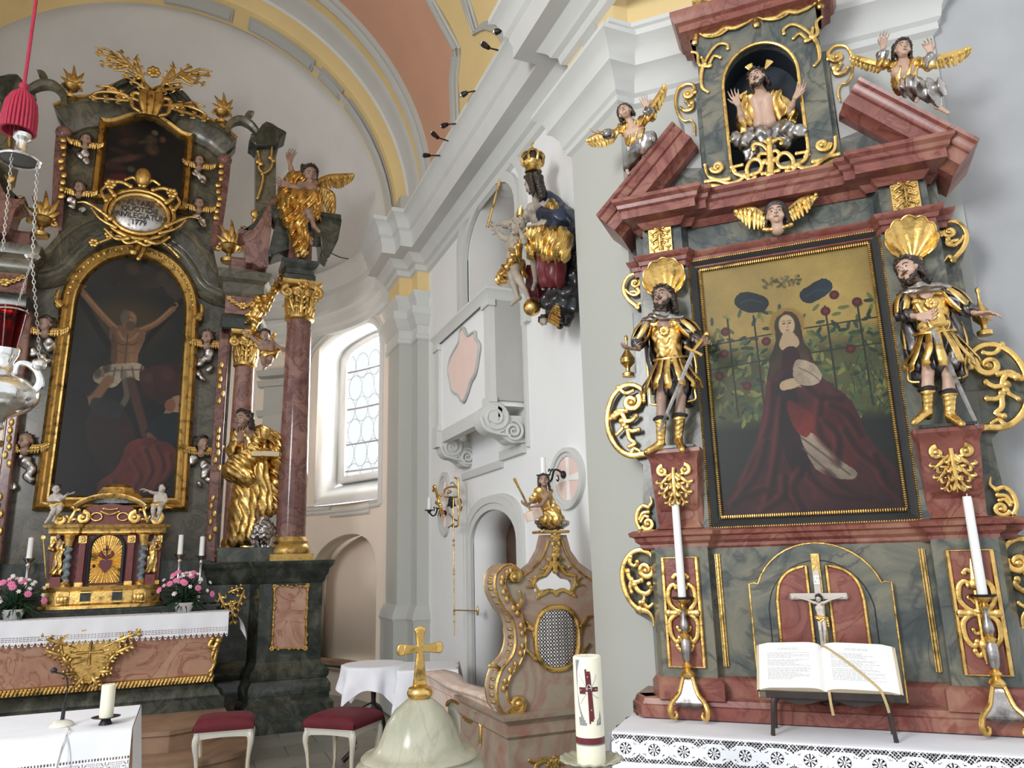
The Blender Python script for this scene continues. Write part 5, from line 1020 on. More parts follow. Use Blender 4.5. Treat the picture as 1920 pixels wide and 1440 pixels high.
    m = MB(); m.tube([A_, (A_+B_)/2, B_], [.009, .012, .009], 8); m.ell(A_, .016, 10, 8); m.tube([B_-u*.05-d*.006, B_-u*.02, B_+u*.02, B_+u*.05+d*.006], [.009, .007, .007, .009], 8); m.build('hilt', MT['gold'], sw)
    m = MB(); fz = foot[2]; m.box(foot[0]-.115, foot[0]+.115, foot[1]-.07, foot[1]+.09, fz, fz+.014); m.build('plinth', MT['dark'], t)
    return t
LY = 3.80
saint(dict(head=(1243, 558, -.03), neck=(1241, 587), shL=(1214, 607), shR=(1278, 604), elL=(1196, 640, -.0), wrL=(1197, 655, -.07), elR=(1303, 628), wrR=(1311, 646, -.08), chest=(1250, 627, .01), pelvis=(1257, 678, .01), knL=(1240, 748, -.03), knR=(1277, 744, -.02), anL=(1239, 833, .0), anR=(1272, 826, .01), toL=(1212, 848, -.03), toR=(1279, 843, -.08)),
      LY, 'gilded soldier saint with a sword on the corbel left of the painting, head raised', (-.685, 3.86, 2.186), [(1325, 627), (1300, 658), (1235, 812), .05], [(-.25, -.9, .05), (-.12, -.1, 1), {'L': ((-.8, -.6, .05), (0, -.2, 1), .35), 'R': ((.7, -.5, .2), (-.3, -.5, -.6), 1.1)}], 0)
saint(dict(head=(1703, 506, -.04), neck=(1724, 535), shL=(1697, 556), shR=(1773, 545), elL=(1692, 590, -.02), wrL=(1722, 594, -.11), elR=(1808, 578, -.02), wrR=(1830, 588, -.07), chest=(1743, 576, .01), pelvis=(1753, 630, .01), knL=(1740, 700, -.03), knR=(1778, 703, -.02), anL=(1739, 772, .0), anR=(1781, 780, .0), toL=(1714, 793, -.05), toR=(1803, 795, -.05)),
      LY, 'gilded soldier saint on the corbel right of the painting, head tilted to the left', (.545, 3.86, 2.186), [(1716, 566), (1747, 614), (1835, 803), .12], [(-.55, -.8, -.1), (-.28, 0, 1), {'L': ((.9, -.2, -.05), (0, -1, .2), 1.1, .3, -1), 'R': ((.8, -.5, -.2), (0, -.1, -1), .3, .3, -1)}], 0, True)
# ---- angels on the pediments
def angel(px, ly, label, base, look, hands, wings, right):
    J = {k: SP(v[0], v[1], ly+(v[2] if len(v) > 2 else 0)) for k, v in px.items()}; h = .098; a = h
    t = thing('angel_statue', label, 'statue', base, S, 'angels seated on the broken pediment')
    figure(t, J, h, (0, -1, 0), look[0], look[1], skin='skin', res=.0046, hair=dict(curls=12, long=.08), hands=hands)
    P_ = {k: np.array(v) for k, v in J.items()}
    carve('gilded_tunic', MT['gold'], t, torso(J, a, 1.0)+sleeve(J, 'L', a, 1.25, .15)+sleeve(J, 'R', a, 1.25, .15)+[('e', P_['pelvis'], (a*.62, a*.5, a*.4), None)], .0046, .012, folds(.006, 150, (0.2, 0, 1), 3))
    for s in 'LR':
        e = P_['el'+s]*.7+P_['wr'+s]*.3; d = nz_(P_['wr'+s]-P_['el'+s]); carve('sleeve_cuff', MT['silver'], t, [('c', e-d*.02, e+d*.015, a*.22, a*.30)], .0046, .01, folds(.004, 200, d, 2))
    pr = []
    for s in 'LR': pr += [('c', P_['pelvis'], P_['kn'+s], a*.42, a*.33), ('c', P_['kn'+s], P_['an'+s]*.85+P_['kn'+s]*.15, a*.32, a*.24)]
    carve('silvered_skirt', MT['silver'], t, pr+[('c', P_['knL']*.5+P_['anL']*.5, P_['knR']*.5+P_['anR']*.5, a*.22, a*.22)], .005, .03, folds(.009, 120, P_['anL']-P_['knL'], 5, .7))
    for (ld, tr, n) in wings:
        m = MB(); L_ = [SP(x, y, ly+.06+.02*i) for i, (x, y) in enumerate(ld)]; T_ = [SP(x, y, ly+.08+.02*i) for i, (x, y) in enumerate(tr)]; wing(m, [np.array(p) for p in L_], [np.array(p) for p in T_], n, .017, .4); m.build('wing', MT['gold'], t)
angel(dict(head=(1172, 211, -.03), neck=(1184, 233), shL=(1167, 240), shR=(1202, 228), elL=(1150, 252, -.03), wrL=(1130, 251, -.06), elR=(1222, 218, -.03), wrR=(1212, 203, -.05), chest=(1188, 250), pelvis=(1200, 278, .02), knL=(1190, 285, -.07), knR=(1218, 262, -.06), anL=(1175, 318, -.03), anR=(1205, 290, -.04), toL=(1178, 326, -.06), toR=(1206, 277, -.09)), 3.80,
      'angel with outspread arms on the left half of the broken pediment', (-.70, 3.86, 3.80), [(-.1, -.9, .25), (-.35, -.1, 1)], {'L': ((-.9, -.3, .25), (0, -.5, 1), .3), 'R': ((-.15, -.15, 1), (-.2, -1, 0), .25, .3, -1)},
      [([(1153, 248), (1125, 253), (1101, 263)], [(1150, 268), (1135, 277), (1112, 276)], 6), ([(1214, 212), (1233, 185), (1246, 160)], [(1222, 222), (1238, 205), (1248, 180)], 6)], False)
angel(dict(head=(1692, 93, -.03), neck=(1694, 115), shL=(1673, 124), shR=(1716, 118), elL=(1652, 118, -.04), wrL=(1657, 88, -.06), elR=(1743, 122, -.03), wrR=(1745, 100, -.05), chest=(1694, 136), pelvis=(1700, 160, .02), knL=(1712, 158, -.09), knR=(1756, 166, -.06), anL=(1722, 182, -.04), anR=(1758, 200, -.03), toL=(1718, 190, -.08), toR=(1778, 212, -.06)), 3.80,
      'angel with raised hands on the right half of the broken pediment', (.58, 3.86, 3.80), [(.15, -.95, -.1), (.1, 0, 1)], {'L': ((.1, -.1, 1), (.4, -1, 0), .7), 'R': ((-.15, -.2, 1), (-.4, -1, 0), .9, .3, -1)},
      [([(1655, 122), (1625, 115), (1597, 105)], [(1645, 138), (1622, 133), (1600, 122)], 6), ([(1745, 112), (1785, 103), (1818, 90)], [(1755, 130), (1790, 125), (1812, 108)], 7)], True)
# ---- half figure in the niche
ly = 3.93; px = dict(head=(1419, 147, -.04), neck=(1424, 165), shL=(1401, 186), shR=(1452, 178), elL=(1391, 226, -.03), wrL=(1384, 196, -.09), elR=(1481, 208, -.03), wrR=(1491, 183, -.09), chest=(1428, 190), pelvis=(1434, 232, .01))
J = {k: SP(v[0], v[1], ly+(v[2] if len(v) > 2 else 0)) for k, v in px.items()}; h = .112
t = thing('half_figure', 'bearded half figure with open arms and golden rays in the dark blue niche', 'statue', (MX, 3.98, 3.64), S)
g, Rm = figure(t, J, h, (0, -1, 0), (-.2, -.9, -.1), (-.25, 0, 1), skin='skin', res=.0048, hair=dict(long=.35, beard=True, curls=8), hands={'L': ((-.25, -.2, 1), (.3, -1, 0), .15, .35), 'R': ((.6, -.2, .8), (-.5, -1, 0), .3, .35, -1)}, legs=False)
P_ = {k: np.array(v) for k, v in J.items()}
for s, q in (('L', -1), ('R', 1)):
    carve('gilded_cloak', MT['gold'], t, [('c', P_['sh'+s]+V3(q*.01, 0, .0), P_['el'+s]+V3(0, .02, 0), h*.28, h*.32), ('c', P_['sh'+s]+V3(-q*.02, -.02, 0), P_['pelvis']+V3(q*.075, -.0, .02), h*.15, h*.2), ('c', P_['el'+s]+V3(0, .03, .02), P_['el'+s]+V3(q*.005, .03, -.06), h*.25, h*.2)], .005, .015, folds(.006, 130, (q*.2, 0, 1), 4))
m = MB()
for dx, dz, rz in ((-.16, .52, -.25), (.42, .52, .45), (-.52, -.42, -1.1)):
    b = np.array(J['head'])+V3(dx*h, .02, dz*h)
    for k in (-1, 0, 1): a = (-.35 if dx < 0 and dz > 0 else .6 if dz > 0 else 4.0)+k*.22; m.tube([b, b+V3(math.sin(a), 0, math.cos(a))*.055], [.004, .010], 6, .3)
m.build('rays', MT['gold'], t)
r = random.Random(5); pr = []
for i in range(16):
    x = 1380+ (1500-1380)*i/15; y = 262-.17*(x-1380)+8*math.sin(i); pr.append(('e', SP(x, y, 3.93+.03*r.random()-.05), (.034+.012*r.random(),)*3, None)); pr.append(('e', SP(x*.6+1438*.4, y+22+4*r.random(), 3.92), (.034,)*3, None))
carve('cloud', MT['silver'], t, pr, .0055, .012, lumps(.005, 95, 4))
# ---- cherub head on the frieze
def cherub(name, label, c, h, fr_, wl, wr, skin='skin', curls=12, look=(0, -1, .0), hu=(0, 0, 1), collar=True, wm='gold', cloud=None, group=None, face=True, res=None):
    t = thing(name, label, 'carving', (c[0], c[1]+h*.35, c[2]-h*.5), fr_, group); res = res or h*.045
    hp, g, Rm = head_prims(c, h, look, hu); carve('head', MT[skin], t, hp+[('c', g(0, -.05, -.3), g(0, 0, -.6), h*.2, h*.26)], res, h*.05)
    if face: eyes(t, g, h, None)
    carve('hair', MT['hair'], t, hair_prims(g, h, Rm, curls=curls, long=.1), res*1.1, h*.03, lumps(h*.035, 40*.1/h, 5))
    for s, W_ in ((-1, wl), (1, wr)):
        if not W_: continue
        m = MB(); wing(m, [V3(*p) for p in W_[0]], [V3(*p) for p in W_[1]], 5, h*.11, .5, rows=2); m.build('wing', MT[wm], t)
    if collar:
        m = MB()
        for i in range(7): q = -1.3+2.6*i/6; m.ell((c[0]+math.sin(q)*h*.5, c[1]-h*.1*math.cos(q), c[2]-h*.50-h*.12*math.cos(q)), (h*.13, h*.09, h*.1), 8, 6)
        m.build('feather_collar', MT[wm], t)
    if cloud: carve('cloud', MT['silver'], t, [('e', (c[0]+x*h, c[1]+.1*h, c[2]+z*h), (r_*h, r_*h*.5, r_*h), None) for x, z, r_ in cloud], h*.055, h*.06, lumps(h*.04, 9/h, 2))
    return t
c = SP(1456, 408, 3.90)
Q = lambda *xy: [SP(x, y, 3.90) for x, y in xy]
cherub('cherub_head', 'curly-haired cherub head with golden wings under the side-altar cornice', (c[0], c[1]-.02, c[2]+.005), .13, S, (Q((1432, 405), (1410, 392), (1378, 395)), Q((1432, 428), (1408, 430), (1388, 412))), (Q((1480, 395), (1502, 376), (1532, 364)), Q((1488, 415), (1512, 402), (1525, 378))))
# ------------------------------------------------------------------ high altar (frame A)
MA = -.835; YB = 9.5
OL, DK, PM, GD = MT['olive'], MT['dark'], MT['plum'], MT['goldd']
def orn7(m, st, to, y, mir=None, dep=.5): orn(m, [(q[0], q[1]*.62, q[2]*.62)+tuple(q[3:]) for q in st], to, y, mir, dep)
def sweepxz(m, P, prof, closed=False):                 # section (offset to the left of travel, depth y) swept along an x,z path
    P = [np.array(p[:2], float) for p in P]; n = len(P); k = len(prof); vs = []
    for i in range(n):
        a = P[i]-P[i-1] if (i > 0 or closed) else P[1]-P[0]; b = P[(i+1) % n]-P[i] if (i < n-1 or closed) else a
        if i == 0 and not closed: a = b
        a = a/(np.linalg.norm(a)+1e-9); b = b/(np.linalg.norm(b)+1e-9); t = a+b; t /= np.linalg.norm(t)+1e-9; nn_ = np.array([-t[1], t[0]]); na = np.array([-a[1], a[0]]); nn_ = nn_/max(.5, nn_@na)
        vs += [(P[i][0]+nn_[0]*o, y, P[i][1]+nn_[1]*o) for o, y in prof]
    m.add(vs, [(i*k+j, i*k+j+1, (i+1) % n*k+j+1, (i+1) % n*k+j) for i in range(n if closed else n-1) for j in range(k-1)])
    if not closed: m.add([vs[j] for j in range(k)], [tuple(range(k))]); m.add([vs[(n-1)*k+j] for j in range(k)], [tuple(range(k-1, -1, -1))])
    return m
def sym(pts, c=MA): return pts+[(2*c-a, b) for a, b in reversed(pts) if abs(a-c) > 1e-6]
fl = lambda P, s, c=MA: P if s > 0 else [(2*c-a, b) for a, b in P]
AP = lambda y, *xy: [A(a, b, y) for a, b in xy]
ha = thing('high_altar', 'tall dark marbled high altar with plum columns, gilded capitals and curved pediment', 'altar', (MA, 9.3, 0), A)
# lower board
cp_ = AP(YB, (320, 420), (367, 452), (396, 488), (412, 515), (443, 523), (500, 521)); cpath = [(MA, A(262, 394, YB)[1])]+cp_; half = sm2(cpath, 5)
m = MB(); bo = [(MA, half[0][1]-.1)]+[(a, b-.12) for a, b in half[1:] if a < .3]+[(.30, half[-1][1]-.15), (.30, 1.7)]; m.prism(sym(list(reversed(bo[1:])))+[], YB+.06, YB+.2); m.build('backboard', OL, ha)
crn = [(.0, YB+.1), (.0, YB-.16), (-.04, YB-.18), (-.07, YB-.18), (-.09, YB-.14), (-.13, YB-.12), (-.17, YB-.06), (-.20, YB-.05), (-.23, YB-.07), (-.28, YB-.06), (-.32, YB-.0), (-.36, YB+.02), (-.38, YB+.06), (-.38, YB+.1)]
full = [(2*MA-a, b) for a, b in reversed(half[1:])]+half
m = MB(); sweepxz(m, full, crn); m.build('curved_cornice', OL, ha, ang=50)
# upper board
ub = AP(YB, (283, 165), (318, 171), (350, 193), (383, 227), (413, 243), (443, 268)); ubl = AP(YB, (432, 282), (424, 305), (418, 380), (406, 432), (402, 470), (415, 520))
ub[0] = (MA, ub[0][1]-.10); ubs = sm2(ub, 4); rest = sm2(ubl, 3)
m = MB(); m.prism(sym([(MA, ubs[0][1])]+ubs[1:]+rest+[(rest[-1][0], 5.2)]), YB+.08, YB+.25); m.build('upper_board', OL, ha)
m = MB(); fullu = [(2*MA-a, b) for a, b in reversed(ubs[1:])]+ubs
sweepxz(m, fullu, [(0, YB+.2), (0, YB-.12), (-.05, YB-.12), (-.08, YB-.06), (-.13, YB-.04), (-.17, YB+.02), (-.30, YB+.04), (-.32, YB+.09)]); m.build('upper_cornice', OL, ha, ang=50)
m = MB(); m.tube([(a, YB-.13, b) for a, b in fullu], .022, 6); m.build('gilded_edge', GD, ha)
for s in (1, -1):
    m = MB(); st = fl(AP(YB, (424, 300), (420, 340), (414, 385), (408, 425), (404, 465)), s); sweepxz(m, sm2(st, 4), [(-.05, YB+.1), (-.06, YB-.05), (.0, YB-.09), (.06, YB-.05), (.05, YB+.1)]); c = fl(AP(YB, (421, 303)), s)[0]; m.ell((c[0], YB-.05, c[1]), (.09, .07, .09)); m.build('side_strip', PM, ha)
    m = MB(); r = random.Random(3)
    for i in range(9): p = fl(AP(YB, (416-i*1.5, 318+i*12)), s)[0]; m.ell((p[0]+.02*r.uniform(-1, 1), YB-.10, p[1]), (.03+.015*r.random(), .025, .04), 8, 5)
    m.build('husk_festoon', GD, ha)
# ---- upper picture
uz = lambda x: 1-(abs(x)/.52)**2
pic = [(MA-.015+x, 6.0+.16*math.cos(min(1, abs(x)/.36)*PI/2)) for x in np.linspace(-.52, .52, 15)]+[(MA-.015+x, 7.06+(.20*math.cos(min(1, abs(x)/.42)*PI/2)**1.2)) for x in np.linspace(.52, -.52, 17)]
up_ = thing('arched_painting', 'small dark painting with shaped gilded frame at the top of the high altar', 'painting', (MA, YB, 6.0), A)
m = MB(); sweepxz(m, pic, [(-.02, YB+.06), (-.02, YB-.02), (.0, YB-.05), (.03, YB-.03), (.05, YB-.045), (.085, YB+.01), (.085, YB+.06)], True); m.build('frame', GD, up_)
def in_pic(P, x0, x1, z0, z1): return lambda u, v: inpoly(x0+(x1-x0)*u, z1-(z1-z0)*v, P)
p = Paint(110, 140, (.028, .02, .018)); p.ell(.35, .2, .3, .15, (.09, .06, .05), .8, .8)
for (x, y, rx, ry, c) in ((.28, .22, .07, .06, (.20, .06, .045)), (.30, .34, .10, .04, (.28, .12, .10)), (.22, .45, .12, .03, (.22, .09, .08)), (.30, .52, .18, .035, (.30, .15, .13)), (.18, .62, .12, .04, (.25, .08, .07)), (.24, .72, .11, .04, (.30, .05, .05)), (.57, .20, .035, .03, (.38, .26, .19)), (.54, .28, .06, .05, (.34, .23, .16)), (.56, .38, .07, .06, (.30, .16, .12)), (.66, .26, .035, .035, (.30, .16, .11)), (.45, .32, .05, .02, (.3, .2, .15)), (.15, .78, .1, .05, (.28, .04, .05)), (.36, .62, .04, .03, (.26, .2, .18))):
    p.ell(x, y, rx, ry, c, .85, .7, rot=random.uniform(-.5, .5), shade=.4)
X0, X1 = MA-.54, MA+.52; canvas('canvas', up_, X0, X1, 5.98, 7.28, YB+.03, np.clip(p.out()*(1, 1.25, 1.2), 0, 1), in_pic(pic, X0, X1, 5.98, 7.28))
# ---- cartouche
ct = thing('inscription_cartouche', 'oval silvery inscription cartouche in a gilded shell frame above the main painting', 'cartouche', (MA, YB-.2, 5.6), A)
cc = A(262, 400, YB-.26); el = lambda rx, rz: [(cc[0]+rx*math.cos(t), cc[1]+rz*math.sin(t)) for t in np.linspace(0, 2*PI, 32, endpoint=False)]
m = MB(); m.ell((cc[0], YB-.22, cc[1]), (.30, .05, .235), 28, 12); m.build('plate', MT['silver'], ct)
m = MB(); m.tube([(a, YB-.24, b) for a, b in el(.31, .25)], .028, 8, closed=True); m.tube([(a, YB-.22, b) for a, b in el(.37, .31)], .028, 8, closed=True)
for s in (1, -1):
    to = lambda p: (cc[0]+s*p[0], cc[1]+p[1])
    orn7(m, [([(.28, .18), (.36, .30), (.24, .36), (.12, .32)], .035, .03), ([(.30, -.12), (.44, -.02), (.56, .04), (.64, .03)], .035, .012), ([(.24, -.22), (.40, -.14), (.50, -.02)], .03, .012), ([(.10, -.34), (.22, -.36), (.34, -.26)], .035, .02), ([(.0, -.36), (.1, -.40), (.16, -.36)], .03, .02), ([(.36, .1), (.42, .2), (.38, .28)], .03, .02), ([(.02, .36), (.10, .44), (.18, .40)], .035, .02)], to, YB-.27, None, .8)
m.ell((cc[0], YB-.28, cc[1]+.46), (.09, .06, .12), 10, 8); rosette(m, (cc[0]+.33, cc[1]+.3), .07, YB-.30); rosette(m, (cc[0]-.33, cc[1]+.3), .07, YB-.30)
m.build('gilded_frame', GD, ct)
text('inscription', 'ALTARE\nQUOTIDIE\nPRIVILEGIATUM\n1779', .092, ct, (cc[0], YB-.275, cc[1]+.0), MT['frame'], .003, .92)
# ---- crest
m = MB(); c = A(285, 180, YB-.2)
for s in (1, -1):
    to = lambda p: (c[0]+s*p[0], c[1]+p[1]); 
    orn7(m, [([(.02, .0), (.16, .24), (.36, .40), (.62, .44)], .03, .02), ([(.16, .20), (.3, .26), (.44, .24)], .03, .012), ([(.30, .34), (.42, .28), (.5, .3)], .03, .01), ([(.22, .3), (.22, .44), (.20, .52)], .03, .01), ([(.4, .4), (.52, .50), (.66, .50)], .03, .01), ([(.05, -.05), (.20, -.02), (.2, -.2), (.1, -.26)], .04, .03), ([(.24, -.1), (.40, -.06), (.58, -.10), (.66, -.18)], .035, .02), ([(.3, -.1), (.44, .0), (.6, -.02)], .03, .015)], to, YB-.22, None, .8)
rosette(m, (c[0], c[1]+.30), .085, YB-.26, 7)
for s in (1, -1):
    for (a, b) in (((.10, .16), (.22, .46)), ((.18, .24), (.42, .52)), ((.28, .32), (.66, .44)), ((.34, .34), (.60, .28)), ((.05, .05), (.34, .20)), ((.12, -.12), (.50, -.02)), ((.25, -.14), (.66, -.20))): leaf(m, (c[0]+s*a[0], c[1]+a[1]), (c[0]+s*b[0], c[1]+b[1]), .05, YB-.22, 3, rise=.02)
for k in (-.08, 0, .08): m.tube([(c[0]+k, YB-.24, c[1]+.02), (c[0]+k*1.1, YB-.28, c[1]-.12), (c[0]+k*.7, YB-.26, c[1]-.30)], [.05, .055, .03], 8, .8, sm=3)
m.build('crest', GD, ha)
m = MB()
for s in (1, -1): orn7(m, [([(.1, .06), (.2, .2), (.34, .14), (.44, .02), (.5, -.08)], .05, .04), ([(.2, .12), (.3, .0), (.42, -.04)], .04, .03)], lambda p: (c[0]+s*p[0], c[1]+p[1]), YB-.16, None, .7)
m.build('rocaille', DK, ha)
# ---- main painting with arched frame
mp = thing('arched_altarpiece', 'tall arched painting of a man bound to a diagonal cross, in gilded frame', 'painting', (MA, YB, 2.3), A)
hw, zs_ = .735, 4.66
outl = [(MA-hw-.01, 2.33), (MA+hw+.01, 2.33)]+[(MA+(hw-.02)*math.cos(t), zs_+.80*math.sin(t)) for t in np.linspace(0, PI, 29)]
m = MB(); sweepxz(m, outl, [(-.02, YB+.06), (-.02, YB-.04), (.015, YB-.075), (.045, YB-.05), (.065, YB-.06), (.10, YB-.03), (.12, YB-.035), (.145, YB+.01), (.145, YB+.05)], True)
for s in (1, -1): m.ell((MA+s*(hw+.01), YB-.06, zs_-.03), (.045, .03, .06)); m.tube([(MA+s*(hw-.03), YB-.07, zs_-.06), (MA+s*(hw+.03), YB-.08, zs_+.0), (MA+s*(hw+.02), YB-.08, zs_+.12)], [.03, .028, .02], 8, sm=4)
m.build('frame', GD, mp)
m = MB()
for t in np.linspace(.15, PI-.15, 30): m.ell((MA+(hw-.07)*math.cos(t), YB-.055, zs_+.75*math.sin(t)), (.02, .012, .02), 6, 4)
m.build('bead_course', GD, mp)
m = MB(); kz = zs_+.80
orn7(m, [([(-.03, -.12), (.03, .02), (.0, .16), (-.06, .22)], .05, .04), ([(.03, -.2), (.08, -.05), (.06, .1)], .03, .04), ([(-.10, .0), (-.2, .06), (-.34, -.02), (-.46, -.10)], .035, .02), ([(.12, .02), (.22, .06), (.36, -.02), (.46, -.12)], .03, .02)], lambda p: (MA+p[0], kz+p[1]), YB-.12, None, .8)
for x, z in ((-.30, .06), (.28, .10), (-.45, -.07)): rosette(m, (MA+x, kz+z), .06, YB-.13)
m.build('keystone_ornament', GD, mp)
p = Paint(190, 400, (.055, .06, .058)); p.put(np.clip(p.Y*1.0, 0, 1)*.9, (.012, .011, .011))
p.ell(.5, .3, .5, .2, (.085, .085, .075), .8, .9); p.ell(.47, .30, .26, .085, (.20, .15, .07), .8, .9); p.ell(.35, .13, .34, .07, (.12, .11, .10), .9, .8)
p.poly([(.3, .10), (.5, .06), (.68, .1), (.72, .15), (.5, .17), (.33, .16)], (.13, .11, .09), .8, shade=.3); p.ell(.48, .09, .05, .025, (.20, .14, .10), .9, .6); p.ell(.70, .11, .04, .022, (.19, .14, .10), .9, .6); p.poly([(.7, .12), (.84, .13), (.92, .22), (.78, .2)], (.12, .10, .085), .8, shade=.3)
p.poly([(0, .45), (.15, .42), (.2, .46), (.35, .42), (.4, .5), (.7, .5), (1, .44), (1, .6), (0, .6)], (.045, .042, .038), .9)
p.stroke([(.07, .185), (.48, .50), (.68, .70)], .028, (.025, .015, .012)); p.stroke([(.86, .20), (.45, .50), (.2, .74)], .026, (.025, .016, .012))
sk = (.34, .24, .16); sh_ = (.20, .13, .09)
p.stroke([(.15, .21), (.30, .29), (.40, .335)], .026, sk); p.stroke([(.80, .235), (.68, .30), (.56, .335)], .026, sk); p.poly([(.36, .325), (.60, .325), (.58, .42), (.56, .47), (.40, .47), (.38, .40)], sk, shade=.2); p.poly([(.37, .35), (.42, .40), (.42, .47), (.38, .46)], sh_, .7)
hl = (.46, .34, .24)
for P, w_, c, al in (([(.17, .215), (.30, .283), (.40, .328)], .010, hl, .6), ([(.78, .238), (.68, .295), (.57, .328)], .010, hl, .6), ([(.42, .345), (.45, .37), (.485, .375)], .012, hl, .6), ([(.50, .375), (.53, .365), (.56, .345)], .012, hl, .6), ([(.485, .35), (.485, .46)], .007, sh_, .7), ([(.42, .385), (.45, .395), (.485, .39)], .006, sh_, .8), ([(.49, .39), (.53, .39), (.56, .38)], .006, sh_, .8), ([(.43, .42), (.47, .425)], .005, sh_, .6), ([(.50, .425), (.54, .42)], .005, sh_, .6), ([(.52, .41), (.53, .45)], .02, hl, .35), ([(.15, .20), (.13, .185), (.155, .18)], .010, sk, 1), ([(.80, .235), (.83, .22), (.815, .21)], .010, sk, 1)): p.stroke(P, w_, c, al, .9)
p.ell(.485, .295, .055, .035, sk); p.ell(.50, .287, .03, .018, hl, .6, .8); p.stroke([(.475, .288), (.495, .284), (.51, .290)], .004, (.12, .08, .06), .9); p.ell(.455, .285, .035, .03, (.25, .22, .18), .8); p.ell(.5, .318, .035, .02, (.22, .18, .14), .9)
p.poly([(.32, .48), (.60, .465), (.62, .53), (.5, .52), (.42, .56), (.28, .535)], (.42, .38, .32), shade=.3); p.stroke([(.48, .5), (.52, .58), (.50, .62)], .025, (.30, .27, .23), .8)
for P in ([(.36, .49), (.34, .52)], [(.42, .485), (.41, .54)], [(.47, .48), (.47, .52)], [(.54, .48), (.56, .52)], [(.36, .50), (.48, .49), (.6, .485)]): p.stroke(P, .008, (.22, .19, .16), .7, .9)
for x in np.linspace(.62, .97, 9): p.ell(x, .50+.02*math.sin(x*40), .026, .018, (.17, .10, .075), .7, .7); p.ell(x+.01, .56+.02*math.sin(x*31), .03, .022, (.11, .06, .05), .7, .7)
for x in np.linspace(.03, .36, 7): p.ell(x, .50+.02*math.sin(x*50), .03, .02, (.10, .07, .055), .7, .7)
for x in (.60, .88, .95): p.stroke([(x, .50), (x+.03, .36)], .004, (.04, .035, .03), .8)
p.stroke([(.38, .53), (.30, .60), (.22, .62)], .04, sk); p.stroke([(.54, .53), (.60, .62), (.68, .73)], .036, sh_); p.stroke([(.21, .61), (.25, .66)], .03, sh_)
p.poly([(0, .60), (.12, .56), (.25, .60), (.3, .72), (.42, .90), (.40, 1), (0, 1)], (.02, .012, .012)); p.poly([(.28, .66), (.45, .62), (.60, .72), (.62, .88), (.4, .86), (.28, .76)], (.085, .05, .035), .9, shade=.4); p.poly([(.3, .6), (.5, .62), (.48, .68), (.3, .66)], (.07, .08, .075), .9, shade=.4)
p.poly([(.60, .50), (.78, .46), (.98, .47), (.99, .60), (.80, .62), (.66, .58)], (.12, .055, .045), .9, shade=.5); p.ell(.80, .495, .05, .025, (.20, .10, .08), .9, .6); p.ell(.66, .515, .035, .02, (.2, .12, .09), .8, .6); p.ell(.05, .46, .06, .025, (.16, .04, .035), .9, .6); p.ell(.2, .50, .06, .03, (.09, .06, .05), .8, .6)
p.poly([(.86, .585), (.97, .60), (.98, .68), (.80, .67), (.80, .64)], (.36, .30, .25), shade=.3); p.ell(.835, .615, .04, .025, (.36, .22, .16)); p.poly([(.74, .66), (.96, .65), (.99, .74), (.84, .76), (.68, .74)], (.035, .07, .085), shade=.3); p.stroke([(.70, .73), (.82, .79), (.88, .82)], .024, (.30, .19, .13)); p.stroke([(.86, .80), (.95, .79)], .018, (.28, .17, .12))
p.poly([(.56, .78), (.72, .74), (.90, .78), (.90, .86), (.78, .93), (.60, .96), (.42, .95), (.38, .91), (.5, .86)], (.22, .09, .075), shade=.35); 
for P in ([(.58, .82), (.64, .88), (.58, .94)], [(.66, .78), (.72, .86), (.66, .94)], [(.74, .77), (.80, .84), (.76, .92)], [(.84, .80), (.86, .85), (.80, .90)], [(.46, .90), (.54, .93), (.62, .95)]): p.stroke(P, .022, (.31, .17, .14), .55, 1.); p.stroke([(a+.03, b+.005) for a, b in P], .016, (.10, .04, .035), .5, 1.)
p.stroke([(.6, .80), (.66, .88), (.6, .94)], .015, (.30, .15, .12), .3); p.stroke([(.72, .78), (.78, .86), (.72, .92)], .015, (.30, .15, .12), .7); p.stroke([(.93, .44), (1, .36)], .006, (.03, .03, .03))
X0, X1, Z0, Z1 = MA-hw, MA+hw, 2.33, zs_+.8; canvas('canvas', mp, X0, X1, Z0, Z1, YB+.02, np.clip(p.out()*1.22, 0, 1), in_pic(outl, X0, X1, Z0, Z1))
# ---- cherub heads on the board
chn = ['upper left', 'upper right', 'lower left', 'lower right']
def mini_cherub(px_, py_, h, label, cloud, wm='goldd'):
    c = A(px_, py_, YB-.05); c = (c[0], YB-.04, c[1]); L_ = lambda s: ([V3(c[0]+s*.35*h, c[1]-.03, c[2]-.35*h), V3(c[0]+s*.8*h, c[1]-.03, c[2]-.30*h), V3(c[0]+s*1.2*h, c[1]-.03, c[2]-.1*h)], [V3(c[0]+s*.3*h, c[1]-.03, c[2]-.75*h), V3(c[0]+s*.8*h, c[1]-.03, c[2]-.7*h), V3(c[0]+s*1.15*h, c[1]-.03, c[2]-.45*h)])
    r = random.Random(int(px_)); cloud = [(r.uniform(-.5, .5), -1.0-.32*i+r.uniform(-.1, .1), .36-.03*i) for i in range(cloud)]
    cherub('cherub_head', label, c, h, A, L_(-1), L_(1), skin='skind', curls=8, look=(r.uniform(-.5, .5), -.9, 0), wm=wm, cloud=cloud, group='cherub heads on the high altar', face=False, res=h*.06)
for (x, y, pos) in ((161, 262, 'beside the top painting, upper left'), (149, 352, 'beside the top painting, lower left'), (374, 302, 'beside the top painting, upper right'), (374, 382, 'beside the top painting, lower right')):
    mini_cherub(x, y, .16, 'small cherub head '+pos, 3)
for (x, y, pos) in ((86, 608, 'left of the main painting, upper one'), (48, 826, 'left of the main painting, lower one'), (389, 632, 'right of the main painting, upper one'), (379, 832, 'right of the main painting, lower one')):
    mini_cherub(x, y, .19, 'cherub head with silvery cloud '+pos, 6)
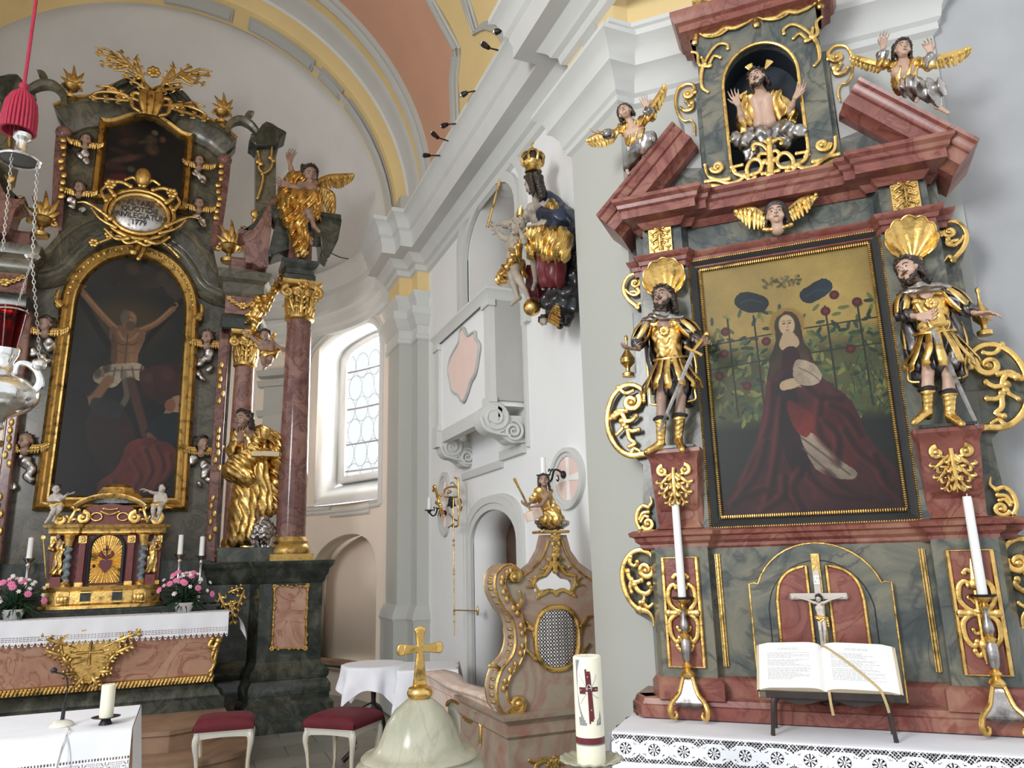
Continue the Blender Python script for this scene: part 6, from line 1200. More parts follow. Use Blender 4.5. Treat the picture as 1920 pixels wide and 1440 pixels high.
# ---- columns
def column(xc, yc, r, z0, z1, zc, par, wide=False):
    col_ = MB().lathe([(r*1.0, z0), (r*1.01, z0+(z1-z0)*.3), (r*.87, z1)], (xc, yc, 0), 32).build('column', PM, par, ang=60)
    b = MB(); b.lathe([(r*1.05, z0+.02), (r*1.1, z0), (r*1.18, z0-.03), (r*1.12, z0-.06), (r*1.3, z0-.10), (r*1.36, z0-.14), (r*1.3, z0-.17)], (xc, yc, 0), 28); b.box(xc-r*1.42, xc+r*1.42, yc-r*1.42, yc+r*1.42, z0-.25, z0-.17); b.build('column_base', GD, col_)
    c = MB(); hc = zc-z1; c.lathe([(r*.88, z1-.03), (r*1.05, z1-.01), (r*1.05, z1+.02), (r*.86, z1+.03), (r*.86, z1+hc*.5), (r*1.0, z1+hc*.85), (r*.9, z1+hc*.9)], (xc, yc, 0), 28)
    for i in range(16):
        a = 2*PI*i/16; c.tube([(xc+r*q*math.cos(a), yc+r*q*math.sin(a), z1+hc*f) for q, f in ((.84, .06), (.93, .25), (.95, .5), (1.02, .62))], [.02, .026, .026, .015], 6, sm=2)
    q = r*1.28
    c.mold([(xc-q, yc+q), (xc-q, yc-q), (xc+q, yc-q), (xc+q, yc+q)], [(-.06, zc-.07), (.0, zc-.05), (.02, zc-.02), (.02, zc), (-.2, zc)], side=1)
    for sx in (-1, 1):
        volute(c, (xc+sx*r*1.0, zc-.15), r*.42, .022, yc-r*1.2, 90, -sx, 1.3); volute(c, (xc+sx*r*.45, zc-.15), r*.22, .016, yc-r*1.15, 90, sx, 1.1)
        for sy in (-1, 1): leaf(c, (xc+sx*r*.5, z1+hc*.1), (xc+sx*r*.95, z1+hc*.55), r*.3, yc+sy*r*.95, 2, rise=.03)
    leaf(c, (xc, z1+hc*.1), (xc, z1+hc*.6), r*.4, yc-r*.95, 3, rise=.03); rosette(c, (xc, zc-.04), .07, yc-r*1.3)
    c.build('capital', GD, col_)
for s in (1, -1):
    f1 = lambda x: x if s > 0 else 2*MA-x
    column(f1(1.02), 8.95, .165, 1.96, 4.55, 4.98, ha); column(f1(.45), 9.3, .13, 1.96, 4.02, 4.42, ha)
    bx = lambda m, a, b, y0, y1, z0, z1: m.box(min(f1(a), f1(b)), max(f1(a), f1(b)), y0, y1, z0, z1)
    # entablature over the outer column
    m = MB(); sq = [(f1(.83), 9.2), (f1(.83), 8.79), (f1(1.15), 8.79), (f1(1.15), 9.2)]; sd_ = 1 if s > 0 else -1
    m.mold(sq, [(0, 4.98), (.02, 5.0), (.02, 5.06), (.0, 5.08), (.0, 5.14), (.05, 5.2), (.06, 5.24), (-.1, 5.25)], side=sd_); m.build('architrave_block', DK, ha)
    m = MB(); bx(m, .85, 1.12, 8.82, 9.15, 5.25, 5.66); m.build('frieze_block', PM, ha)
    m = MB()
    for k in range(7): rosette(m, (f1(.87+.23*k/6), 5.55-.14*math.sin(PI*k/6)), .035, 8.80)
    m.build('frieze_garland', GD, ha)
    m = MB(); m.prism(fl([(.62, 5.35), (.66, 5.3), (.88, 5.42), (.92, 5.62), (1.22, 5.62), (1.24, 5.42), (1.33, 5.36), (1.44, 5.62), (1.48, 5.90), (1.44, 5.90), (.72, 5.90), (.68, 5.7)], s), 8.86, 9.2); m.build('raised_cornice', DK, ha, bevel=.012)
    m = MB(); m.mold([(f1(.70), 9.2), (f1(.70), 8.9), (f1(1.38), 8.9), (f1(1.38), 9.2)], [(0, 5.78), (.03, 5.8), (.05, 5.86), (.08, 5.89), (.08, 5.94), (-.2, 5.95)], side=sd_); m.build('cornice_slab', DK, ha)
    z_ = lambda p: A(p[0]/4.364+400, p[1]/4.364+370, 9.1)
    vp = [z_(q) for q in [(200, 300), (215, 335), (245, 370), (255, 470), (262, 560), (320, 565), (370, 600), (420, 605), (445, 580), (448, 440), (470, 250), (485, 150), (560, 140), (600, 70), (560, 18), (500, 25), (430, 110), (380, 210), (310, 300), (240, 292)]]
    m = MB(); m.prism(fl(sm2(vp, 2, True), s), 8.98, 9.28); m.build('volute_buttress', PM, ha, bevel=.02)
    e = fl([z_((410, 575))], s)[0]; m = MB(); m.lathe([(0, -.17), (.05, -.17), (.055, .17), (0, .17)], (e[0], 9.12, e[1]), 14, ax='y'); m.build('volute_roll', PM, ha); m = MB(); e = fl([z_((220, 318))], s)[0]; m.lathe([(0, -.17), (.035, -.17), (.035, .17), (0, .17)], (e[0], 9.12, e[1]), 14, ax='y'); m.build('volute_roll', PM, ha)
    # entablature over the inner column, returning to the board
    eb = [(f1(.18), 9.6), (f1(.18), 9.16), (f1(.58), 9.16), (f1(.66), 9.5)]
    m = MB(); m.mold(eb, [(0, 4.42), (.02, 4.44), (.02, 4.54), (.04, 4.58), (0, 4.62)], side=sd_); m.build('architrave', DK, ha)
    m = MB(); m.mold(eb, [(0, 4.6), (0, 4.86)], side=sd_, cap=False); m.build('frieze', PM, ha, smooth_=False)
    m = MB(); m.mold(eb, [(0, 4.84), (.02, 4.86), (.04, 4.92), (.04, 5.0), (.09, 5.04), (.11, 5.12), (.12, 5.14), (-.2, 5.15)], side=sd_); m.build('cornice', OL, ha)
    m = MB(); m.mold([(f1(.22), 9.6), (f1(.22), 9.2), (f1(.56), 9.2), (f1(.64), 9.6)], [(0, 5.14), (0, 5.33), (.02, 5.35), (-.3, 5.36)], side=sd_); m.build('attic_block', PM, ha)
    m = MB()
    for k in range(9): q = k/8; rosette(m, (f1(.22+.32*q), 4.80-.08*math.sin(PI*q)), .03+.025*(k == 4), 9.13)
    m.build('frieze_garland', GD, ha)
    # pedestal zone
    pd = [(f1(.20), 9.6), (f1(.20), 9.0), (f1(.62), 9.0), (f1(.70), 8.72), (f1(1.36), 8.72), (f1(1.36), 9.4)]
    m = MB(); m.mold(pd, [(0, 1.48), (.02, 1.50), (.03, 1.55), (.05, 1.58), (.06, 1.63), (.09, 1.66), (.11, 1.70), (.11, 1.72), (-.5, 1.72)], side=sd_); m.build('pedestal_cornice', DK, ha)
    m = MB(); m.mold(pd, [(0, .60), (0, 1.5)], side=sd_, cap=False); m.build('pedestal', DK, ha, smooth_=False)
    m = MB(); m.mold(pd, [(.10, .36), (.10, .44), (.06, .50), (.08, .53), (.08, .58), (.05, .61), (.02, .64), (0, .68)], side=sd_); m.build('pedestal_base', DK, ha)
    m = MB(); m.mold(pd, [(.14, 0), (.13, .26), (.09, .30), (.09, .38), (-.3, .38)], side=sd_); m.build('plinth', DK, ha)
    x0, x1 = (.85, 1.195); rect = [(x0, .82), (x1, .80), (x1, 1.45), (x0, 1.45)]
    m = MB(); m.prism(fl(rect, s), 8.705, 8.73); pnl = m.build('panel', MT['pink'], ha)
    m = MB(); rr = fl(rect, s); m.tube([(a, 8.70, b) for a, b in rr], .014, 6, closed=True)
    r = random.Random(2)
    for (a, b), (c_, d_) in zip(rr, rr[1:]+rr[:1]):
        for k in range(7): q = (k+.5)/7; m.ell((a+(c_-a)*q+r.uniform(-.01, .01), 8.69, b+(d_-b)*q+r.uniform(-.01, .01)), (.018, .014, .028 if abs(d_-b) > .1 else .016), 6, 4)
    for q in rr: rosette(m, q, .03, 8.69)
    m.build('panel_frame', GD, pnl)
    m = MB(); b_ = (f1(.42), 1.30)
    for (a, b, w_) in (((-.12, .10), (-.02, -.12), .05), ((.14, .12), (.06, -.10), .05), ((.02, .0), (.04, -.24), .05), ((-.02, .1), (.12, .16), .04)): leaf(m, (b_[0]+s*a[0], b_[1]+a[1]), (b_[0]+s*b[0], b_[1]+b[1]), w_, 8.96, 3, rise=.03)
    rosette(m, (b_[0]+s*.02, b_[1]-.02), .045, 8.94)
    m.build('hanging_ornament', GD, ha)
    m = MB(); bx(m, .14, .26, 9.38, 9.6, 1.72, 4.5); m.build('side_pilaster', PM, ha, bevel=.02)
    m = MB(); r = random.Random(8)
    for k in range(26):
        z = 2.0+2.3*k/26
        if k % 9 < 6: m.ell((f1(.20)+r.uniform(-.03, .03), 9.37, z), (.025, .02, .045), 6, 4)
    m.build('pilaster_vine', GD, ha)
    # upper free-standing pier with scroll arch
    m = MB(); q = AP(9.3, (478, 278), (516, 278), (516, 405), (478, 410)); m.prism(fl(q, s), 9.2, 9.4); m.build('upper_pier', OL, ha)
    m = MB(); q = AP(9.28, (464, 275), (474, 268), (490, 245), (497, 240), (510, 245), (520, 252), (532, 258), (536, 262), (524, 268), (520, 285), (478, 287), (472, 280)); m.prism(fl(q, s), 9.1, 9.45); m.build('pier_cap', DK, ha, bevel=.02)
    m = MB(); q = fl(AP(9.3, (424, 250), (431, 234), (448, 226), (466, 232), (480, 246), (484, 256)), s); m.tube([(a, 9.3, b) for a, b in q], [.03, .05, .06, .06, .05, .03], 8, 1.4, sm=4); q = fl(AP(9.3, (462, 231), (463, 222), (468, 214), (474, 216)), s); m.tube([(a, 9.3, b) for a, b in q], [.04, .04, .045, .05], 8, 1.2, sm=4); q = fl(AP(9.3, (476, 258), (470, 256)), s); m.tube([(a, 9.3, b) for a, b in q], [.04, .04], 8, 1.2); m.build('scroll_arch', OL, ha)
    m = MB(); to = lambda p_: fl([A(p_[0]/2.571+380, p_[1]/2.571+160, 9.15)], s)[0]
    orn7(m, [([(265, 320), (275, 370), (270, 400), (290, 430), (285, 480), (265, 545)], .016, .02), ([(335, 290), (330, 350), (335, 380), (320, 410), (285, 430)], .016, .016), ([(265, 370), (280, 380)], .03, .03), ([(325, 350), (340, 365)], .03, .03), ([(250, 620), (265, 640), (280, 625)], .05, .04), ([(200, 690), (235, 700), (255, 650)], .03, .04)], to, 9.14, None, .7); m.build('vine_ornament', GD, ha)
    m = MB(); q = [A(p_[0]/2.571+380, p_[1]/2.571+160, 9.2) for p_ in ((180, 690), (200, 705), (240, 680), (290, 600), (320, 600), (290, 680), (235, 720), (190, 715))]; m.prism(fl(q, s), 9.1, 9.35); m.build('scroll_bracket', DK, ha, bevel=.015)
# urn finials with gilded leaves
def urn(x, y, sc_, label):
    c = A(x, y, 9.35); t = thing('leaf_urn', label, 'finial', (c[0], 9.35, c[1]-.14*sc_), A, 'gilded leaf urns on the high altar')
    k = sc_; m = MB(); m.lathe([(0, -.16*k), (.09*k, -.16*k), (.10*k, -.12*k), (.03*k, -.08*k), (.03*k, -.04*k), (.09*k, 0), (.12*k, .05*k), (.10*k, .08*k), (0, .08*k)], (c[0], 9.35, c[1]), 14)
    for s in (-1, 1): volute(m, (c[0]+s*.13*k, c[1]+.03*k), .05*k, .014*k, 9.35, 90, s, .9)
    m.build('urn', GD, t)
    m = MB()
    for a, l in ((-.9, .20), (-.45, .30), (0, .36), (.5, .30), (.95, .2), (.2, .22), (-.2, .22)): d = V3(math.sin(a), 0, math.cos(a)); b = V3(c[0], 9.35, c[1]+.06*k); m.tube([b, b+d*l*.5*k+V3(.02*k, -.02*k, 0), b+d*l*k], [.02*k, .035*k, .004*k], 6, .4, sm=3)
    m.build('leaves', GD, t)
urn(133, 168, .8, 'gilded leaf urn on the top cornice of the high altar, left'); urn(416, 216, .8, 'gilded leaf urn on the top cornice of the high altar, right')
urn(78, 420, 1.0, 'gilded leaf urn beside the curved cornice, left of the cartouche'); urn(430, 470, 1.0, 'gilded leaf urn beside the curved cornice, right of the cartouche')
# ---- mensa, gradine
mz = 1.235; mt = thing('high_altar_table', 'pink marble altar table with gilded rope moulding and gilded crest panel', 'altar table', (MA, 8.6, .34), A)
xr_ = .33; xl_ = 2*MA-xr_
m = MB(); m.mold([(xl_, 9.2), (xl_, 8.36), (xr_, 8.36), (xr_, 9.2)], [(-.06, .62), (-.05, .7), (-.02, .85), (.0, .95), (.02, 1.02), (.03, 1.2), (-.4, 1.2)], side=1); m.build('antependium', MT['pink'], mt)
m = MB(); m.box(xl_-.05, xr_+.05, 8.31, 9.1, 1.17, mz-.012); m.build('table_top', DK, mt)
m = MB(); m.mold([(xl_, 9.2), (xl_, 8.36), (xr_, 8.36), (xr_, 9.2)], [(.06, .34), (.06, .44), (.02, .46), (.0, .5), (-.04, .54), (-.07, .58), (-.4, .58)], side=1); m.build('base', DK, mt)
m = MB(); m.tube([(xl_+.05, 8.40, .61), (xr_-.05, 8.40, .61)], .038, 8)
for i in range(70): x = xl_+.06+(xr_-xl_-.12)*i/69; m.tube([(x-.012, 8.365, .585), (x+.014, 8.36, .64)], .012, 5)
m.build('rope_moulding', GD, mt)
m = MB(); c = A(168, 1235, 8.33)
po = [(-.20, .22), (0, .26), (.20, .22), (.24, .12), (.18, -.02), (.1, -.14), (0, -.2), (-.1, -.14), (-.18, -.02), (-.24, .12)]; m.prism([(c[0]+a, c[1]+b) for a, b in sm2(po, 3, True)], 8.31, 8.35); m.tube([(c[0]+a, 8.305, c[1]+b) for a, b in sm2(po, 3, True)], .014, 6, closed=True)
for s in (1, -1):
    for (a, b) in (((.20, .14), (.42, .22)), ((.22, .04), (.36, .10)), ((.16, -.04), (.22, .04)), ((.10, -.12), (.20, -.12)), ((.04, -.16), (.10, -.25))): leaf(m, (c[0]+s*a[0], c[1]+a[1]), (c[0]+s*b[0], c[1]+b[1]), .045, 8.30, 3, rise=.02)
    for k in range(5): m.tube([(c[0]+s*(.05+.02*k), 8.305, c[1]-.02+.04*k), (c[0]+s*(.13+.015*k), 8.305, c[1]-.04+.055*k)], [.004, .008], 5)
for a in range(4): q = a*PI/2; m.tube([(c[0], 8.30, c[1]+.06), (c[0]+.11*math.cos(q), 8.30, c[1]+.06+.11*math.sin(q))], [.008, .016], 6)
m.build('crest_panel', GD, mt)
m = MB(); e = A(408, 1225, 8.33); orn7(m, [([(.03, .12), (.0, .06), (-.05, .08), (-.02, .14)], .035, .03), ([(.0, .04), (-.02, -.04), (.01, -.1), (-.03, -.16)], .03, .02), ([(.02, .02), (.0, -.1), (-.02, -.2)], .02, .02)], lambda p_: (e[0]-.03+p_[0], e[1]+p_[1]), 8.32, None, .9); m.build('corner_acanthus', GD, mt)
m = MB(); m.box(2*MA-.28, .28, 8.75, 9.0, mz-.02, 1.30); m.box(2*MA-.31, .31, 8.72, 9.0, 1.275, 1.30); m.box(2*MA-.20, .20, 9.0, 9.5, .4, 1.75); m.build('gradine', DK, mt)
hc = thing('high_altar_cloth', 'long white cloth with lace border on the high altar', 'tablecloth', (MA, 8.6, mz), A)
def hcp(x, s): 
    L = .40; wv = .010*math.sin(x*11)+.006*math.sin(x*29+1)
    return (x, 8.70-s, mz+.002) if s < L else (x, 8.30-.004-(s-L)*.06+wv*min(1, (s-L)*6), mz+.002-(s-L))
xc0, xc1 = -2.1, .385
m = MB(); m.grid(160, 4, lambda u, v: hcp(xc0+(xc1-xc0)*u, .40*v)); m.grid(200, 14, lambda u, v: hcp(xc0+(xc1-xc0)*u, .40+.135*v)); m.build('cloth', MT['linen'], hc, ang=60)
def lace2(x, v):
    if v < .05 or .55 < v < .6: return True
    if v < .55: return (int(x/.007) % 2 == 0) or (int(v*.09/.007) % 2 == 0)
    q = (x/.05) % 1-.5; return v < .80+.18*math.cos(q*2*PI) and not ((q*q*.06+(v-.78)**2*.6) < .002)
m = MB(); m.grid(620, 26, lambda u, v: hcp(xc0+(xc1-xc0)*u, .535+.10*v), lambda u, v: lace2((xc1-xc0)*u, v)); m.build('lace_border', MT['linen'], hc, ang=60)
m = MB()
def tail(u, v):        # cloth falling over the right end in a fold
    x = xc1+(.17-.05*u)*math.sin(v*PI/2)+.02*math.sin(u*9)*v; y = 8.30+.36*u-.03*v; z = mz+.002-v**1.6*(.27-.12*u+.03*math.sin(u*9)); return (x, y, z)
m.grid(24, 16, tail); m.build('corner_fold', MT['linen'], hc, ang=60)
# ---- tabernacle
TX = A(197, 1060, 8.78)[0]; TY = 8.72
tz = lambda py: A(197, py/5.142+880, TY)[1]; tx = lambda px_: TX+(px_-600)*.00127
tb = thing('tabernacle', 'gilded red and gold tabernacle with twisted blue columns and a ray-carved door', 'tabernacle', (TX, TY, 1.30), A)
G2 = MT['gold']; RL = MT['redlac']
zB = 1.305; zc0, zc1 = tz(610), tz(530)
m = MB(); m.mold([(TX-.52, 8.95), (TX-.52, 8.80), (TX-.42, 8.72), (TX-.28, 8.70), (TX+.28, 8.70), (TX+.42, 8.72), (TX+.52, 8.80), (TX+.52, 8.95)], [(.03, zB), (.03, zB+.03), (.0, zB+.05), (.0, zB+.16), (.02, zB+.18), (.03, zB+.21), (-.1, zB+.22)], side=1); m.build('base', G2, tb)
m = MB(); m.mold([(TX-.50, 8.97), (TX-.50, 8.86), (TX-.2, 8.86), (TX+.2, 8.86), (TX+.50, 8.86), (TX+.50, 8.97)], [(0, zB+.2), (0, zc0)], side=1, cap=False); m.build('body', RL, tb)
for s in (-1, 1):
    m = MB(); x = TX+s*.14; m.box(x-.045, x+.045, 8.685, 8.70, zB+.07, zB+.15); m.build('dark_panel', DK, tb)
    for (dx, yy) in ((.22, 8.80), (.47, 8.84)):
        m = MB(); x = TX+s*dx; m.box(x-.028, x+.028, yy-.02, yy+.05, zB+.22, zc0-.02); m.build('red_pilaster', RL, tb)
        m = MB(); m.box(x-.036, x+.036, yy-.03, yy+.04, zB+.2, zB+.25); m.build('gilded_base', G2, tb); m = MB(); m.box(x-.036, x+.036, yy-.03, yy+.04, zc0-.10, zc0-.03); rosette(m, (x, zc0-.065), .03, yy-.04); m.build('gilded_capital', G2, tb)
    x = TX+s*.335; m = MB()                                                    # twisted column
    n_, k_ = 60, 14; z0, z1 = zB+.26, zc0-.12
    m.grid(k_, n_, lambda u, v: (x+.022*math.cos(v*9*PI)*.45+(.030)*math.cos(2*PI*u), 8.76+.022*math.sin(v*9*PI)*.45+.030*math.sin(2*PI*u), z0+(z1-z0)*v)); m.build('twisted_column', MT['twist'], tb)
    m = MB(); m.lathe([(.034, z1-.01), (.04, z1+.03), (.052, z1+.08), (.055, z1+.10), (0, z1+.10)], (x, 8.76, 0), 14); m.build('column_capital', G2, tb); m = MB(); m.lathe([(.055, z0-.10), (.055, z0-.06), (.045, z0-.04), (.05, z0-.02), (.036, z0)], (x, 8.76, 0), 14)
    m.box(x-.06, x+.06, 8.70, 8.82, zB+.0, zB+.17)
    for k in range(3): m.ell((x-.03+.03*k, 8.695, zB+.09), (.022, .015, .04), 8, 5)
    m.build('column_pedestal', G2, tb)
m = MB(); dzt = tz(630); da = [(TX-.135, zB+.24)]+[(TX+.135*math.cos(t), dzt-.13+.13*math.sin(t)) for t in np.linspace(PI, 0, 17)]+[(TX+.135, zB+.24)]
m.prism(da, 8.835, 8.86); 
r = random.Random(6); cz_ = tz(900)
for i in range(72):
    a = 2*PI*i/72+r.uniform(-.02, .02); L = 0
    while inpoly(TX+math.cos(a)*L, cz_+math.sin(a)*L, da) and L < .5: L += .004
    m.tube([(TX+math.cos(a)*.05, 8.833, cz_+math.sin(a)*.05), (TX+math.cos(a)*(L-.004), 8.833, cz_+math.sin(a)*(L-.004))], [.002, .006 if i % 2 else .0045], 4)
m.build('ray_door', G2, tb)
m = MB(); m.tube([(a, 8.83, b) for a, b in [(TX-.155, zB+.24)]+[(TX+.155*math.cos(t), dzt-.13+.15*math.sin(t)) for t in np.linspace(PI, 0, 17)]+[(TX+.155, zB+.24)]], .016, 8); m.build('door_frame', MT['frame'], tb)
m = MB(); m.prism([(TX-.055, cz_+.02), (TX-.05, cz_-.04), (TX, cz_-.10), (TX+.05, cz_-.04), (TX+.055, cz_+.02), (TX+.03, cz_+.035), (TX, cz_+.02), (TX-.03, cz_+.035)], 8.80, 8.83); m.box(TX-.006, TX+.006, 8.81, 8.83, cz_+.02, cz_+.17); m.box(TX-.03, TX+.03, 8.81, 8.83, cz_+.125, cz_+.14)
for s in (-1, 1): m.tube([(TX, 8.82, cz_+.04), (TX+s*.05, 8.82, cz_+.08), (TX+s*.045, 8.82, cz_+.12)], [.012, .02, .004], 6, sm=3)
m.build('flaming_heart', MT['wine'], tb)
m = MB(); m.ell((TX-.105, 8.825, cz_-.03), (.014, .01, .014)); m.build('keyhole', MT['iron'], tb)
m = MB(); m.mold([(TX-.54, 8.97), (TX-.54, 8.80), (TX-.40, 8.74), (TX-.25, 8.74), (TX-.23, 8.79), (TX+.23, 8.79), (TX+.25, 8.74), (TX+.40, 8.74), (TX+.54, 8.80), (TX+.54, 8.97)], [(-.03, zc0-.02), (-.01, zc0), (-.01, zc0+.03), (.0, zc0+.05), (.03, zc1-.03), (.04, zc1), (-.1, zc1+.01)], side=1); m.build('cornice', G2, tb)
m = MB(); m.prism([(TX-.34, zc1), (TX-.30, zc1+.10), (TX-.2, zc1+.18), (TX, zc1+.22), (TX+.2, zc1+.18), (TX+.30, zc1+.10), (TX+.34, zc1)], 8.80, 8.95); m.build('gable', RL, tb)
m = MB(); P = [(TX+.36*math.cos(t)*1.0, zc1+.06+.22*math.sin(t)) for t in np.linspace(2.6, .54, 18)]; sweepxz(m, P, [(0, 8.95), (-.01, 8.76), (.02, 8.74), (.035, 8.74), (.045, 8.95)])
for s in (-1, 1):
    volute(m, (TX+s*.24, zc1+.07), .06, .022, 8.76, 90, s, 1.2); volute(m, (TX+s*.43, zc1+.06), .06, .024, 8.78, 90, -s, 1.2); leaf(m, (TX+s*.36, zc1+.02), (TX+s*.30, zc1+.17), .05, 8.77, 2, rise=.02); m.tube([(TX+s*.12+.05*math.cos(t), 8.78, zc1+.08+.04*math.sin(t)) for t in np.linspace(0, 2*PI, 12, endpoint=False)], .010, 6, closed=True)
orn7(m, [([(-.08, .13), (0, .10), (.08, .13)], .012, .012), ([(-.06, .16), (0, .15), (.06, .16)], .015, .012)], lambda p_: (TX+p_[0], zc1+p_[1]), 8.78, None, .8)
m.build('gilded_arch', G2, tb)
m = MB(); dt = zc1+.22; m.lathe([(.0, dt-.02), (.29, dt), (.285, dt+.05), (.22, dt+.10), (.18, dt+.13), (.15, dt+.17), (.08, dt+.205), (.0, dt+.21)], (TX+.04, 8.93, 0), 8, a0=PI/8, a1=2*PI+PI/8, sy=.5); m.build('domed_top', G2, tb, ang=20)
m = MB(); m.lathe([(.292, dt+.0), (.295, dt+.02), (.285, dt+.045), (.25, dt+.07)], (TX+.04, 8.93, 0), 8, a0=PI/8, a1=2*PI+PI/8, sy=.5); m.build('marbled_band', MT['twist'], tb, ang=20)
m = MB()
for s in (-1, 1): shell(m, (TX+s*.42, zc0-.20), .045, 8.85, .006, 7)
m.build('niche_shells', G2, tb)
for s in (-1, 1): MB().box(TX+s*.42-.045, TX+s*.42+.045, 8.74, 8.86, zB+.2, zB+.31).build('figure_pedestal', RL, tb)
# ------------------------------------------------------------------ figures of the high altar
def standing(name, label, x, y, z0, H_, group, mat='gold', par=None, tilt=0):   # small standing robed statuette
    t = thing(name, label, 'statue', (x, y, z0), A, group); h = H_/7
    Z = lambda f: z0+H_*f
    J = dict(head=(x+tilt*.3*h, y-.1*h, Z(.93)), neck=(x, y, Z(.84)), shL=(x-1.0*h, y, Z(.80)), shR=(x+1.0*h, y, Z(.80)), elL=(x-1.35*h, y-.2*h, Z(.64)), elR=(x+1.3*h, y-.2*h, Z(.66)), wrL=(x-.6*h, y-1.0*h, Z(.62)), wrR=(x+.5*h, y-1.0*h, Z(.60)), chest=(x, y, Z(.72)), pelvis=(x+.1*h, y, Z(.55)), knL=(x-.5*h, y-.5*h, Z(.3)), knR=(x+.5*h, y-.1*h, Z(.3)), anL=(x-.5*h, y, Z(.06)), anR=(x+.5*h, y, Z(.06)), toL=(x-.7*h, y-.6*h, Z(.03)), toR=(x+.7*h, y-.6*h, Z(.03)))
    figure(t, J, h, (0, -1, 0), (tilt*.3, -1, 0), skin='skind', res=h*.10, hair=dict(curls=6, beard=tilt < 0), face=False)
    g = {k: np.array(v) for k, v in J.items()}
    carve('robe', MT[mat], t, torso(J, h, 1.1)+sleeve(J, 'L', h, 1.4, .7)+sleeve(J, 'R', h, 1.4, .7)+[('c', g['pelvis'], g['anL']+V3(0, 0, .2*h), h*.7, h*.55), ('c', g['pelvis'], g['anR']+V3(0, 0, .2*h), h*.7, h*.55)], h*.1, h*.2, folds(h*.09, 8/h, (.2, 0, 1), 3))
    return t
t = standing('tabernacle_statuette', 'small gilded statuette with a long staff, in the left bay of the tabernacle', TX-.42, 8.80, zB+.31, .42, 'statuettes on the tabernacle', tilt=-1)
m = MB(); m.tube([(TX-.50, 8.76, zB+.30), (TX-.56, 8.74, zc0-.05)], .006, 6); m.lathe([(.010, -.004), (.02, -.004), (.02, .004), (.010, .004)], (TX-.56, 8.74, zc0-.04), 12, ax='y'); m.build('staff', MT['goldd'], t)
standing('tabernacle_statuette', 'small gilded robed statuette in the right bay of the tabernacle', TX+.42, 8.80, zB+.31, .40, 'statuettes on the tabernacle', tilt=1)
def putto(px, ly, label, base, look, hu, hands, cloth, h=.115, wing_=None, skin='skind', grp=None, nm='putto_statue'):
    J = {k: A.P(v[0], v[1], ly+(v[2] if len(v) > 2 else 0)) for k, v in px.items()}; t = thing(nm, label, 'statue', base or J['pelvis'], A, grp)
    figure(t, J, h, (0, -1, 0), look, hu, skin=skin, res=h*.055, hair=dict(curls=9), hands=hands, face=False, fat=1.12)
    g = {k: np.array(v) for k, v in J.items()}
    if cloth: carve('loincloth', MT['gold'], t, [('c', g['pelvis']+V3(-.35*h, -.2*h, 0), g['pelvis']+V3(.4*h, -.2*h, .05*h), h*.36, h*.36)]+[('c', g['pelvis']+V3(*cloth[0])*h, g['pelvis']+V3(*cloth[1])*h, h*.25, h*.16)], h*.06, h*.1, folds(h*.04, 12/h, (1, 0, .3), 2))
    if wing_:
        for (a, b) in wing_: m = MB(); wing(m, [np.array(A.P(*p, ly+.08)) for p in a], [np.array(A.P(*p, ly+.08)) for p in b], 4, h*.14, .5); m.build('wing', MT['gold'], t)
    return t
zq = lambda x, y: (x/5.142+80, y/5.142+880)
def zz(x, y, d=0): a = zq(x, y); return (a[0], a[1], d)
putto(dict(head=zz(130, 190, -.03), neck=zz(128, 240), shL=zz(92, 262), shR=zz(165, 255), elL=zz(60, 300, -.03), wrL=zz(110, 295, -.08), elR=zz(205, 275, -.03), wrR=zz(230, 245, -.07), chest=zz(130, 285), pelvis=zz(135, 350), knL=zz(110, 390, -.09), knR=zz(165, 385, -.08), anL=zz(60, 470, -.06), anR=zz(120, 450, -.03), toL=zz(25, 515, -.09), toR=zz(100, 500, -.06)), 8.74,
      'pale putto sitting on the left scroll of the tabernacle', None, (.1, -1, -.1), (-.1, 0, 1), {'L': ((1, -.2, .1), (0, -1, 0), .5), 'R': ((1, -.3, .2), (0, 0, 1), .3, .3, -1)}, [(-.3, -.1, .1), (-1.2, .1, .3)], .10, skin='cruc', grp='putti on the tabernacle')
putto(dict(head=zz(1160, 180, -.03), neck=zz(1145, 225), shL=zz(1110, 235), shR=zz(1175, 250), elL=zz(1060, 225, -.04), wrL=zz(1015, 205, -.07), elR=zz(1195, 300, -.02), wrR=zz(1160, 335, -.08), chest=zz(1135, 275), pelvis=zz(1110, 345), knL=zz(1065, 380, -.08), knR=zz(1130, 390, -.09), anL=zz(1065, 460, -.04), anR=zz(1120, 460, -.05), toL=zz(1045, 490, -.08), toR=zz(1095, 500, -.09)), 8.74,
      'pale putto on the right scroll of the tabernacle, pointing to the centre', None, (-.8, -.6, .1), (.1, 0, 1), {'L': ((-1, -.2, .3), (0, -.3, -1), .3), 'R': ((-.6, -.6, 0), (0, -1, 0), .5, .3, -1)}, [(.3, -.1, .0), (1.3, .1, -.3)], .10, skin='cruc', grp='putti on the tabernacle')
c5 = lambda x, y, d=0: (x/2.571+380, y/2.571+160, d)
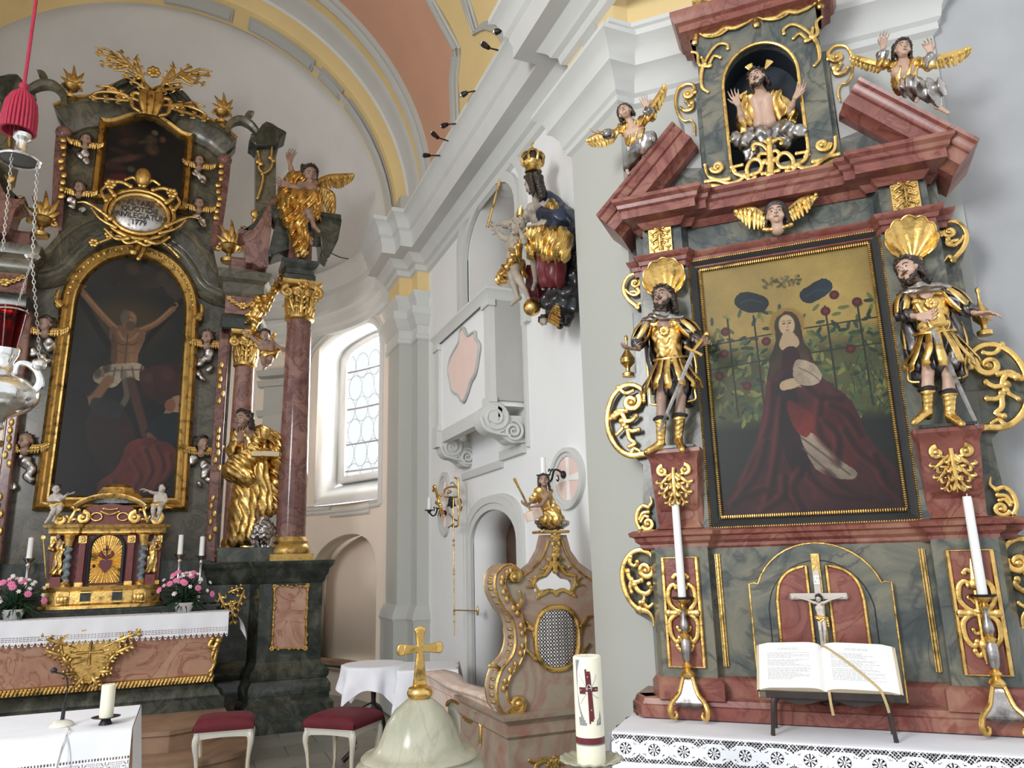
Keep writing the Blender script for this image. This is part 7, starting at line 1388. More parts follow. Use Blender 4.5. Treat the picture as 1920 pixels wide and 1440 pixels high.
putto(dict(head=c5(300, 1205, -.03), neck=c5(305, 1235), shL=c5(275, 1245), shR=c5(335, 1240), elL=c5(250, 1225, .02), wrL=c5(225, 1205, .02), elR=c5(355, 1255), wrR=c5(378, 1268, -.03), chest=c5(308, 1265), pelvis=c5(315, 1300), knL=c5(292, 1325, -.06), knR=c5(325, 1320, -.06), anL=c5(300, 1358, -.01), anR=c5(322, 1345, 0), toL=c5(293, 1368, -.05), toR=c5(312, 1352, -.05)), 9.1,
      'winged putto hovering between the two right-hand columns', None, (-.1, -1, -.3), (0, 0, 1), {'L': ((-.8, 0, .5), (0, -1, 0), .4), 'R': ((.9, 0, -.3), (0, -1, 0), .4, .3, -1)}, [(.3, -.1, .2), (.9, .1, .6)], .15, [([c5(330, 1215)[:2], c5(345, 1200)[:2]], [c5(345, 1235)[:2], c5(355, 1195)[:2]]), ([c5(275, 1225)[:2], c5(240, 1200)[:2]], [c5(268, 1240)[:2], c5(235, 1220)[:2]])], 'skind')
# gilded winged genius beside the inner capital
t = thing('gilded_cherub', 'small gilded cherub beside the inner column capital', 'carving', A.P(487, 585, 9.1), A); c = np.array(A.P(484, 578, 9.1))
carve('body', MT['gold'], t, [('e', c+V3(.02, 0, .12), (.07, .06, .07), None), ('e', c, (.10, .07, .12), None), ('e', c+V3(-.05, 0, -.14), (.09, .06, .10), None), ('c', c+V3(.06, 0, .1), c+V3(.16, 0, .26), .03, .02), ('e', c+V3(-.02, 0, -.26), (.04, .04, .09), None)], .012, .03, lumps(.015, 60, 4))
m = MB(); wing(m, [c+V3(.06, .02, .05), c+V3(.15, .02, .25), c+V3(.28, .02, .5)], [c+V3(.12, .02, -.02), c+V3(.2, .02, .2), c+V3(.30, .02, .42)], 4, .02, .5); m.build('wing', MT['gold'], t)
# ---- seated angel on the right-hand entablature
ca = lambda x, y, d=0: (x/6+480, y/6+260, d)
px = dict(head=ca(605, 400, -.06), neck=ca(590, 475), shL=ca(480, 460), shR=ca(655, 500), elL=ca(405, 385, -.02), wrL=ca(378, 265, -.02), elR=ca(470, 560, -.14), wrR=ca(385, 530, -.16), chest=ca(560, 560), pelvis=ca(520, 680), knL=ca(510, 870, -.26), knR=ca(590, 830, -.24), anL=ca(570, 1060, -.12), anR=ca(655, 990, -.16), toL=ca(625, 1180, -.22), toR=ca(710, 1045, -.26))
px['knL'] = ca(520, 850, -.26)
J = {k: A.P(v[0], v[1], 8.86+v[2]*.75 if len(v) > 2 else 8.86) for k, v in px.items()}; h = .235
t = thing('seated_angel_statue', 'winged angel in golden drapery seated on the right entablature, arm raised', 'statue', (1.02, 9.0, 5.95), A)
g_, Rm = figure(t, J, h, (.2, -1, 0), (.15, -.9, -.4), (-.05, -.3, 1), skin='skind', res=.0115, hair=dict(curls=11, long=.05), hands={'L': ((.1, -.1, 1), (.5, -1, 0), .9), 'R': ((-1, -.1, .1), (0, -1, 0), .3, .3, -1)}, face=True)
g = {k: np.array(v) for k, v in J.items()}
cf = lambda x, y, d=0: np.array(A.P(*ca(x, y)[:2], 8.86+d))
carve('golden_drapery', MT['gold'], t, [('c', cf(440, 430, -.02), cf(520, 450, -.04), .07, .06), ('c', cf(420, 460), cf(350, 580, -.02), .09, .10), ('c', cf(350, 580, -.02), cf(340, 760, -.06), .09, .10), ('c', cf(340, 760, -.06), cf(400, 930, -.1), .11, .09), ('c', cf(400, 930, -.1), cf(480, 1080, -.14), .09, .10), ('c', cf(480, 1080, -.14), cf(500, 1240, -.16), .10, .09),
    ('c', cf(440, 710, -.1), cf(600, 700, -.14), .13, .13), ('c', cf(600, 700, -.1), cf(650, 860, -.06), .11, .08), ('c', cf(430, 720, -.12), cf(480, 930, -.16), .12, .10), ('c', cf(650, 640, .05), cf(700, 850, .06), .07, .08)], .0105, .02, folds(.022, 78, (.3, 0, 1), 6, .8))
for (ld, tr, n) in (([(655, 510), (800, 440), (910, 425), (1090, 405)], [(700, 560), (860, 560), (960, 560), (1050, 500)], 9), ([(655, 560), (780, 580), (860, 640), (880, 780)], [(660, 650), (740, 720), (780, 790), (830, 940)], 9)):
    m = MB(); wing(m, [cf(*p, .08) for p in ld], [cf(*p, .12) for p in tr], n, .034, .45, rows=2); m.build('wing', MT['goldd'], t)
# ---- standing evangelist with chalice
cj = lambda x, y, d=0: (x/4.5+400, y/4.5+740, d)
px = dict(head=cj(255, 205, -.06), neck=cj(300, 285), shL=cj(205, 340), shR=cj(400, 320, .04), elL=cj(165, 470, -.04), wrL=cj(225, 385, -.16), elR=cj(530, 430, -.02), wrR=cj(480, 470, -.16), chest=cj(305, 390), pelvis=cj(320, 610), knL=cj(280, 850, -.10), knR=cj(380, 860, -.06), anL=cj(200, 1150, 0), anR=cj(370, 1150, 0), toL=cj(180, 1220, -.12), toR=cj(340, 1250, -.12))
J = {k: A.P(v[0], v[1], 9.0+(v[2] if len(v) > 2 else 0)) for k, v in px.items()}; h = .215; g = {k: np.array(v) for k, v in J.items()}
t = thing('evangelist_statue', 'golden robed young saint holding book and chalice, standing left of the plum column', 'statue', (.52, 9.02, 1.86), A)
g_, Rm = figure(t, J, h, (0, -1, 0), (-.75, -.65, -.1), (0, 0, 1), skin='skind', res=.0105, hair=dict(curls=9, long=.35), hands={'L': ((0, -.1, 1), (.3, -1, 0), .5), 'R': ((-.9, -.2, -.3), (0, -.3, -1), .5, .3, -1)})
jf = lambda x, y, d=0: np.array(A.P(*cj(x, y)[:2], 9.0+d))
carve('golden_robe', MT['gold'], t, torso(J, h, 1.1)+sleeve(J, 'L', h, 1.4, .5)+sleeve(J, 'R', h, 1.5, .6)+[('c', g['pelvis'], jf(230, 1130), h*.85, h*.55), ('c', g['pelvis'], jf(430, 950), h*.8, h*.6), ('c', jf(250, 900), jf(190, 1210, .0), h*.5, h*.45), ('c', jf(300, 900), jf(300, 1200, .0), h*.5, h*.40)], .010, .03, folds(.018, 66, (-.12, 0, 1), 8, .6))
carve('golden_mantle', MT['gold'], t, [('c', jf(520, 400), jf(540, 560, -.05), .10, .09), ('c', jf(530, 560), jf(500, 960, -.02), .07, .07), ('c', jf(520, 480, -.1), jf(330, 520, -.2), .06, .06), ('c', jf(330, 500, -.16), jf(180, 640, -.16), .09, .12), ('c', jf(180, 640, -.12), jf(260, 700, -.2), .11, .10), ('c', jf(340, 440, -.12), jf(400, 330, -.08), .05, .05), ('c', jf(420, 330, 0), jf(520, 390, 0), .09, .09)], .010, .025, folds(.020, 80, (-.7, 0, 1), 5, .5))
b = thing('golden_book', 'golden book held flat by the standing saint', 'book', tuple(jf(420, 505, -.2)), A)
m = MB(); q0, q1 = jf(320, 500, -.26), jf(540, 500, -.2); m.box(q0[0], q1[0], 8.68, 8.90, q0[2]-.035, q0[2]+.035); m.build('block', MT['gold'], b, bevel=.008); m = MB(); m.box(q0[0]+.01, q1[0]+.008, 8.676, 8.89, q0[2]-.024, q0[2]+.024); m.build('page_block', MT['gilt'], b)
c = jf(430, 455, -.22); ch = thing('chalice', 'golden chalice standing on the saint’s book', 'chalice', tuple(c), A); zk = q0[2]+.036
m = MB(); m.lathe([(0, 0), (.045, 0), (.05, .012), (.018, .035), (.014, .07), (.026, .085), (.014, .10), (.02, .13), (.055, .18), (.062, .25), (.058, .25), (.05, .19), (0, .15)], (c[0], 8.76, zk), 18); m.build('cup', MT['gold'], ch)
m = MB(); m.box(.26, .84, 8.83, 9.2, 1.72, 1.84); m.mold([(.28, 9.2), (.28, 8.86), (.82, 8.86), (.82, 9.2)], [(0, 1.82), (.03, 1.84), (.03, 1.87), (-.1, 1.88)], side=1); m.build('statue_plinth', DK, ha)
# eagle at the saint's feet
e = thing('eagle_statue', 'dark silvery eagle at the feet of the golden saint', 'statue', tuple(jf(430, 1300, -.1)[:2])+(1.88,), A); ef = lambda x, y, d=0: jf(x, y, -.12+d)
carve('body', MT['silver'], e, [('e', ef(430, 1160), (.085, .075, .11), None), ('e', ef(425, 1060), (.06, .06, .055), None), ('c', ef(425, 1055, -.03), ef(440, 1085, -.10), .025, .010), ('c', ef(460, 1120), ef(520, 1180, .05), .07, .05), ('c', ef(380, 1120), ef(350, 1200, .03), .06, .05), ('c', ef(410, 1220), ef(412, 1290), .025, .018), ('c', ef(455, 1220), ef(460, 1290), .025, .018), ('c', ef(440, 1200, .05), ef(380, 1270, .12), .06, .05)], .009, .02, lumps(.007, 110, 3))
m = MB()
for x in (412, 460):
    for k in (-1, 0, 1): q = ef(x, 1290); m.tube([q, q+V3(.02*k, -.035, -.006), q+V3(.026*k, -.05, -.02)], [.009, .008, .003], 6)
m.build('claws', MT['cruc'], e)
m = MB()
for s, x, y in ((1, 500, 1110), (-1, 365, 1110)):
    for k in range(6): a = ef(x, y+k*8); m.tube([a, a+V3(s*.05-.015*k*s, .02, -.10-.012*k), a+V3(s*.035-.03*k*s, .03, -.2-.01*k)], [.02, .02, .005], 6, .5, sm=3)
m.build('wings', MT['silver'], e)
# thin cable from the altar to the cornice
P0, P1 = np.array(A.P(600, 462, 9.1)), np.array(A.P(668, 487, 10.3)); t = thing('cable', 'thin black cable between the angel’s entablature and the apse cornice', 'cable', tuple(P0), A); m = MB(); m.tube([P0, (P0+P1)/2-V3(0, 0, .05), P1], .008, 6, sm=5, up=(0, 0, 1)); m.build('wire', MT['black'], t)
# ---- silver candlesticks and flowers on the gradine
def silver_stick(xp, ytop, ybase, Y, label):
    a, zt_ = A(xp, ytop, Y); z0 = 1.302 if Y > 8.7 else mz; zp = zt_-.20
    t = thing('silver_candlestick', label, 'candlestick', (a, Y, z0), A, 'silver candlesticks on the high altar'); H_ = zp-z0
    m = MB(); m.lathe([(0, 0), (.075, 0), (.078, .012), (.05, .03), (.022, .06), (.016, H_*.35), (.03, H_*.42), (.016, H_*.5), (.014, H_*.8), (.028, H_*.86), (.016, H_*.9), (.045, H_*.97), (.06, H_), (0, H_)], (a, Y, z0), 18); m.build('stem', MT['chrome'], t)
    k = thing('altar_candle', label.replace('silver candlestick', 'short white candle in the silver candlestick'), 'candle', (a, Y, zp), A, 'short candles on the high altar'); m = MB(); m.lathe([(0, .001), (.026, .001), (.024, .2), (0, .195)], (a, Y, zp), 16); m.build('wax', MT['whitewax'], k); m = MB(); m.tube([(a, Y, zp+.19), (a, Y, zp+.215)], .002, 5); m.build('wick', MT['ink'], k)
silver_stick(59, 1008, 1080, 8.80, 'silver candlestick left of the tabernacle'); silver_stick(340, 1003, 1080, 8.80, 'silver candlestick right of the tabernacle, nearer to it'); silver_stick(380, 1006, 1080, 8.84, 'silver candlestick right of the tabernacle, outermost'); silver_stick(-6, 1012, 1080, 8.84, 'silver candlestick at the left photo edge')
def bouquet(xp, yp, label, seed):
    c = np.array([A(xp, yp, 8.66)[0], 8.62, 1.24]); t = thing('flower_arrangement', label, 'flowers', tuple(c), A, 'flower arrangements on the high altar'); r = random.Random(seed)
    m = MB(); m.lathe([(0, 0), (.07, 0), (.10, .06), (.105, .09), (.09, .08), (0, .07)], tuple(c), 18); m.build('bowl', MT['chrome'], t)
    m = MB()
    for i in range(170):
        a = r.uniform(0, 2*PI); el = r.uniform(-.25, 1.3); L = r.uniform(.16, .32); d = V3(math.cos(a)*math.cos(el), math.sin(a)*math.cos(el)*.6, math.sin(el)); b = c+V3(0, 0, .09); e_ = b+d*L+V3(0, 0, -.05*math.cos(el)); mid = (b+e_)/2+V3(0, 0, .04)
        m.tube([b, mid, e_], [.004, .012, .002], 4, .25, up=(r.uniform(-1, 1), r.uniform(-1, 1), 1))
    m.build('foliage', MT['leafm'], t)
    for i in range(30):
        a = 2.399*i; q = i/30; el = .15+1.3*(1-q)**.8*1.0; L = .25+.05*r.random(); d = V3(math.cos(a)*math.cos(el), -abs(math.sin(a)*math.cos(el))*.8, math.sin(el)); p = c+V3(0, 0, .09)+d*L*V3(1, .7, 1.05)
        kind = ('pinkf', 'whitef', 'paleP', 'whitef', 'pinkf')[i % 5]; rr = .034 if kind == 'pinkf' else .022; n = nz_(d+V3(0, -.6, 0)); u = nz_(np.cross(n, V3(0, 0, 1))); v = np.cross(n, u); m = MB()
        for k in range(9 if rr > .03 else 6):
            aa = 2*PI*k/(9 if rr > .03 else 6); o = u*math.cos(aa)+v*math.sin(aa); m.tube([p, p+o*rr*.6+n*.006, p+o*rr+n*.001], [rr*.12, rr*.3, rr*.15], 5, .4, up=tuple(n))
        m.ell(tuple(p+n*.006), rr*.3, 6, 4); m.build('flower', MT[kind], t)
bouquet(345, 1130, 'pink and white flower arrangement right of the tabernacle', 3); bouquet(26, 1150, 'pink and white flower arrangement left of the tabernacle', 5)
# ---- wooden steps
for (z0, z1, xr2, yf, nm, lab) in ((0, .17, .62, 6.95, 'lower_step', 'lower curved wooden step before the high altar'), (.17, .34, .42, 7.42, 'upper_step', 'upper curved wooden step before the high altar')):
    t = thing('wooden_step', lab, 'step', (MA, 8, z0), A, 'wooden altar steps'); xs_ = [(-2.6, 9.0), (-2.6, yf)]
    fr_ = [(-1.2, yf), (-.6, yf+.0), (-.42, yf-.03), (-.3, yf+.03), (-.1, yf+.0), (xr2-.45, yf+.02), (xr2-.15, yf+.2), (xr2-.02, yf+.5), (xr2-.02, yf+.9)]; fr_ = sm2(fr_, 4)
    pl_ = xs_+fr_+[(xr2-.1, 9.0)]; n = len(pl_)
    for (o, za, zb, nm2) in ((0, z0, z1-.035, 'riser'), (-.025, z1-.035, z1, 'tread')):
        m = MB(); cxy = [(a, b+o*(1 if i > 1 else 0)) for i, (a, b) in enumerate(pl_)]; tri = tessellate_polygon([[Vector((a, b, 0)) for a, b in cxy]])
        m.add([(a, b, za) for a, b in cxy]+[(a, b, zb) for a, b in cxy], [tuple(q) for q in tri]+[tuple(i+n for i in q) for q in tri]+[(i, (i+1) % n, (i+1) % n+n, i+n) for i in range(n)]); m.build(nm2, MT['step'], t)
# ------------------------------------------------------------------ carved confessional front beside the pier
YC = 4.4; cpx = lambda *xy: [A(x, y, YC) for x, y in xy]
cf_ = thing('confessional', 'curved brown marbled confessional panel with oval lattice window and gilded scrolls', 'confessional', (2.1, 4.5, 0), A)
XL = A(948, 1350, 4.30)[0]+.03; zb_ = A(948, 1350, 4.30)[1]
ou = cpx((1062, 1003), (1070, 1032), (1086, 1055), (1113, 1074), (1135, 1082), (1150, 1200), (1160, 1338), (958, 1343), (946, 1318), (949, 1285), (960, 1262), (978, 1240), (986, 1205), (980, 1170), (966, 1138), (950, 1108), (944, 1090), (952, 1078), (975, 1072), (996, 1055), (1010, 1030), (1016, 1003))
ou = ou[:5]+[(2.49, ou[4][1]), (2.49, ou[7][1]), ]+ou[7:]
cut = sm2(cpx((1004, 1111), (1002, 1100), (1010, 1089), (1026, 1082), (1036, 1069), (1041, 1066), (1047, 1075), (1057, 1085), (1071, 1088), (1076, 1099), (1072, 1110), (1052, 1106), (1040, 1107), (1026, 1105)), 2, True)
gc = A(1044, 1196, YC); grx, grz = (A(1084, 1196, YC)[0]-gc[0]), (gc[1]-A(1044, 1255, YC)[1])
gro = [(gc[0]+grx*math.copysign(abs(math.cos(t))**.75, math.cos(t)), gc[1]+grz*math.copysign(abs(math.sin(t))**.85, math.sin(t))) for t in np.linspace(0, 2*PI, 40, endpoint=False)]
m = MB(); m.prism(ou, YC, YC+.05, [cut, gro]); m.build('panel', MT['brown'], cf_, ang=30)
m = MB(); r_ = [(a, YC-.004, b) for a, b in ou[7:]]
inn = cpx((1028, 1012), (1020, 1036), (1002, 1062), (975, 1083), (955, 1094)); m.tube([(a, YC-.005, b) for a, b in inn], .007, 6, sm=3); inn = cpx((1052, 1012), (1060, 1036), (1076, 1062), (1100, 1083), (1120, 1092)); m.tube([(a, YC-.005, b) for a, b in inn], .007, 6, sm=3); m.build('gilded_line', GO, cf_)
m = MB(); m.tube([(a, YC-.012, b) for a, b in gro], .016, 8, .8, closed=True); m.tube([(gc[0]+(a-gc[0])*1.06, YC-.012, gc[1]+(b-gc[1])*1.045) for a, b in gro], .008, 6, closed=True); m.build('window_frame', GO, cf_)
m = MB(); n_u, n_v = 150, 220
def lat(u, v):
    x = (u-.5)*2; z = (v-.5)*2
    if not inpoly(gc[0]+x*grx*1.02, gc[1]+z*grz*1.02, gro): return False
    X = x*grx; Z = z*grz; q = .0145; a = (X+Z)/q/1.414; b = (X-Z)/q/1.414; fa, fb = (a % 1)-.5, (b % 1)-.5
    big = (int(math.floor(a))+int(math.floor(b))) % 2 == 0
    return max(abs(fa), abs(fb), (abs(fa)+abs(fb))*.78) > (.445 if big else .28)
m.grid(n_u, n_v, lambda u, v: (gc[0]+(u-.5)*2*grx*1.02, YC+.02, gc[1]+(v-.5)*2*grz*1.02), lat); m.build('lattice', MT['wood'], cf_, smooth_=False)
m = MB(); to = cr(860, 880, 5.143, A, YC-.01)
for mir in (None, to((930, 1000))[0]):
    mm = mir
    orn(m, [([(930, 980), (905, 900), (870, 960), (830, 1010), (790, 1020), (740, 1040)], .012, .008), ([(740, 1040), (735, 1100), (760, 1160), (800, 1190)], .007, .008), ([(780, 1210), (820, 1195), (860, 1170), (910, 1175), (935, 1200)], .009, .009), ([(760, 1230), (745, 1250)], .007, .003), ([(730, 1100), (690, 1065), (665, 1060)], .008, .003), ([(725, 1130), (690, 1130), (650, 1140)], .008, .003), ([(850, 940), (810, 960), (775, 945)], .009, .004), ([(870, 870), (845, 860), (880, 890)], .010, .006)], to, YC-.012, mm, .7)
orn(m, [([(930, 985), (925, 900), (930, 830)], .004, .014)], to, YC-.016, None, .7)
for (x, y, r_) in ((935, 660, .028), (935, 770, .026)):
    c = to((x, y)); rosette(m, c, r_, YC-.02, 5)
for (x, y) in ((905, 720), (965, 715), (910, 830), (960, 830), (900, 640), (965, 630)): c = to((x, y)); m.ell((c[0], YC-.012, c[1]), (.012, .01, .018), 8, 5)
m.build('floral_drop', GO, cf_)
m = MB()                                                                 # leaves about the lattice
for s in (1, -1):
    t2 = lambda p_: (gc[0]+s*p_[0], gc[1]+p_[1])
    orn(m, [([(grx+.02, .06), (grx+.06, .11), (grx+.10, .12)], .010, .004), ([(grx+.01, -.11), (grx+.05, -.07), (grx+.07, -.05)], .010, .006), ([(grx+.01, .02), (grx+.03, .06), (grx+.07, .07)], .008, .004)], t2, YC-.014, None, .7)
m.build('window_leaves', GO, cf_)
# the thick S-shaped scroll edge
m = MB(); ed = cpx((962, 1074), (950, 1071), (938, 1083), (938, 1104), (950, 1130), (966, 1150), (974, 1180), (975, 1210), (966, 1238), (948, 1262), (940, 1290), (944, 1318), (958, 1330)); sweepxz(m, sm2(ed, 4), [(-.035, YC-.02), (-.045, YC+.0), (-.03, YC+.04), (-.045, YC+.07), (-.03, YC+.10), (-.045, YC+.14), (-.03, YC+.16), (.03, YC+.16), (.03, YC-.02), (-.035, YC-.02)]); m.build('scroll_edge', MT['brown'], cf_, ang=50); m = MB(); se = sm2(ed, 4)
for o_, y_ in ((-.038, YC-.018), (-.038, YC+.155), (.028, YC-.018)): sweepxz(m, se, [(o_-.009, y_), (o_, y_-.011), (o_+.009, y_), (o_, y_+.009), (o_-.009, y_)])
for i in range(22): P = se[2+i*2]; m.ell((P[0]-.036, YC+.07, P[1]), (.012, .035, .015), 8, 5)
c = A(963, 1080, YC); volute(m, c, .042, .014, YC-.02, 110, -1, 1.5); c = A(968, 1320, YC); volute(m, c, .055, .016, YC-.02, 200, 1, 1.5); m.build('gilded_rim', GO, cf_)
m = MB()
for i in range(16): P = sm2(ed, 4)[3+i*2+i//2]; m.ell((P[0]+.0, YC-.03, P[1]), (.014, .012, .020), 8, 5)
c = A(975, 1125, YC); orn(m, [([(-.02, -.03), (.0, .0), (-.01, .05)], .010, .006)], lambda p_: (c[0]+p_[0], c[1]+p_[1]), YC-.03); c = A(925, 1250, YC); orn(m, [([(.05, -.03), (.02, .0), (-.02, .005)], .010, .008)], lambda p_: (c[0]+p_[0], c[1]+p_[1]), YC+.0); m.build('scroll_ornament', GO, cf_)
m = MB(); sx0, sx1 = A(1009, 998, YC)[0], A(1062, 998, YC)[0]; sz = A(1035, 1000, YC)[1]; m.box(sx0, sx1, YC-.05, YC+.1, sz, sz+.018); m.build('top_slab', GO, cf_, bevel=.006)
m = MB(); m.box(XL, 2.49, 4.34, 5.2, 0, zb_-.09); m.build('base', MT['brown'], cf_)
m = MB(); m.mold([(XL, 5.2), (XL, 4.34), (2.49, 4.34)], [(0, zb_-.12), (.02, zb_-.10), (.02, zb_-.06), (.0, zb_-.045), (.01, zb_-.03), (.04, zb_-.01), (.045, zb_+.01), (-.1, zb_+.02)], side=1); m.build('base_moulding', MT['brown'], cf_)
m = MB(); to = cr(940, 1380, 7.385, A, 4.33); mx_ = to((735, 300))[0]
for mir in (None, mx_): orn(m, [([(735, 300), (690, 330), (600, 310), (520, 340), (450, 370), (390, 340)], .008, .007), ([(640, 410), (680, 350), (600, 345), (500, 390), (480, 460)], .007, .009), ([(700, 360), (715, 430)], .012, .01)], to, 4.332, mir, .7)
orn(m, [([(735, 380), (735, 320), (735, 270)], .012, .003)], to, 4.33); m.build('base_ornament', GO, cf_)
# pale kneeling-bench wall running back from the confessional
XP = XL+.0; W_ = lambda x, y: W(x, y, XP); kb = thing('confessional_wing', 'pale pink marbled wing wall with wavy wooden top running back from the confessional', 'bench', (XP, 5.3, 0), A)
zt0, zt1 = W(925, 1312, XP)[1], W(799, 1262, XP)[1]; ye = -W(799, 1262, XP)[0]; ys = 4.5
m = MB()
for (y0_, y1_) in ((ys, ye),): m.box(XP+.01, XP+.05, y0_, y1_, 0, min(zt0, zt1)-.01)
m.build('wall_panel', MT['pew'], kb)
m = MB(); n_ = 40
def tp(u, v): y = ys-.02+(ye-ys+.04)*u; x = XP-.035+.02*math.sin(u*9)+(.17+.03*math.sin(u*8+1))*v; return (x, y, min(zt0, zt1)+.0+.003*math.sin(u*6))
m.grid(n_, 3, tp); m.build('top_board', MT['pew'], kb, solid=.028)
m = MB(); m.mold([(XP+.01, ye), (XP+.01, ys)], [(0, min(zt0, zt1)-.09), (.01, min(zt0, zt1)-.08), (.012, min(zt0, zt1)-.045), (.022, min(zt0, zt1)-.03), (.024, min(zt0, zt1)-.015), (0, min(zt0, zt1)-.012)], side=1); m.build('top_moulding', MT['pew'], kb)
wv = [W(780+a/7.2, 1240+b/7.2, XP) for a, b in ((425, 600), (440, 550), (490, 525), (550, 545), (600, 600), (630, 690), (670, 770), (735, 815), (780, 770), (815, 710), (850, 740), (880, 830), (885, 960), (880, 1140))]
m = MB(); m.tube([(XP-.006, -a, b) for a, b in sm2(wv, 4)], .011, 6, up=(1, 0, 0)); m.build('wavy_gilded_line', GO, kb)
m = MB(); P = [(-a, b) for a, b in wv]+[(-wv[-1][0], .3), (-wv[0][0], .3)]; tr = tessellate_polygon([[Vector((a, b, 0)) for a, b in P]]); m.add([(XP+.006, a, b) for a, b in P], [tuple(q) for q in tr]); m.build('inset_panel', MT['font'], kb, solid=.004)
# carved woman with hoe and crate on top
cw = lambda x, y, d=0: (x/5.143+860, y/5.143+880, d)
px = dict(head=cw(820, 110, -.02), neck=cw(815, 185), shL=cw(770, 215), shR=cw(880, 215), elL=cw(720, 290, -.03), wrL=cw(672, 345, -.07), elR=cw(800, 340, -.07), wrR=cw(700, 365, -.08), chest=cw(830, 270), pelvis=cw(900, 430, .02), knL=cw(830, 470, -.06), knR=cw(920, 480, -.06), anL=cw(930, 520, .03), anR=cw(980, 510, .03), toL=cw(960, 530, .06), toR=cw(1010, 520, .06))
J = {k: A.P(v[0], v[1], 4.45+v[2] if len(v) > 2 else 4.45) for k, v in px.items()}; h = .085
t = thing('kneeling_statue', 'small kneeling golden-robed woman with a hoe and crate, on top of the confessional', 'statue', (A(1035, 990, 4.45)[0], 4.45, sz+.02), A)
g_, Rm = figure(t, J, h, (-.4, -1, 0), (-.35, -.9, .1), (-.05, 0, 1), skin='skind', res=.0042, hair=dict(curls=9, long=.55), hands={'L': ((-.9, -.2, .1), (.1, -.2, 1), 1.0), 'R': ((-1, -.1, .1), (0, -.3, 1), 1.0, .3, -1)})
g = {k: np.array(v) for k, v in J.items()}
carve('golden_dress', GO, t, torso(J, h, 1.0)+sleeve(J, 'L', h, 1.2, .1)+[('c', g['pelvis'], g['knL'], h*.6, h*.45), ('c', g['pelvis'], g['anR']+V3(0, 0, .02), h*.6, h*.35), ('c', g['pelvis'], g['knR'], h*.6, h*.5)], .0045, .02, folds(.007, 130, (-.4, 0, 1), 3))
bs_ = np.array(A.P(1038, 988, 4.45)); carve('rock', MT['silver'], t, [('e', bs_+V3(-.02, 0, .012), (.10, .06, .03), None), ('e', bs_+V3(.05, 0, .02), (.06, .05, .03), None), ('c', bs_+V3(-.06, -.02, .02), bs_+V3(-.14, -.04, .03), .022, .012)], .005, .015, lumps(.004, 110, 2))
m = MB(); c = np.array(A.P(1000, 965, 4.36)); b_ = MB().box(-.045, .045, -.04, .04, -.028, .028); rot = Matrix.Rotation(R(-22), 3, 'Y') @ Matrix.Rotation(R(20), 3, 'Z'); m.add([tuple(np.array(rot @ Vector(v))+c) for v in b_.v], b_.f); m.build('crate', MT['pew'], t, bevel=.003)
m = MB(); P0, P1 = np.array(A.P(964, 897, 4.34)), np.array(A.P(997, 962, 4.36)); m.tube([P0, P1], [.008, .0065], 8); m.tube([P0, P0+(P1-P0)*.25], [.011, .008], 8, .5); m.build('hoe', GO, t)
# ------------------------------------------------------------------ wall sconces, bell
def sconce(base, tip, ctop, label, clabel, Xw=2.5):
    b = np.array(W.P(*base, Xw-.03)); Xt = Xw-.22; e = np.array(W.P(*tip, Xt)); t = thing('wall_sconce', label, 'sconce', tuple(b), W, 'iron candle sconces on the nave wall')
    m = MB(); d = e-b; m.tube([b, b+d*.2+V3(0, 0, .03), b+d*.45+V3(0, 0, .035), b+d*.6+V3(0, 0, -.03), b+d*.8+V3(0, 0, -.05), e+V3(0, 0, -.02)], .008, 6, sm=5, up=(0, 0, 1))
    for f, s in ((.3, -1), (.55, 1), (.7, 1)): q = b+d*f; m.tube([q+V3(.0, 0, 0), q+V3(.02, 0, s*.03), q+V3(.0, 0, s*.045), q+V3(-.015, 0, s*.03)], .005, 5, sm=3)
    m.build('arm', MT['iron'], t); m = MB(); m.lathe([(0, -.035), (.012, -.03), (.02, -.01), (.05, .0), (.052, .006), (0, .004)], tuple(e), 16); m.build('drip_pan', MT['iron'], t); m = MB(); m.ell(tuple(b), (.02, .02, .03)); m.build('wall_boss', MT['iron'], t)
    zt_ = W(*ctop, Xt)[1]; k = thing('sconce_candle', clabel, 'candle', (e[0], e[1], e[2]+.005), W); m = MB(); m.lathe([(0, .005), (.021, .005), (.019, zt_-e[2]), (0, zt_-e[2]-.004)], tuple(e), 14); m.build('wax', MT['whitewax'], k)
sconce((1056, 890), (1019, 892), (1011, 860), 'iron candle sconce on the right oval, above the confessional', 'white candle in the iron sconce above the confessional')
sconce((834, 962), (805, 957), (803, 934), 'iron candle sconce on the left oval, beside the bell', 'white candle in the left iron sconce beside the bell')
b = np.array(W.P(858, 930, 2.46)); t = thing('bell', 'small sacristy bell with gilded scrolled bracket and long pull rod', 'bell', tuple(b), W)
to = cr(790, 880, 4.5, W, 2.38); m = MB()
orn(m, [([(325, 80), (328, 150), (330, 240), (325, 310), (330, 380), (325, 470)], .010, .008), ([(300, 70), (325, 85)], .006, .008), ([(265, 120), (280, 110), (305, 140), (320, 160)], .005, .006), ([(210, 200), (220, 165), (260, 148), (310, 150)], .007, .009), ([(240, 200), (270, 190), (245, 175)], .008, .004), ([(215, 232), (270, 236), (325, 232)], .006, .007), ([(280, 480), (320, 480), (325, 440), (290, 420), (255, 380)], .008, .006), ([(245, 490), (285, 460), (280, 420)], .006, .005), ([(345, 250), (360, 300), (352, 340)], .006, .009)], to, 2.36, None, .8)
m.build('scrolled_bracket', MT['goldd'], t)
m = MB(); orn(m, [([(150, 150), (160, 175), (170, 210), (185, 250), (190, 300), (215, 350), (230, 390)], .016, .010), ([(180, 230), (205, 220)], .016, .010), ([(175, 280), (200, 300)], .018, .012), ([(200, 340), (180, 390)], .010, .006), ([(140, 180), (155, 150)], .010, .012)], to, 2.33, None, .9); m.build('gilded_figure', GO, t)
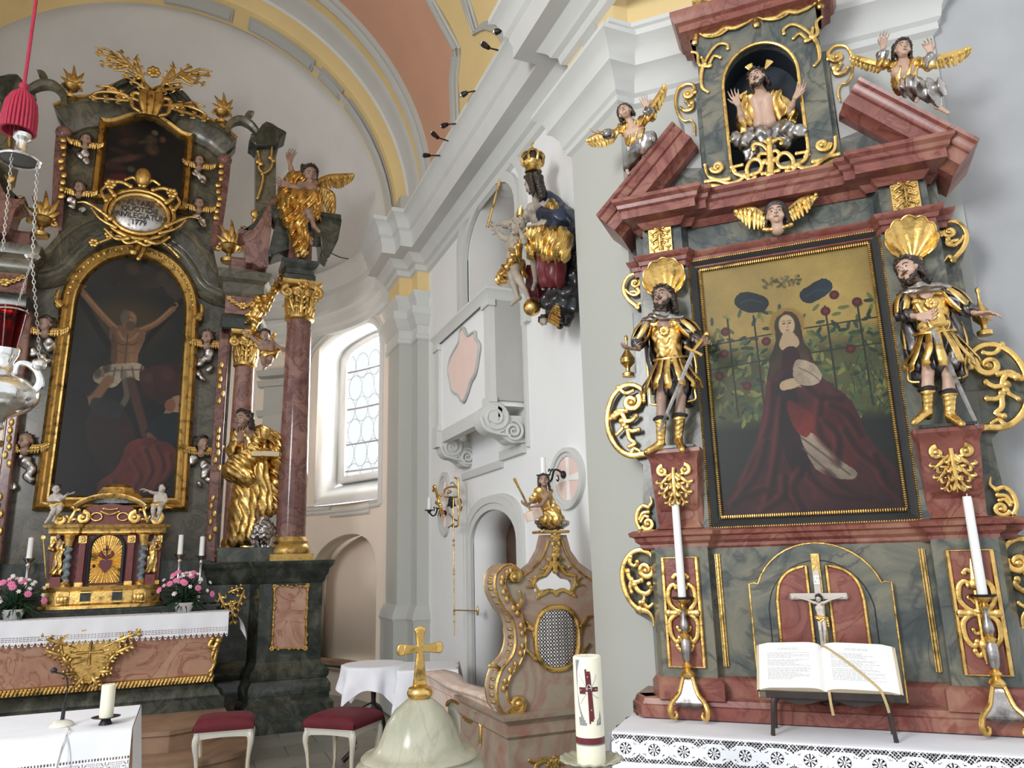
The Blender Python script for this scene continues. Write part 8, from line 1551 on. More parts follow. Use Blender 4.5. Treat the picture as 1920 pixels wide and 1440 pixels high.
c = to((270, 270)); m = MB(); m.lathe([(0, .05), (.02, .048), (.03, .02), (.034, -.02), (.05, -.05), (.048, -.05), (0, -.04)], (c[0], 2.36, c[1]), 18); m.ell((c[0], 2.36, c[1]-.06), .012, 8, 6); m.build('bell_body', MT['iron'], t)
m = MB(); q0, q1 = to((303, 240)), to((303, 1400)); m.tube([(q0[0], 2.34, q0[1]), (q0[0], 2.34, q1[1])], .0045, 6)
for y in (600, 640, 850, 880, 1190, 1215, 1275): q = to((300, y)); m.ell((q0[0], 2.34, q[1]), (.013, .011, .013), 8, 6)
m.build('pull_rod', MT['goldd'], t)
m = MB(); q = to((303, 1185)); q2 = to((388, 1175)); m.tube([(q0[0], 2.34, q[1]), (q2[0], 2.47, q[1])], .006, 6, up=(0, 0, 1)); m.ell((q2[0], 2.48, q[1]), (.015, .012, .045), 8, 6); m.build('rod_guide', MT['goldd'], t)
# ------------------------------------------------------------------ Madonna on the nave wall
cm = lambda x, y, d=0: (x/3.6+860, y/3.6+240, d)
BX = 2.26
px = dict(head=cm(502, 375, -.02), neck=cm(530, 470, .02), shL=cm(505, 540, -.04), shR=cm(610, 515, .08), elL=cm(400, 650, -.10), wrL=cm(258, 650, -.14), elR=cm(650, 640, -.02), wrR=cm(505, 655, -.12), chest=cm(560, 590, .04), pelvis=cm(620, 760, .08), knL=cm(500, 800, -.12), knR=cm(660, 830, -.02), anL=cm(520, 1040, -.04), anR=cm(600, 1050, .0), toL=cm(500, 1090, -.1), toR=cm(570, 1085, -.06))
J = {k: W.P(v[0], v[1], BX+v[2] if len(v) > 2 else BX) for k, v in px.items()}; h = .158
t = thing('madonna_statue', 'crowned Madonna seated on black clouds with sceptre, hung on the white wall', 'statue', W.P(1040, 600, 2.4), W)
g_, Rm = figure(t, J, h, (-.6, -.8, 0), (-.95, -.35, -.25), (-.05, 0, 1), skin='stoneskin', res=.0068, hair=dict(curls=9, long=.75, back=.5), hands={'L': ((-1, -.1, .15), (0, -.3, 1), 1.2), 'R': ((-.9, -.3, -.3), (0, 0, -1), .3, .3, -1)})
g = {k: np.array(v) for k, v in J.items()}; wm = lambda x, y, d=0: np.array(W.P(*cm(x, y)[:2], BX+d))
carve('grey_dress', MT['stoneskin'], t, torso(J, h, 1.0)+sleeve(J, 'L', h, 1.25, .6)+sleeve(J, 'R', h, 1.25, .6), .0072, .03, folds(.006, 110, (.2, 0, 1), 4))
carve('blue_mantle', MT['blue'], t, [('c', wm(600, 480, .08), wm(560, 600, .04), .05, .05), ('c', wm(600, 480, .1), wm(700, 600, .12), .06, .08), ('c', wm(560, 580, .02), wm(590, 600, -.04), .04, .05), ('c', wm(590, 590, -.05), wm(680, 620, -.02), .045, .07), ('c', wm(690, 600, .1), wm(740, 730, .12), .09, .09), ('c', wm(680, 680, .08), wm(620, 720, .06), .10, .09)], .0072, .03, folds(.012, 60, (.7, 0, -1), 5))
carve('mantle_lining', GO, t, [('c', wm(625, 500, .03), wm(600, 560, -.01), .03, .035), ('c', wm(640, 520, .03), wm(660, 570, .02), .03, .03)], .006, .02, folds(.005, 120, (.5, 0, 1), 5))
carve('golden_lap_cloth', GO, t, [('c', wm(510, 740, -.12), wm(680, 760, -.04), .075, .09), ('c', wm(500, 760, -.14), wm(500, 850, -.13), .06, .045), ('c', wm(560, 780, -.14), wm(610, 850, -.1), .07, .06), ('c', wm(680, 790, -.06), wm(710, 860, -.04), .07, .045), ('c', wm(620, 710, -.02), wm(580, 700, -.1), .05, .05)], .0064, .02, folds(.012, 105, (.45, 0, 1), 7))
carve('wine_red_robe', MT['wine'], t, [('c', wm(600, 860, -.06), wm(600, 1020, -.04), .085, .07), ('c', wm(660, 880, -.02), wm(670, 1030, .0), .075, .06), ('c', wm(540, 900, .0), wm(500, 1110, .0), .07, .07), ('c', wm(570, 900, .06), wm(560, 1120, .06), .08, .07)], .0072, .03, folds(.013, 65, (.1, 0, 1), 9, .4))
carve('black_clouds', MT['cloud'], t, [('e', wm(x, y, d), (r_, r_*.8, r_), None) for x, y, d, r_ in ((640, 1110, .02, .075), (720, 1130, .08, .085), (760, 1000, .12, .075), (760, 900, .14, .07), (780, 1080, .14, .08), (690, 1200, .06, .085), (760, 1210, .12, .08), (720, 1290, .1, .065), (600, 1170, .04, .07), (650, 1240, .08, .075), (690, 1320, .12, .04), (740, 800, .16, .07))], .008, .03, lumps(.010, 48, 6))
m = MB(); c = wm(495, 1212, -.06); m.ell(tuple(c), .065, 24, 16); m.build('golden_globe', GO, t)
hp, g2, R2m = head_prims(wm(575, 1300, .0), .085, (-.3, -.3, -1), (-.9, 0, .3)); carve('cherub_head', MT['stoneskin'], t, hp, .005, .005); carve('cherub_hair', MT['hair'], t, hair_prims(g2, .085, R2m, curls=8), .005, .003, lumps(.003, 400, 2))
m = MB(); wing(m, [wm(610, 1300, -.02), wm(630, 1240, -.02), wm(660, 1205, -.02)], [wm(680, 1345, -.02), wm(690, 1280, -.02), wm(685, 1215, -.02)], 5, .013, .5); m.build('cherub_wing', GO, t)
m = MB(); hc_ = g['head']+V3(0, 0, 0); cc_ = wm(503, 275, -.02); m.lathe([(.060, -.035), (.066, -.03), (.06, -.01), (.062, .015), (.075, .03), (.078, .05)], tuple(cc_), 20)
for i in range(8): a = 2*PI*i/8; m.tube([cc_+V3(.075*math.cos(a), .075*math.sin(a), .04), cc_+V3(.092*math.cos(a), .092*math.sin(a), .085), cc_+V3(.055*math.cos(a), .055*math.sin(a), .135), cc_+V3(0, 0, .142)], [.012, .010, .010, .008], 6, sm=3, up=(math.cos(a+1.57), math.sin(a+1.57), 0))
m.ell(tuple(cc_+V3(0, 0, .16)), .022, 10, 8); m.tube([cc_+V3(0, 0, .17), cc_+V3(0, 0, .23)], .007, 6); m.tube([cc_+V3(-.02, 0, .21), cc_+V3(.02, 0, .21)], .007, 6, up=(0, 0, 1)); m.build('crown', GO, t)
m = MB(); m.ell(tuple(cc_+V3(0, 0, .07)), (.078, .078, .065), 18, 10); m.build('crown_cap', MT['hair'], t)
m = MB(); a_, b_ = wm(193, 672, -.19), wm(280, 340, -.14); d = b_-a_; m.tube([a_, a_+d*.06, a_+d*.12, a_+d*.3, a_+d*.42, a_+d*.46, a_+d*.5, a_+d*.8, a_+d*.86, b_], [.016, .009, .014, .010, .010, .017, .009, .008, .013, .005], 8, sm=2); m.build('sceptre', MT['goldd'], t)
px = dict(head=cm(398, 668, -.06), neck=cm(385, 722), shL=cm(345, 755), shR=cm(430, 745), elL=cm(300, 740, -.04), wrL=cm(262, 700, -.06), elR=cm(445, 770, -.08), wrR=cm(418, 700, -.12), chest=cm(378, 800), pelvis=cm(372, 900), knL=cm(360, 1000, -.05), knR=cm(385, 985, -.07), anL=cm(400, 1150, -.02), anR=cm(450, 1100, -.06), toL=cm(355, 1192, -.07), toR=cm(470, 1150, -.12))
J = {k: W.P(v[0], v[1], 2.12+v[2] if len(v) > 2 else 2.12) for k, v in px.items()}
t2 = thing('infant_statue', 'carved infant with golden rays and sash, standing at the Madonna’s knee', 'statue', W.P(*cm(420, 1150)[:2], 2.12), W)
figure(t2, J, .128, (-.3, -1, 0), (-.4, -.9, -.1), (0, 0, 1), skin='stoneskin', res=.006, hair=dict(curls=7), hairmat='stoneskin', hands={'L': ((-.6, -.1, .7), (0, -1, 0), .4), 'R': ((-.2, -.2, 1), (-.5, -.6, 0), .6, .3, -1)}, fat=1.25)
wi = lambda x, y, d=0: np.array(W.P(*cm(x, y)[:2], 2.12+d))
carve('golden_sash', GO, t2, [('c', wi(415, 760, -.07), wi(390, 850, -.08), .025, .03), ('c', wi(390, 850, -.08), wi(330, 940, -.07), .03, .04), ('c', wi(330, 940, -.06), wi(290, 1020, -.03), .04, .045), ('c', wi(350, 830, -.06), wi(380, 840, -.08), .018, .02), ('c', wi(430, 900, .02), wi(435, 990, .0), .03, .03)], .0058, .02, folds(.010, 90, (-.5, 0, 1), 4))
m = MB(); c = np.array(J['head'])+V3(.03, .0, .05)
for i in range(13): a = -1.1+2.2*i/12+.3; m.tube([c+V3(math.sin(a)*.04, 0, math.cos(a)*.03), c+V3(math.sin(a), 0, math.cos(a))*(.10 if i % 2 else .085)], [.006, .002], 5)
m.build('rays', GO, t2)
# ------------------------------------------------------------------ baptismal font
fx, fy = .911, 3.2; ft = thing('baptismal_font', 'pale green stone font with a bell-shaped lid', 'font', (fx, fy, 0), A)
zd = A(790, 1309, fy)[1]; rr_ = (A(905, 1410, fy)[0]-A(655, 1425, fy)[0])/2; fx = (A(905, 1410, fy)[0]+A(668, 1425, fy)[0])/2-.0; zl = A(790, 1432, fy)[1]; fx = .905
m = MB(); m.lathe([(.0, zd), (.05, zd), (.065, zd-.012), (.10, zd-.04), (.135, zd-.09), (.155, zd-.14), (.17, zd-.175), (.19, zd-.195), (.20, zd-.20), (.225, zd-.205), (.235, zd-.215), (.228, zd-.225), (.25, zd-.24), (.262, zd-.262), (.25, zd-.28), (0, zd-.285)], (fx, fy, 0), 48); m.build('lid', MT['font'], ft, ang=50)
m = MB(); m.lathe([(0, zd-.284), (.248, zd-.284), (.248, zd-.292), (0, zd-.292)], (fx, fy, 0), 40); m.build('lid_gap', MT['black'], ft)
m = MB(); m.lathe([(0, zd-.29), (.26, zd-.29), (.30, zd-.31), (.315, zd-.35), (.30, zd-.40), (.22, zd-.50), (.12, zd-.56), (.10, zd-.7), (.12, zd-.9), (.2, zd-1.0), (.24, 0.0), (0, 0)], (fx, fy, 0), 48); m.build('basin', MT['font'], ft, ang=50)
m = MB(); m.tube([(fx+.07, fy-.24, zd-.29), (fx+.07, fy-.26, zd-.27), (fx+.075, fy-.262, zd-.25)], .006, 6); m.build('lid_catch', MT['iron'], ft)
cs = thing('lid_cross', 'golden flared cross on a golden ball, on top of the font lid', 'cross', (fx, fy, zd), A)
m = MB(); m.lathe([(.0, -.004), (.035, -.004), (.05, .01), (.053, .025), (.045, .042), (.03, .05), (0, .052)], (fx, fy, zd), 28); m.build('ball', GO, cs, ang=60)
zc_ = A(790, 1216, fy)[1]; zt_ = A(790, 1173, fy)[1]; hw_ = (A(833, 1217, fy)[0]-A(750, 1217, fy)[0])/2; z0 = zd+.05; mx_ = fx+.0
po = [(-.028, z0), (-.016, zc_-.03), (-.014, zc_-.013), (-hw_*.5, zc_-.017), (-hw_+.008, zc_-.024), (-hw_, zc_-.016), (-hw_-.004, zc_), (-hw_, zc_+.016), (-hw_+.008, zc_+.024), (-hw_*.5, zc_+.017), (-.014, zc_+.013), (-.018, zt_-.035), (-.025, zt_-.012), (-.014, zt_-.004), (0, zt_)]
po = [(mx_+a, b) for a, b in po]; po = po+[(2*mx_-a, b) for a, b in reversed(po[:-1])]
m = MB(); m.prism(po, fy-.010, fy+.010); m.build('cross', GO, cs, bevel=.004)
m = MB(); ins = [(mx_+(a-mx_)*.72, zc_+(b-zc_)*.86) for a, b in po]; m.prism(ins, fy-.014, fy-.009); m.build('cross_face', MT['goldd'], cs, bevel=.002)
# ------------------------------------------------------------------ paschal candle
pc = A.P(1113, 1425, 2.3); sx_, sy_, sz_ = pc[0]-.008, 2.3, pc[2]; st = thing('candle_stand', 'weathered silver candle stand with a scalloped dish', 'candle stand', (sx_, sy_, 0), A)
m = MB(); vs = []
m.grid(72, 6, lambda u, v: (sx_+(.02+.078*v)*(1+.035*v*math.sin(u*2*PI*18))*math.cos(u*2*PI), sy_+(.02+.078*v)*(1+.035*v*math.sin(u*2*PI*18))*math.sin(u*2*PI), sz_-.012+.022*v*v-.004*abs(math.sin(u*PI*18))*v)); m.build('dish', MT['font'], st, solid=.005)
m = MB(); m.lathe([(.16, 0), (.17, .01), (.14, .03), (.05, .06), (.03, .12), (.018, .2), (.016, sz_-.12), (.025, sz_-.08), (.016, sz_-.05), (.03, sz_-.02), (0, sz_-.015)], (sx_, sy_, 0), 20); m.build('stem', MT['iron'], st)
ck = thing('paschal_candle', 'thick ivory paschal candle with a dark red cross and red band', 'candle', (sx_, sy_, sz_-.008), A); ctz = A(1113, 1228, 2.3)[1]; cr_ = .0455
m = MB(); m.lathe([(0, sz_-.008), (cr_-.001, sz_-.008), (cr_, sz_), (cr_, ctz-.004), (cr_-.003, ctz), (cr_-.012, ctz-.003), (0, ctz-.003)], (sx_, sy_, 0), 48); m.build('wax', MT['candle'], ck)
phi0 = math.atan2(-sy_, -sx_)
def oncyl(px_, py_, r_=cr_+.0006):          # point on the candle surface facing the viewer, from candle-face coordinates (metres)
    a = phi0+px_/r_; return (sx_+r_*math.cos(a), sy_+r_*math.sin(a), sz_+py_)
def patch(name, poly, mat, dr=.0008, n=26):
    xs = [p_[0] for p_ in poly]; zs = [p_[1] for p_ in poly]; x0, x1, z0, z1 = min(xs), max(xs), min(zs), max(zs); m = MB()
    rows = 24
    for j in range(rows):           # scanline strips so that the patch bends round the candle
        za, zb2 = z0+(z1-z0)*j/rows, z0+(z1-z0)*(j+1)/rows; zm = (za+zb2)/2; X = []
        for (a, b), (c, d) in zip(poly, poly[1:]+poly[:1]):
            if (b > zm) != (d > zm): X.append(a+(c-a)*(zm-b)/(d-b))
        X.sort()
        for a, b in zip(X[::2], X[1::2]): m.grid(6, 1, lambda u, v: oncyl(a+(b-a)*u, za+(zb2-za)*v, cr_+dr))
    m.build(name, MT[mat], ck, smooth_=False)
H_c = ctz-sz_; f = H_c/ (1360-185); q = lambda x, y: ((x-445)*f*.98, (1345-y)*f)
patch('red_cross', [q(408, 305), q(478, 345), q(485, 505), q(572, 505), q(570, 565), q(490, 560), q(508, 865), q(443, 912), q(438, 570), q(335, 572), q(330, 505), q(420, 512)], 'wine', .0016)
patch('red_band', [(-.07, .0), (.07, .0), (.07, .0)], 'wine') if False else None
m = MB(); zb1 = q(0, 1140)[1]; zb2_ = q(0, 1070)[1]; m.lathe([(cr_+.0008, zb1), (cr_+.0008, zb2_)], (sx_, sy_, sz_), 48); m.build('red_band', MT['wine'], ck)
m = MB(); m.lathe([(cr_+.0006, zb1-.004), (cr_+.0006, zb1)], (sx_, sy_, sz_), 48); m.build('grey_band', MT['lead'], ck)
patch('grey_arc', [q(285, 200), q(345, 205), q(305, 330), q(300, 560), q(330, 740), q(380, 860), q(420, 932), q(318, 932), q(306, 850), q(345, 852), q(308, 720), q(288, 420)], 'lead')
patch('grey_arc', [q(585, 770), q(575, 850), q(545, 880), q(528, 932), q(600, 932), q(600, 850)], 'lead')
m = MB()
for P in ([(330, 365), (375, 430), (415, 500)], [(548, 365), (530, 430), (490, 500)], [(425, 575), (380, 635), (342, 695)], [(495, 580), (540, 620), (580, 635)]): m.tube([oncyl(*q(*p_), cr_+.001) for p_ in P], .0009, 4, up=(0, 0, 1), sm=3)
for P in ([(325, 920), (345, 870), (362, 920)], [(332, 903), (358, 903)], [(560, 915), (572, 870), (585, 880), (575, 895), (590, 915)]): m.tube([oncyl(*q(*p_), cr_+.0018) for p_ in P], .0011, 4, up=(0, 0, 1))
m.build('fine_lines', MT['ink'], ck)
m = MB()
for P in ([(430, 545), (435, 500), (455, 478), (475, 500), (485, 545)], [(415, 523), (495, 523)]): m.tube([oncyl(*q(*p_), cr_+.0028) for p_ in P], .0013, 4, up=(0, 0, 1), sm=3)
for p_ in ((443, 392), (475, 762), (352, 540), (541, 535)): m.ell(oncyl(*q(*p_), cr_+.002), .0022, 6, 5)
m.build('silver_wire', MT['chrome'], ck)
m = MB(); m.tube([(sx_, sy_, ctz-.004), (sx_, sy_, ctz+.004)], .002, 5); m.build('wick', MT['ink'], ck)
# ------------------------------------------------------------------ stools
def stool(c, rz, w_, d_, label):
    t = bpy.data.objects.new('stool', None); COL.objects.link(t); t.location = (c[0], c[1], 0); t.rotation_euler = (0, 0, rz); t['label'] = label; t['category'] = 'stool'; t['group'] = 'red-cushioned stools'; T[t.name] = ((0, 0, 0), A)
    hw_, hd = w_/2, d_/2; sq = [(-hw_, -hd), (hw_, -hd), (hw_, hd), (-hw_, hd)]
    n_ = 24
    def cush(u, v):
        a = (u-.5)*2; b = (v-.5)*2; return (a*(hw_+.004), b*(hd+.004), .455+.045*((1-abs(a)**6)*(1-abs(b)**6))**.5+.012*(1-a*a)*(1-b*b))
    m = MB(); m.grid(n_, n_, cush); m.grid(n_, 2, lambda u, v: ((u-.5)*2*(hw_+.004), -hd-.004-.006*math.sin(v*PI), .405+.05*v)); m.grid(n_, 2, lambda u, v: ((u-.5)*2*(hw_+.004), hd+.004+.006*math.sin(v*PI), .405+.05*v)); m.grid(n_, 2, lambda u, v: (-hw_-.004-.006*math.sin(v*PI), (u-.5)*2*(hd+.004), .405+.05*v)); m.grid(n_, 2, lambda u, v: (hw_+.004+.006*math.sin(v*PI), (u-.5)*2*(hd+.004), .405+.05*v)); m.grid(1, 1, lambda u, v: ((u-.5)*2*(hw_+.004), (v-.5)*2*(hd+.004), .405)); m.build('cushion', MT['velvet'], t, ang=60)
    m = MB(); m.mold(sq, [(-.02, .36), (-.012, .365), (-.01, .39), (-.004, .395), (-.004, .405), (-.02, .406)], side=1, closed=True)
    for k in range(4):
        (a, b), (c_, d__) = sq[k], sq[(k+1) % 4]; P = np.array([a, b]); Q = np.array([c_, d__]); L = np.linalg.norm(Q-P); d = (Q-P)/L; nrm = np.array([d[1], -d[0]]); P = P-nrm*.012; pts = [(0, .40), (0, .30)]+[(L*f_, .345+.012*math.sin(PI*f_)) for f_ in np.linspace(.12, .88, 9)]+[(L, .30), (L, .40)]
        vs = [(P[0]+d[0]*s+nrm[0]*o, P[1]+d[1]*s+nrm[1]*o, z) for o in (0, -.02) for s, z in pts]; n2 = len(pts); tr = tessellate_polygon([[Vector((s, z, 0)) for s, z in pts]]); m.add(vs, [tuple(q_) for q_ in tr]+[tuple(i+n2 for i in q_) for q_ in tr]+[(i, (i+1) % n2, (i+1) % n2+n2, i+n2) for i in range(n2)])
    m.build('apron', MT['ivory'], t)
    for sx2 in (-1, 1):
        for sy2 in (-1, 1):
            x, y = sx2*(hw_-.025), sy2*(hd-.025); D = V3(sx2, sy2, 0)/1.414; P = [V3(x, y, .38), V3(x, y, .345)+D*.012, V3(x, y, .30)+D*.014, V3(x, y, .20)-D*.004, V3(x, y, .09)-D*.012, V3(x, y, .03)+D*.0, V3(x, y, .008)+D*.018]
            m = MB(); m.tube(P, [.024, .027, .024, .017, .013, .013, .017], 10, sm=4, up=tuple(np.cross(D, (0, 0, 1)))); m.build('leg', MT['ivory'], t)
            m = MB(); o = -V3(sx2*.0, sy2*0, 0)+V3(-sx2*.7, -.0, 0)*.020; m.tube([p_+np.array([-sx2, 0, 0])*r_*.95+np.array([0, -1, 0])*.008 for p_, r_ in zip(P[1:-1], [.027, .024, .017, .013, .013])], .0035, 5, sm=3); m.build('gilded_line', GO, t)
    return t
stool((.345, 6.97), R(-6), .44, .32, 'crimson-cushioned ivory stool nearest the altar table, left one')
stool((1.235, 6.62), R(-45)+R(2), .46, .44, 'crimson-cushioned ivory stool seen cornerwise, right one by the round table')
# ------------------------------------------------------------------ small tables with cloths
def draped(name, label, c, shape, z, drop, cloth_half, rz, clabel, rot_c=0):
    t = thing(name, label, 'table', (c[0], c[1], 0), A); m = MB()
    if shape == 'round': m.lathe([(0, z-.025), (.27, z-.025), (.27, z-.003), (0, z-.003)], (c[0], c[1], 0), 32)
    else: cs_, sn_ = math.cos(rz), math.sin(rz); bb = MB().box(-shape[0], shape[0], -shape[1], shape[1], z-.03, z-.003); m.add([(c[0]+cs_*v[0]-sn_*v[1], c[1]+sn_*v[0]+cs_*v[1], v[2]) for v in bb.v], bb.f)
    m.build('table_top', MT['wood'], t)
    if shape == 'round':
        m = MB(); m.lathe([(.02, .3), (.035, .4), (.02, .5), (.03, .7), (.03, z-.02), (0, z-.02)], (c[0], c[1], 0), 14); m.build('column', MT['wood'], t)
        for k in range(3): a = 2*PI*k/3+.8; m = MB(); m.tube([(c[0]+r_*math.cos(a), c[1]+r_*math.sin(a), h_) for r_, h_ in ((.01, .45), (.10, .40), (.17, .25), (.16, .12), (.25, .02))], [.035, .03, .028, .024, .022], 8, sm=4, up=(0, 0, 1)); m.build('leg', MT['wood'], t)
    else:
        for a, b in ((-1, -1), (1, -1), (1, 1), (-1, 1)): x, y = a*(shape[0]-.03), b*(shape[1]-.03); m = MB(); m.tube([(c[0]+cs_*x-sn_*y, c[1]+sn_*x+cs_*y, zz2) for zz2 in (0.0, z-.03)], .018, 6); m.build('leg', MT['wood'], t)
    k = thing('small_tablecloth', clabel, 'tablecloth', (c[0], c[1], z), A); m = MB(); n_ = 60; cs_, sn_ = math.cos(rot_c), math.sin(rot_c)
    def cl_(u, v):
        a, b = (u-.5)*2*cloth_half, (v-.5)*2*cloth_half
        if shape == 'round':
            r_ = math.hypot(a, b); R0 = .275
            if r_ <= R0: x, y, zz_ = a, b, z
            else: d = r_-R0; th = math.atan2(b, a); fo = .035*min(1, d*6)*math.sin(th*8+.5)+.012*math.sin(th*13); rr2 = R0+.01+.10*d+fo*min(1, d*5); x, y, zz_ = math.cos(th)*rr2, math.sin(th)*rr2, z-d*.97
        else:
            da, db = max(0, abs(a)-shape[0]), max(0, abs(b)-shape[1]); d = math.hypot(da, db)
            x = math.copysign(min(abs(a), shape[0])+(.01+.06*d if da > 0 else 0)+.02*min(1, d*6)*math.sin(b*22)*(da > 0), a); y = math.copysign(min(abs(b), shape[1])+(.01+.06*d if db > 0 else 0)+.02*min(1, d*6)*math.sin(a*22)*(db > 0), b); zz_ = z-d*.96
        return (c[0]+cs_*x-sn_*y, c[1]+sn_*x+cs_*y, zz_)
    m.grid(n_, n_, cl_); m.build('cloth', MT['linen'], k, ang=80)
draped('round_side_table', 'small round table under a white cloth behind the right stool', (1.56, 7.0), 'round', .80, .3, .46, 0, 'white square cloth falling in points over the round table', R(-20))
draped('square_side_table', 'small square table under a long white cloth next to the door', (1.96, 6.62), (.24, .27), .80, .5, .56, R(-20), 'white cloth hanging long over the square table by the door', R(-20))
# ------------------------------------------------------------------ people's altar in the foreground
zt_ = .96; x1, y0_, y1_ = -.195, 4.05, 4.70; x0_ = -1.9
pt2 = thing('freestanding_altar', 'table of the freestanding altar, hidden under its white cloth', 'altar table', (-1, 4.35, 0), A); m = MB(); m.box(x0_, x1-.02, y0_+.02, y1_-.02, zt_-.06, zt_-.004); m.build('table_top', MT['wood'], pt2); m = MB(); m.box(x0_+.2, x1-.12, y0_+.12, y1_-.12, 0, zt_-.06); m.build('table_base', MT['pew'], pt2)
fc = thing('lace_edged_cloth', 'white cloth with lace hem on the foreground altar table', 'tablecloth', (-1, 4.35, zt_), A)
def fcl(x, s): L = y1_-y0_; wv = .006*math.sin(x*13)+.003*math.sin(x*31); return (x, y1_-s, zt_+.002+.0012*math.sin(x*19)*math.sin(s*17)) if s < L else (x, y0_-.003-(s-L)*.05+wv*min(1, (s-L)*5), zt_-(s-L))
L = y1_-y0_; m = MB(); m.grid(100, 30, lambda u, v: fcl(x0_+(x1-x0_)*u, (L+.105)*v)); m.build('cloth', MT['linen'], fc, ang=60)
def lace3(x, v):
    if v < .03 or .10 < v < .13: return True
    if v < .10: return int(x/.006) % 2 == 0
    X = ((x+.0) % .09-.045); Z = (v*.16) % .09-.045
    if abs(X)+abs(Z) < .030: a = math.atan2(Z, X); r_ = math.hypot(X, Z); return not (.006 < r_ < .022 and abs(math.sin(4*a)) < .45)
    return int(x/.0036) % 2 == 0 or int(v*.16/.0036) % 2 == 0
m = MB(); m.grid(540, 90, lambda u, v: fcl(x1-.95+.95*u, L+.105+.16*v), lambda u, v: lace3(.95*u, v)); m.grid(2, 2, lambda u, v: fcl(x0_+(x1-.95-x0_)*u, L+.105+.16*v)); m.build('lace_hem', MT['linen'], fc, ang=60)
m = MB(); m.grid(30, 20, lambda u, v: (x1+.004+.02*v+.010*math.sin(u*15)*v, y0_+(y1_-y0_)*u, zt_+.001-v*.34)); m.build('side_drop', MT['linen'], fc, ang=60)
mc = A.P(116, 1357, 4.27); mk = thing('microphone', 'gooseneck microphone on a round white base on the foreground altar', 'microphone', (mc[0], 4.27, zt_), A); X = mc[0]
m = MB(); m.lathe([(0, 0), (.052, 0), (.05, .008), (.04, .018), (.018, .026), (0, .027)], (X, 4.27, zt_+.003), 28); m.build('base', MT['ivory'], mk)
m = MB(); m.tube([(X, 4.27, zt_+.025), (X+.003, 4.27, zt_+.10)], [.009, .008], 10); m.build('grip', MT['black'], mk); hd_ = A(101, 1257, 4.27)
m = MB(); m.tube([(X+.003, 4.27, zt_+.10), (X+.008, 4.27, zt_+.16), (X-.004, 4.27, zt_+.22), (hd_[0]+.008, 4.27, hd_[1]-.01)], .0035, 6, sm=5); m.build('gooseneck', MT['iron'], mk); m = MB(); m.ell((hd_[0], 4.27, hd_[1]), (.015, .014, .014)); m.build('foam_head', MT['black'], mk)
m = MB(); m.tube([(X+.02, 4.23, zt_+.008), (X+.045, 4.15, zt_+.006), (X+.05, 4.05, zt_+.006), (X+.03, 4.038, zt_-.08), (X+.0, 4.03, zt_-.3)], .0025, 5, sm=4, up=(0, 0, 1)); m.tube([(X+.05, 4.05, zt_+.006), (X+.065, 4.035, zt_-.08), (X+.08, 4.02, zt_-.3)], .0025, 5, sm=4); m.build('cable', MT['chrome'], mk)
cx_ = A(198, 1354, 4.2)[0]; ch_ = thing('candle_holder', 'flat bronze candle holder on the foreground altar', 'candle holder', (cx_, 4.2, zt_), A); m = MB(); m.lathe([(0, 0), (.030, 0), (.022, .015), (.020, .024), (.06, .032), (.062, .034), (.02, .030), (0, .030)], (cx_, 4.2, zt_+.003), 28); m.build('dish', MT['iron'], ch_)
zc3 = A(202, 1283, 4.2)[1]; bc = thing('block_candle', 'ivory block candle on the bronze holder', 'candle', (cx_, 4.2, zt_+.034), A); m = MB(); m.lathe([(0, 0), (.029, 0), (.030, .004), (.030, zc3-zt_-.037), (.027, zc3-zt_-.034), (0, zc3-zt_-.036)], (cx_, 4.2, zt_+.034), 28); m.build('wax', MT['candle'], bc)
# ------------------------------------------------------------------ sanctuary lamp
LYY = 5.2; lc = A(12, 735, LYY); lx_, lz_ = lc[0]-.03, lc[1]
sl_ = thing('sanctuary_lamp', 'hanging silver sanctuary lamp with red glass, chains and crimson tassel', 'lamp', (lx_, LYY, lz_), A)
tt, tb_ = A(45, 162, LYY), A(42, 246, LYY); tx_ = tt[0]
m = MB(); m.tube([(tx_, LYY, tt[1]), (tx_, LYY, 9.3)], .011, 8); m.build('cord', MT['tassel'], sl_)
m = MB(); m.lathe([(0, .02), (.025, .015), (.03, 0), (.02, -.02), (.035, -.04), (.05, -.055), (.06, -.09), (.035, -.095)], (tx_, LYY, tt[1]), 18)
for i in range(26):
    a = 2*PI*i/26; m.tube([(tx_+r_*math.cos(a), LYY+r_*math.sin(a), tt[1]+z2) for r_, z2 in ((.055, -.07), (.082, -.13), (.092, -.22), (.094, tb_[1]-tt[1]-.01))], .0105, 6)
m.build('tassel', MT['tassel'], sl_)
m = MB(); cz3 = A(35, 300, LYY)[1]; ctx = A(36, 300, LYY)[0]; m.lathe([(0, .21), (.03, .205), (.052, .18), (.05, .15), (.032, .13), (.03, .09), (.04, .06), (.09, .03), (.125, .0), (.12, -.01), (.04, .04), (0, .05)], (ctx, LYY, cz3), 24); m.build('canopy', MT['chrome'], sl_)
m = MB(); m.lathe([(.11, -.002), (0, .0)], (ctx, LYY, cz3), 20); m.build('canopy_underside', MT['black'], sl_)
def chain(m, P, Q, n):
    P = np.array(P); Q = np.array(Q); d = (Q-P)/n; u = nz_(np.cross(d, V3(0, 1, .01))); v = nz_(np.cross(d, u)); L = np.linalg.norm(d)
    for i in range(n): c = P+d*(i+.5); w_ = u if i % 2 else v; m.tube([c+nz_(d)*math.sin(t)*L*.62+w_*math.cos(t)*L*.30 for t in np.linspace(0, 2*PI, 8, endpoint=False)], L*.10, 4, closed=True, up=tuple(np.cross(d, w_)/L))
kn_ = A.P(61, 481, LYY-.05); bl = A.P(73, 684, LYY-.05)
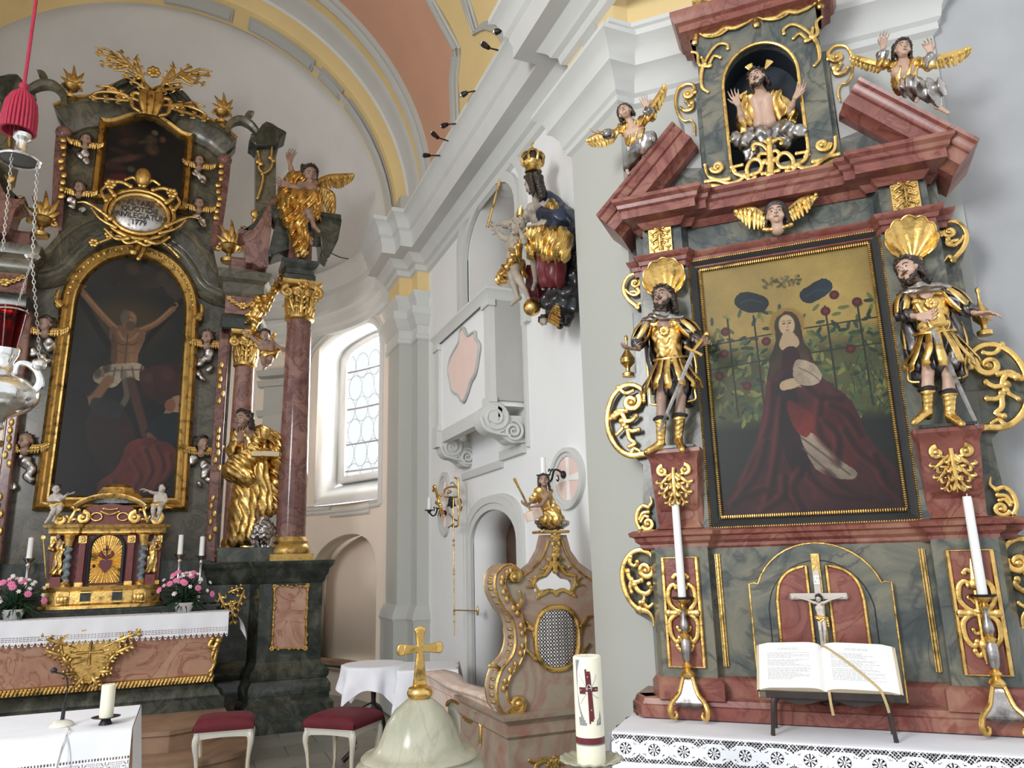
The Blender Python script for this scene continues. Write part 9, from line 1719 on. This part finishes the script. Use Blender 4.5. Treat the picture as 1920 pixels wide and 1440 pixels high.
m = MB(); chain(m, (ctx+.11, LYY-.05, cz3-.01), kn_, 24); m.lathe([(0, .02), (.012, .018), (.042, .006), (.045, 0), (.03, -.018), (0, -.022)], kn_, 16); chain(m, (kn_[0], kn_[1], kn_[2]-.02), (bl[0], bl[1], bl[2]+.04), 24); m.build('chain', MT['chrome'], sl_)
m = MB(); chain(m, (kn_[0], kn_[1], kn_[2]-.02), A.P(20, 612, LYY), 26); m.build('chain', MT['chrome'], sl_)
m = MB(); chain(m, (ctx-.02, LYY-.1, cz3-.01), A.P(5, 470, LYY-.1), 26); m.build('chain', MT['chrome'], sl_)
m = MB(); m.ell(bl, (.042, .04, .042), 14, 10)
hz = lambda x, y: np.array(A.P(x/6, y/6+560, LYY-.05)); m.tube([hz(160, 880), hz(200, 740), hz(300, 730), hz(400, 800), hz(450, 900), hz(440, 980), hz(360, 1060), hz(260, 1180), hz(180, 1270)], [.012, .016, .018, .020, .022, .026, .024, .022, .016], 8, .7, sm=4); m.build('handle', MT['chrome'], sl_)
m = MB(); m.lathe([(.06, .27), (.075, .26), (.07, .22), (.05, .18), (.06, .13), (.10, .10), (.17, .055), (.205, .0), (.20, -.05), (.165, -.10), (.10, -.135), (.05, -.16), (.03, -.19), (.045, -.22), (0, -.25)], (lx_, LYY, lz_), 36); m.build('bowl', MT['chrome'], sl_, ang=60)
m = MB(); m.lathe([(.055, .26), (.085, .5), (.088, .52), (.082, .52), (.05, .26)], (lx_, LYY, lz_), 24); m.build('red_glass', MT['ruby'], sl_)
m = MB(); m.tube([(lx_+.09*math.cos(t), LYY+.09*math.sin(t), lz_+.50) for t in np.linspace(0, 2*PI, 24, endpoint=False)], .006, 6, closed=True, up=(0, 0, 1)); m.build('glass_ring', MT['chrome'], sl_)
# little cloth weights on the mensa
for x, y, lab in ((1197, 1333, 'small dark metal cloth clip left of the left candlestick'), (1618, 1352, 'small dark metal cloth clip behind the book stand')):
    c = S(x, y, 3.93); t = thing('cloth_clip', lab, 'clip', (c[0], 3.93, .9), S, 'cloth clips on the side altar'); m = MB(); m.lathe([(0, 0), (.012, 0), (.012, .006), (.004, .012), (.004, .03), (0, .03)], (c[0], 3.93, .897), 12); m.build('screw', MT['iron'], t); m = MB(); m.tube([(c[0]-.022, 3.93, .935), (c[0], 3.93, .925), (c[0]+.022, 3.93, .935)], [.008, .006, .008], 8); m.build('wing_nut', MT['iron'], t)
# ------------------------------------------------------------------ light
w = bpy.data.worlds.new('world'); sc.world = w; w.use_nodes = True; bg = w.node_tree.nodes['Background']
wn = w.node_tree; tc = wn.nodes.new('ShaderNodeTexCoord'); dp = wn.nodes.new('ShaderNodeVectorMath'); dp.operation = 'DOT_PRODUCT'; dp.inputs[1].default_value = (.85, .45, .1)
wn.links.new(tc.outputs['Generated'], dp.inputs[0]); rp = ramp(wn, [(.0, (.90, .95, 1.0)), (.5, (.90, .95, 1.0)), (.75, (4.2, 4.1, 3.9))], dp.outputs['Value']); wn.links.new(rp.outputs[0], bg.inputs[0]); bg.inputs[1].default_value = .86
def area(name, loc, target, size, sy, power, col=(1, .98, .95)):
    l = bpy.data.lights.new(name, 'AREA'); l.shape = 'RECTANGLE'; l.size = size; l.size_y = sy; l.energy = power; l.color = col
    o = bpy.data.objects.new(name, l); COL.objects.link(o); o.location = loc
    o.rotation_euler = (Vector(target)-Vector(loc)).to_track_quat('-Z', 'Y').to_euler(); return o
pw = apt((h0+h1)/2, (hz0+hz1)/2, R2+.5); area('window_daylight', pw, apt((h0+h1)/2-.5, 2.6, 0), .9, 2.0, 160, (1, .99, .95))
area('left_apse_fill_light', apt(-R(62), 3.8, AR-.1), (AX+1.5, AY+.6, 4.6), .9, 2.2, 75, (1, .99, .96))  # added fill to brighten the dome; its window is only assumed by symmetry, not built
area('nave_window_light', (-4.5, -.5, 4.2), (2.6, 2.9, 2.2), 1.6, 2.6, 330, (.98, .99, 1))
sc.view_settings.view_transform = 'Standard'; sc.view_settings.look = 'None'; sc.view_settings.exposure = .3; sc.view_settings.gamma = 1; sc.view_settings.use_curve_mapping = False
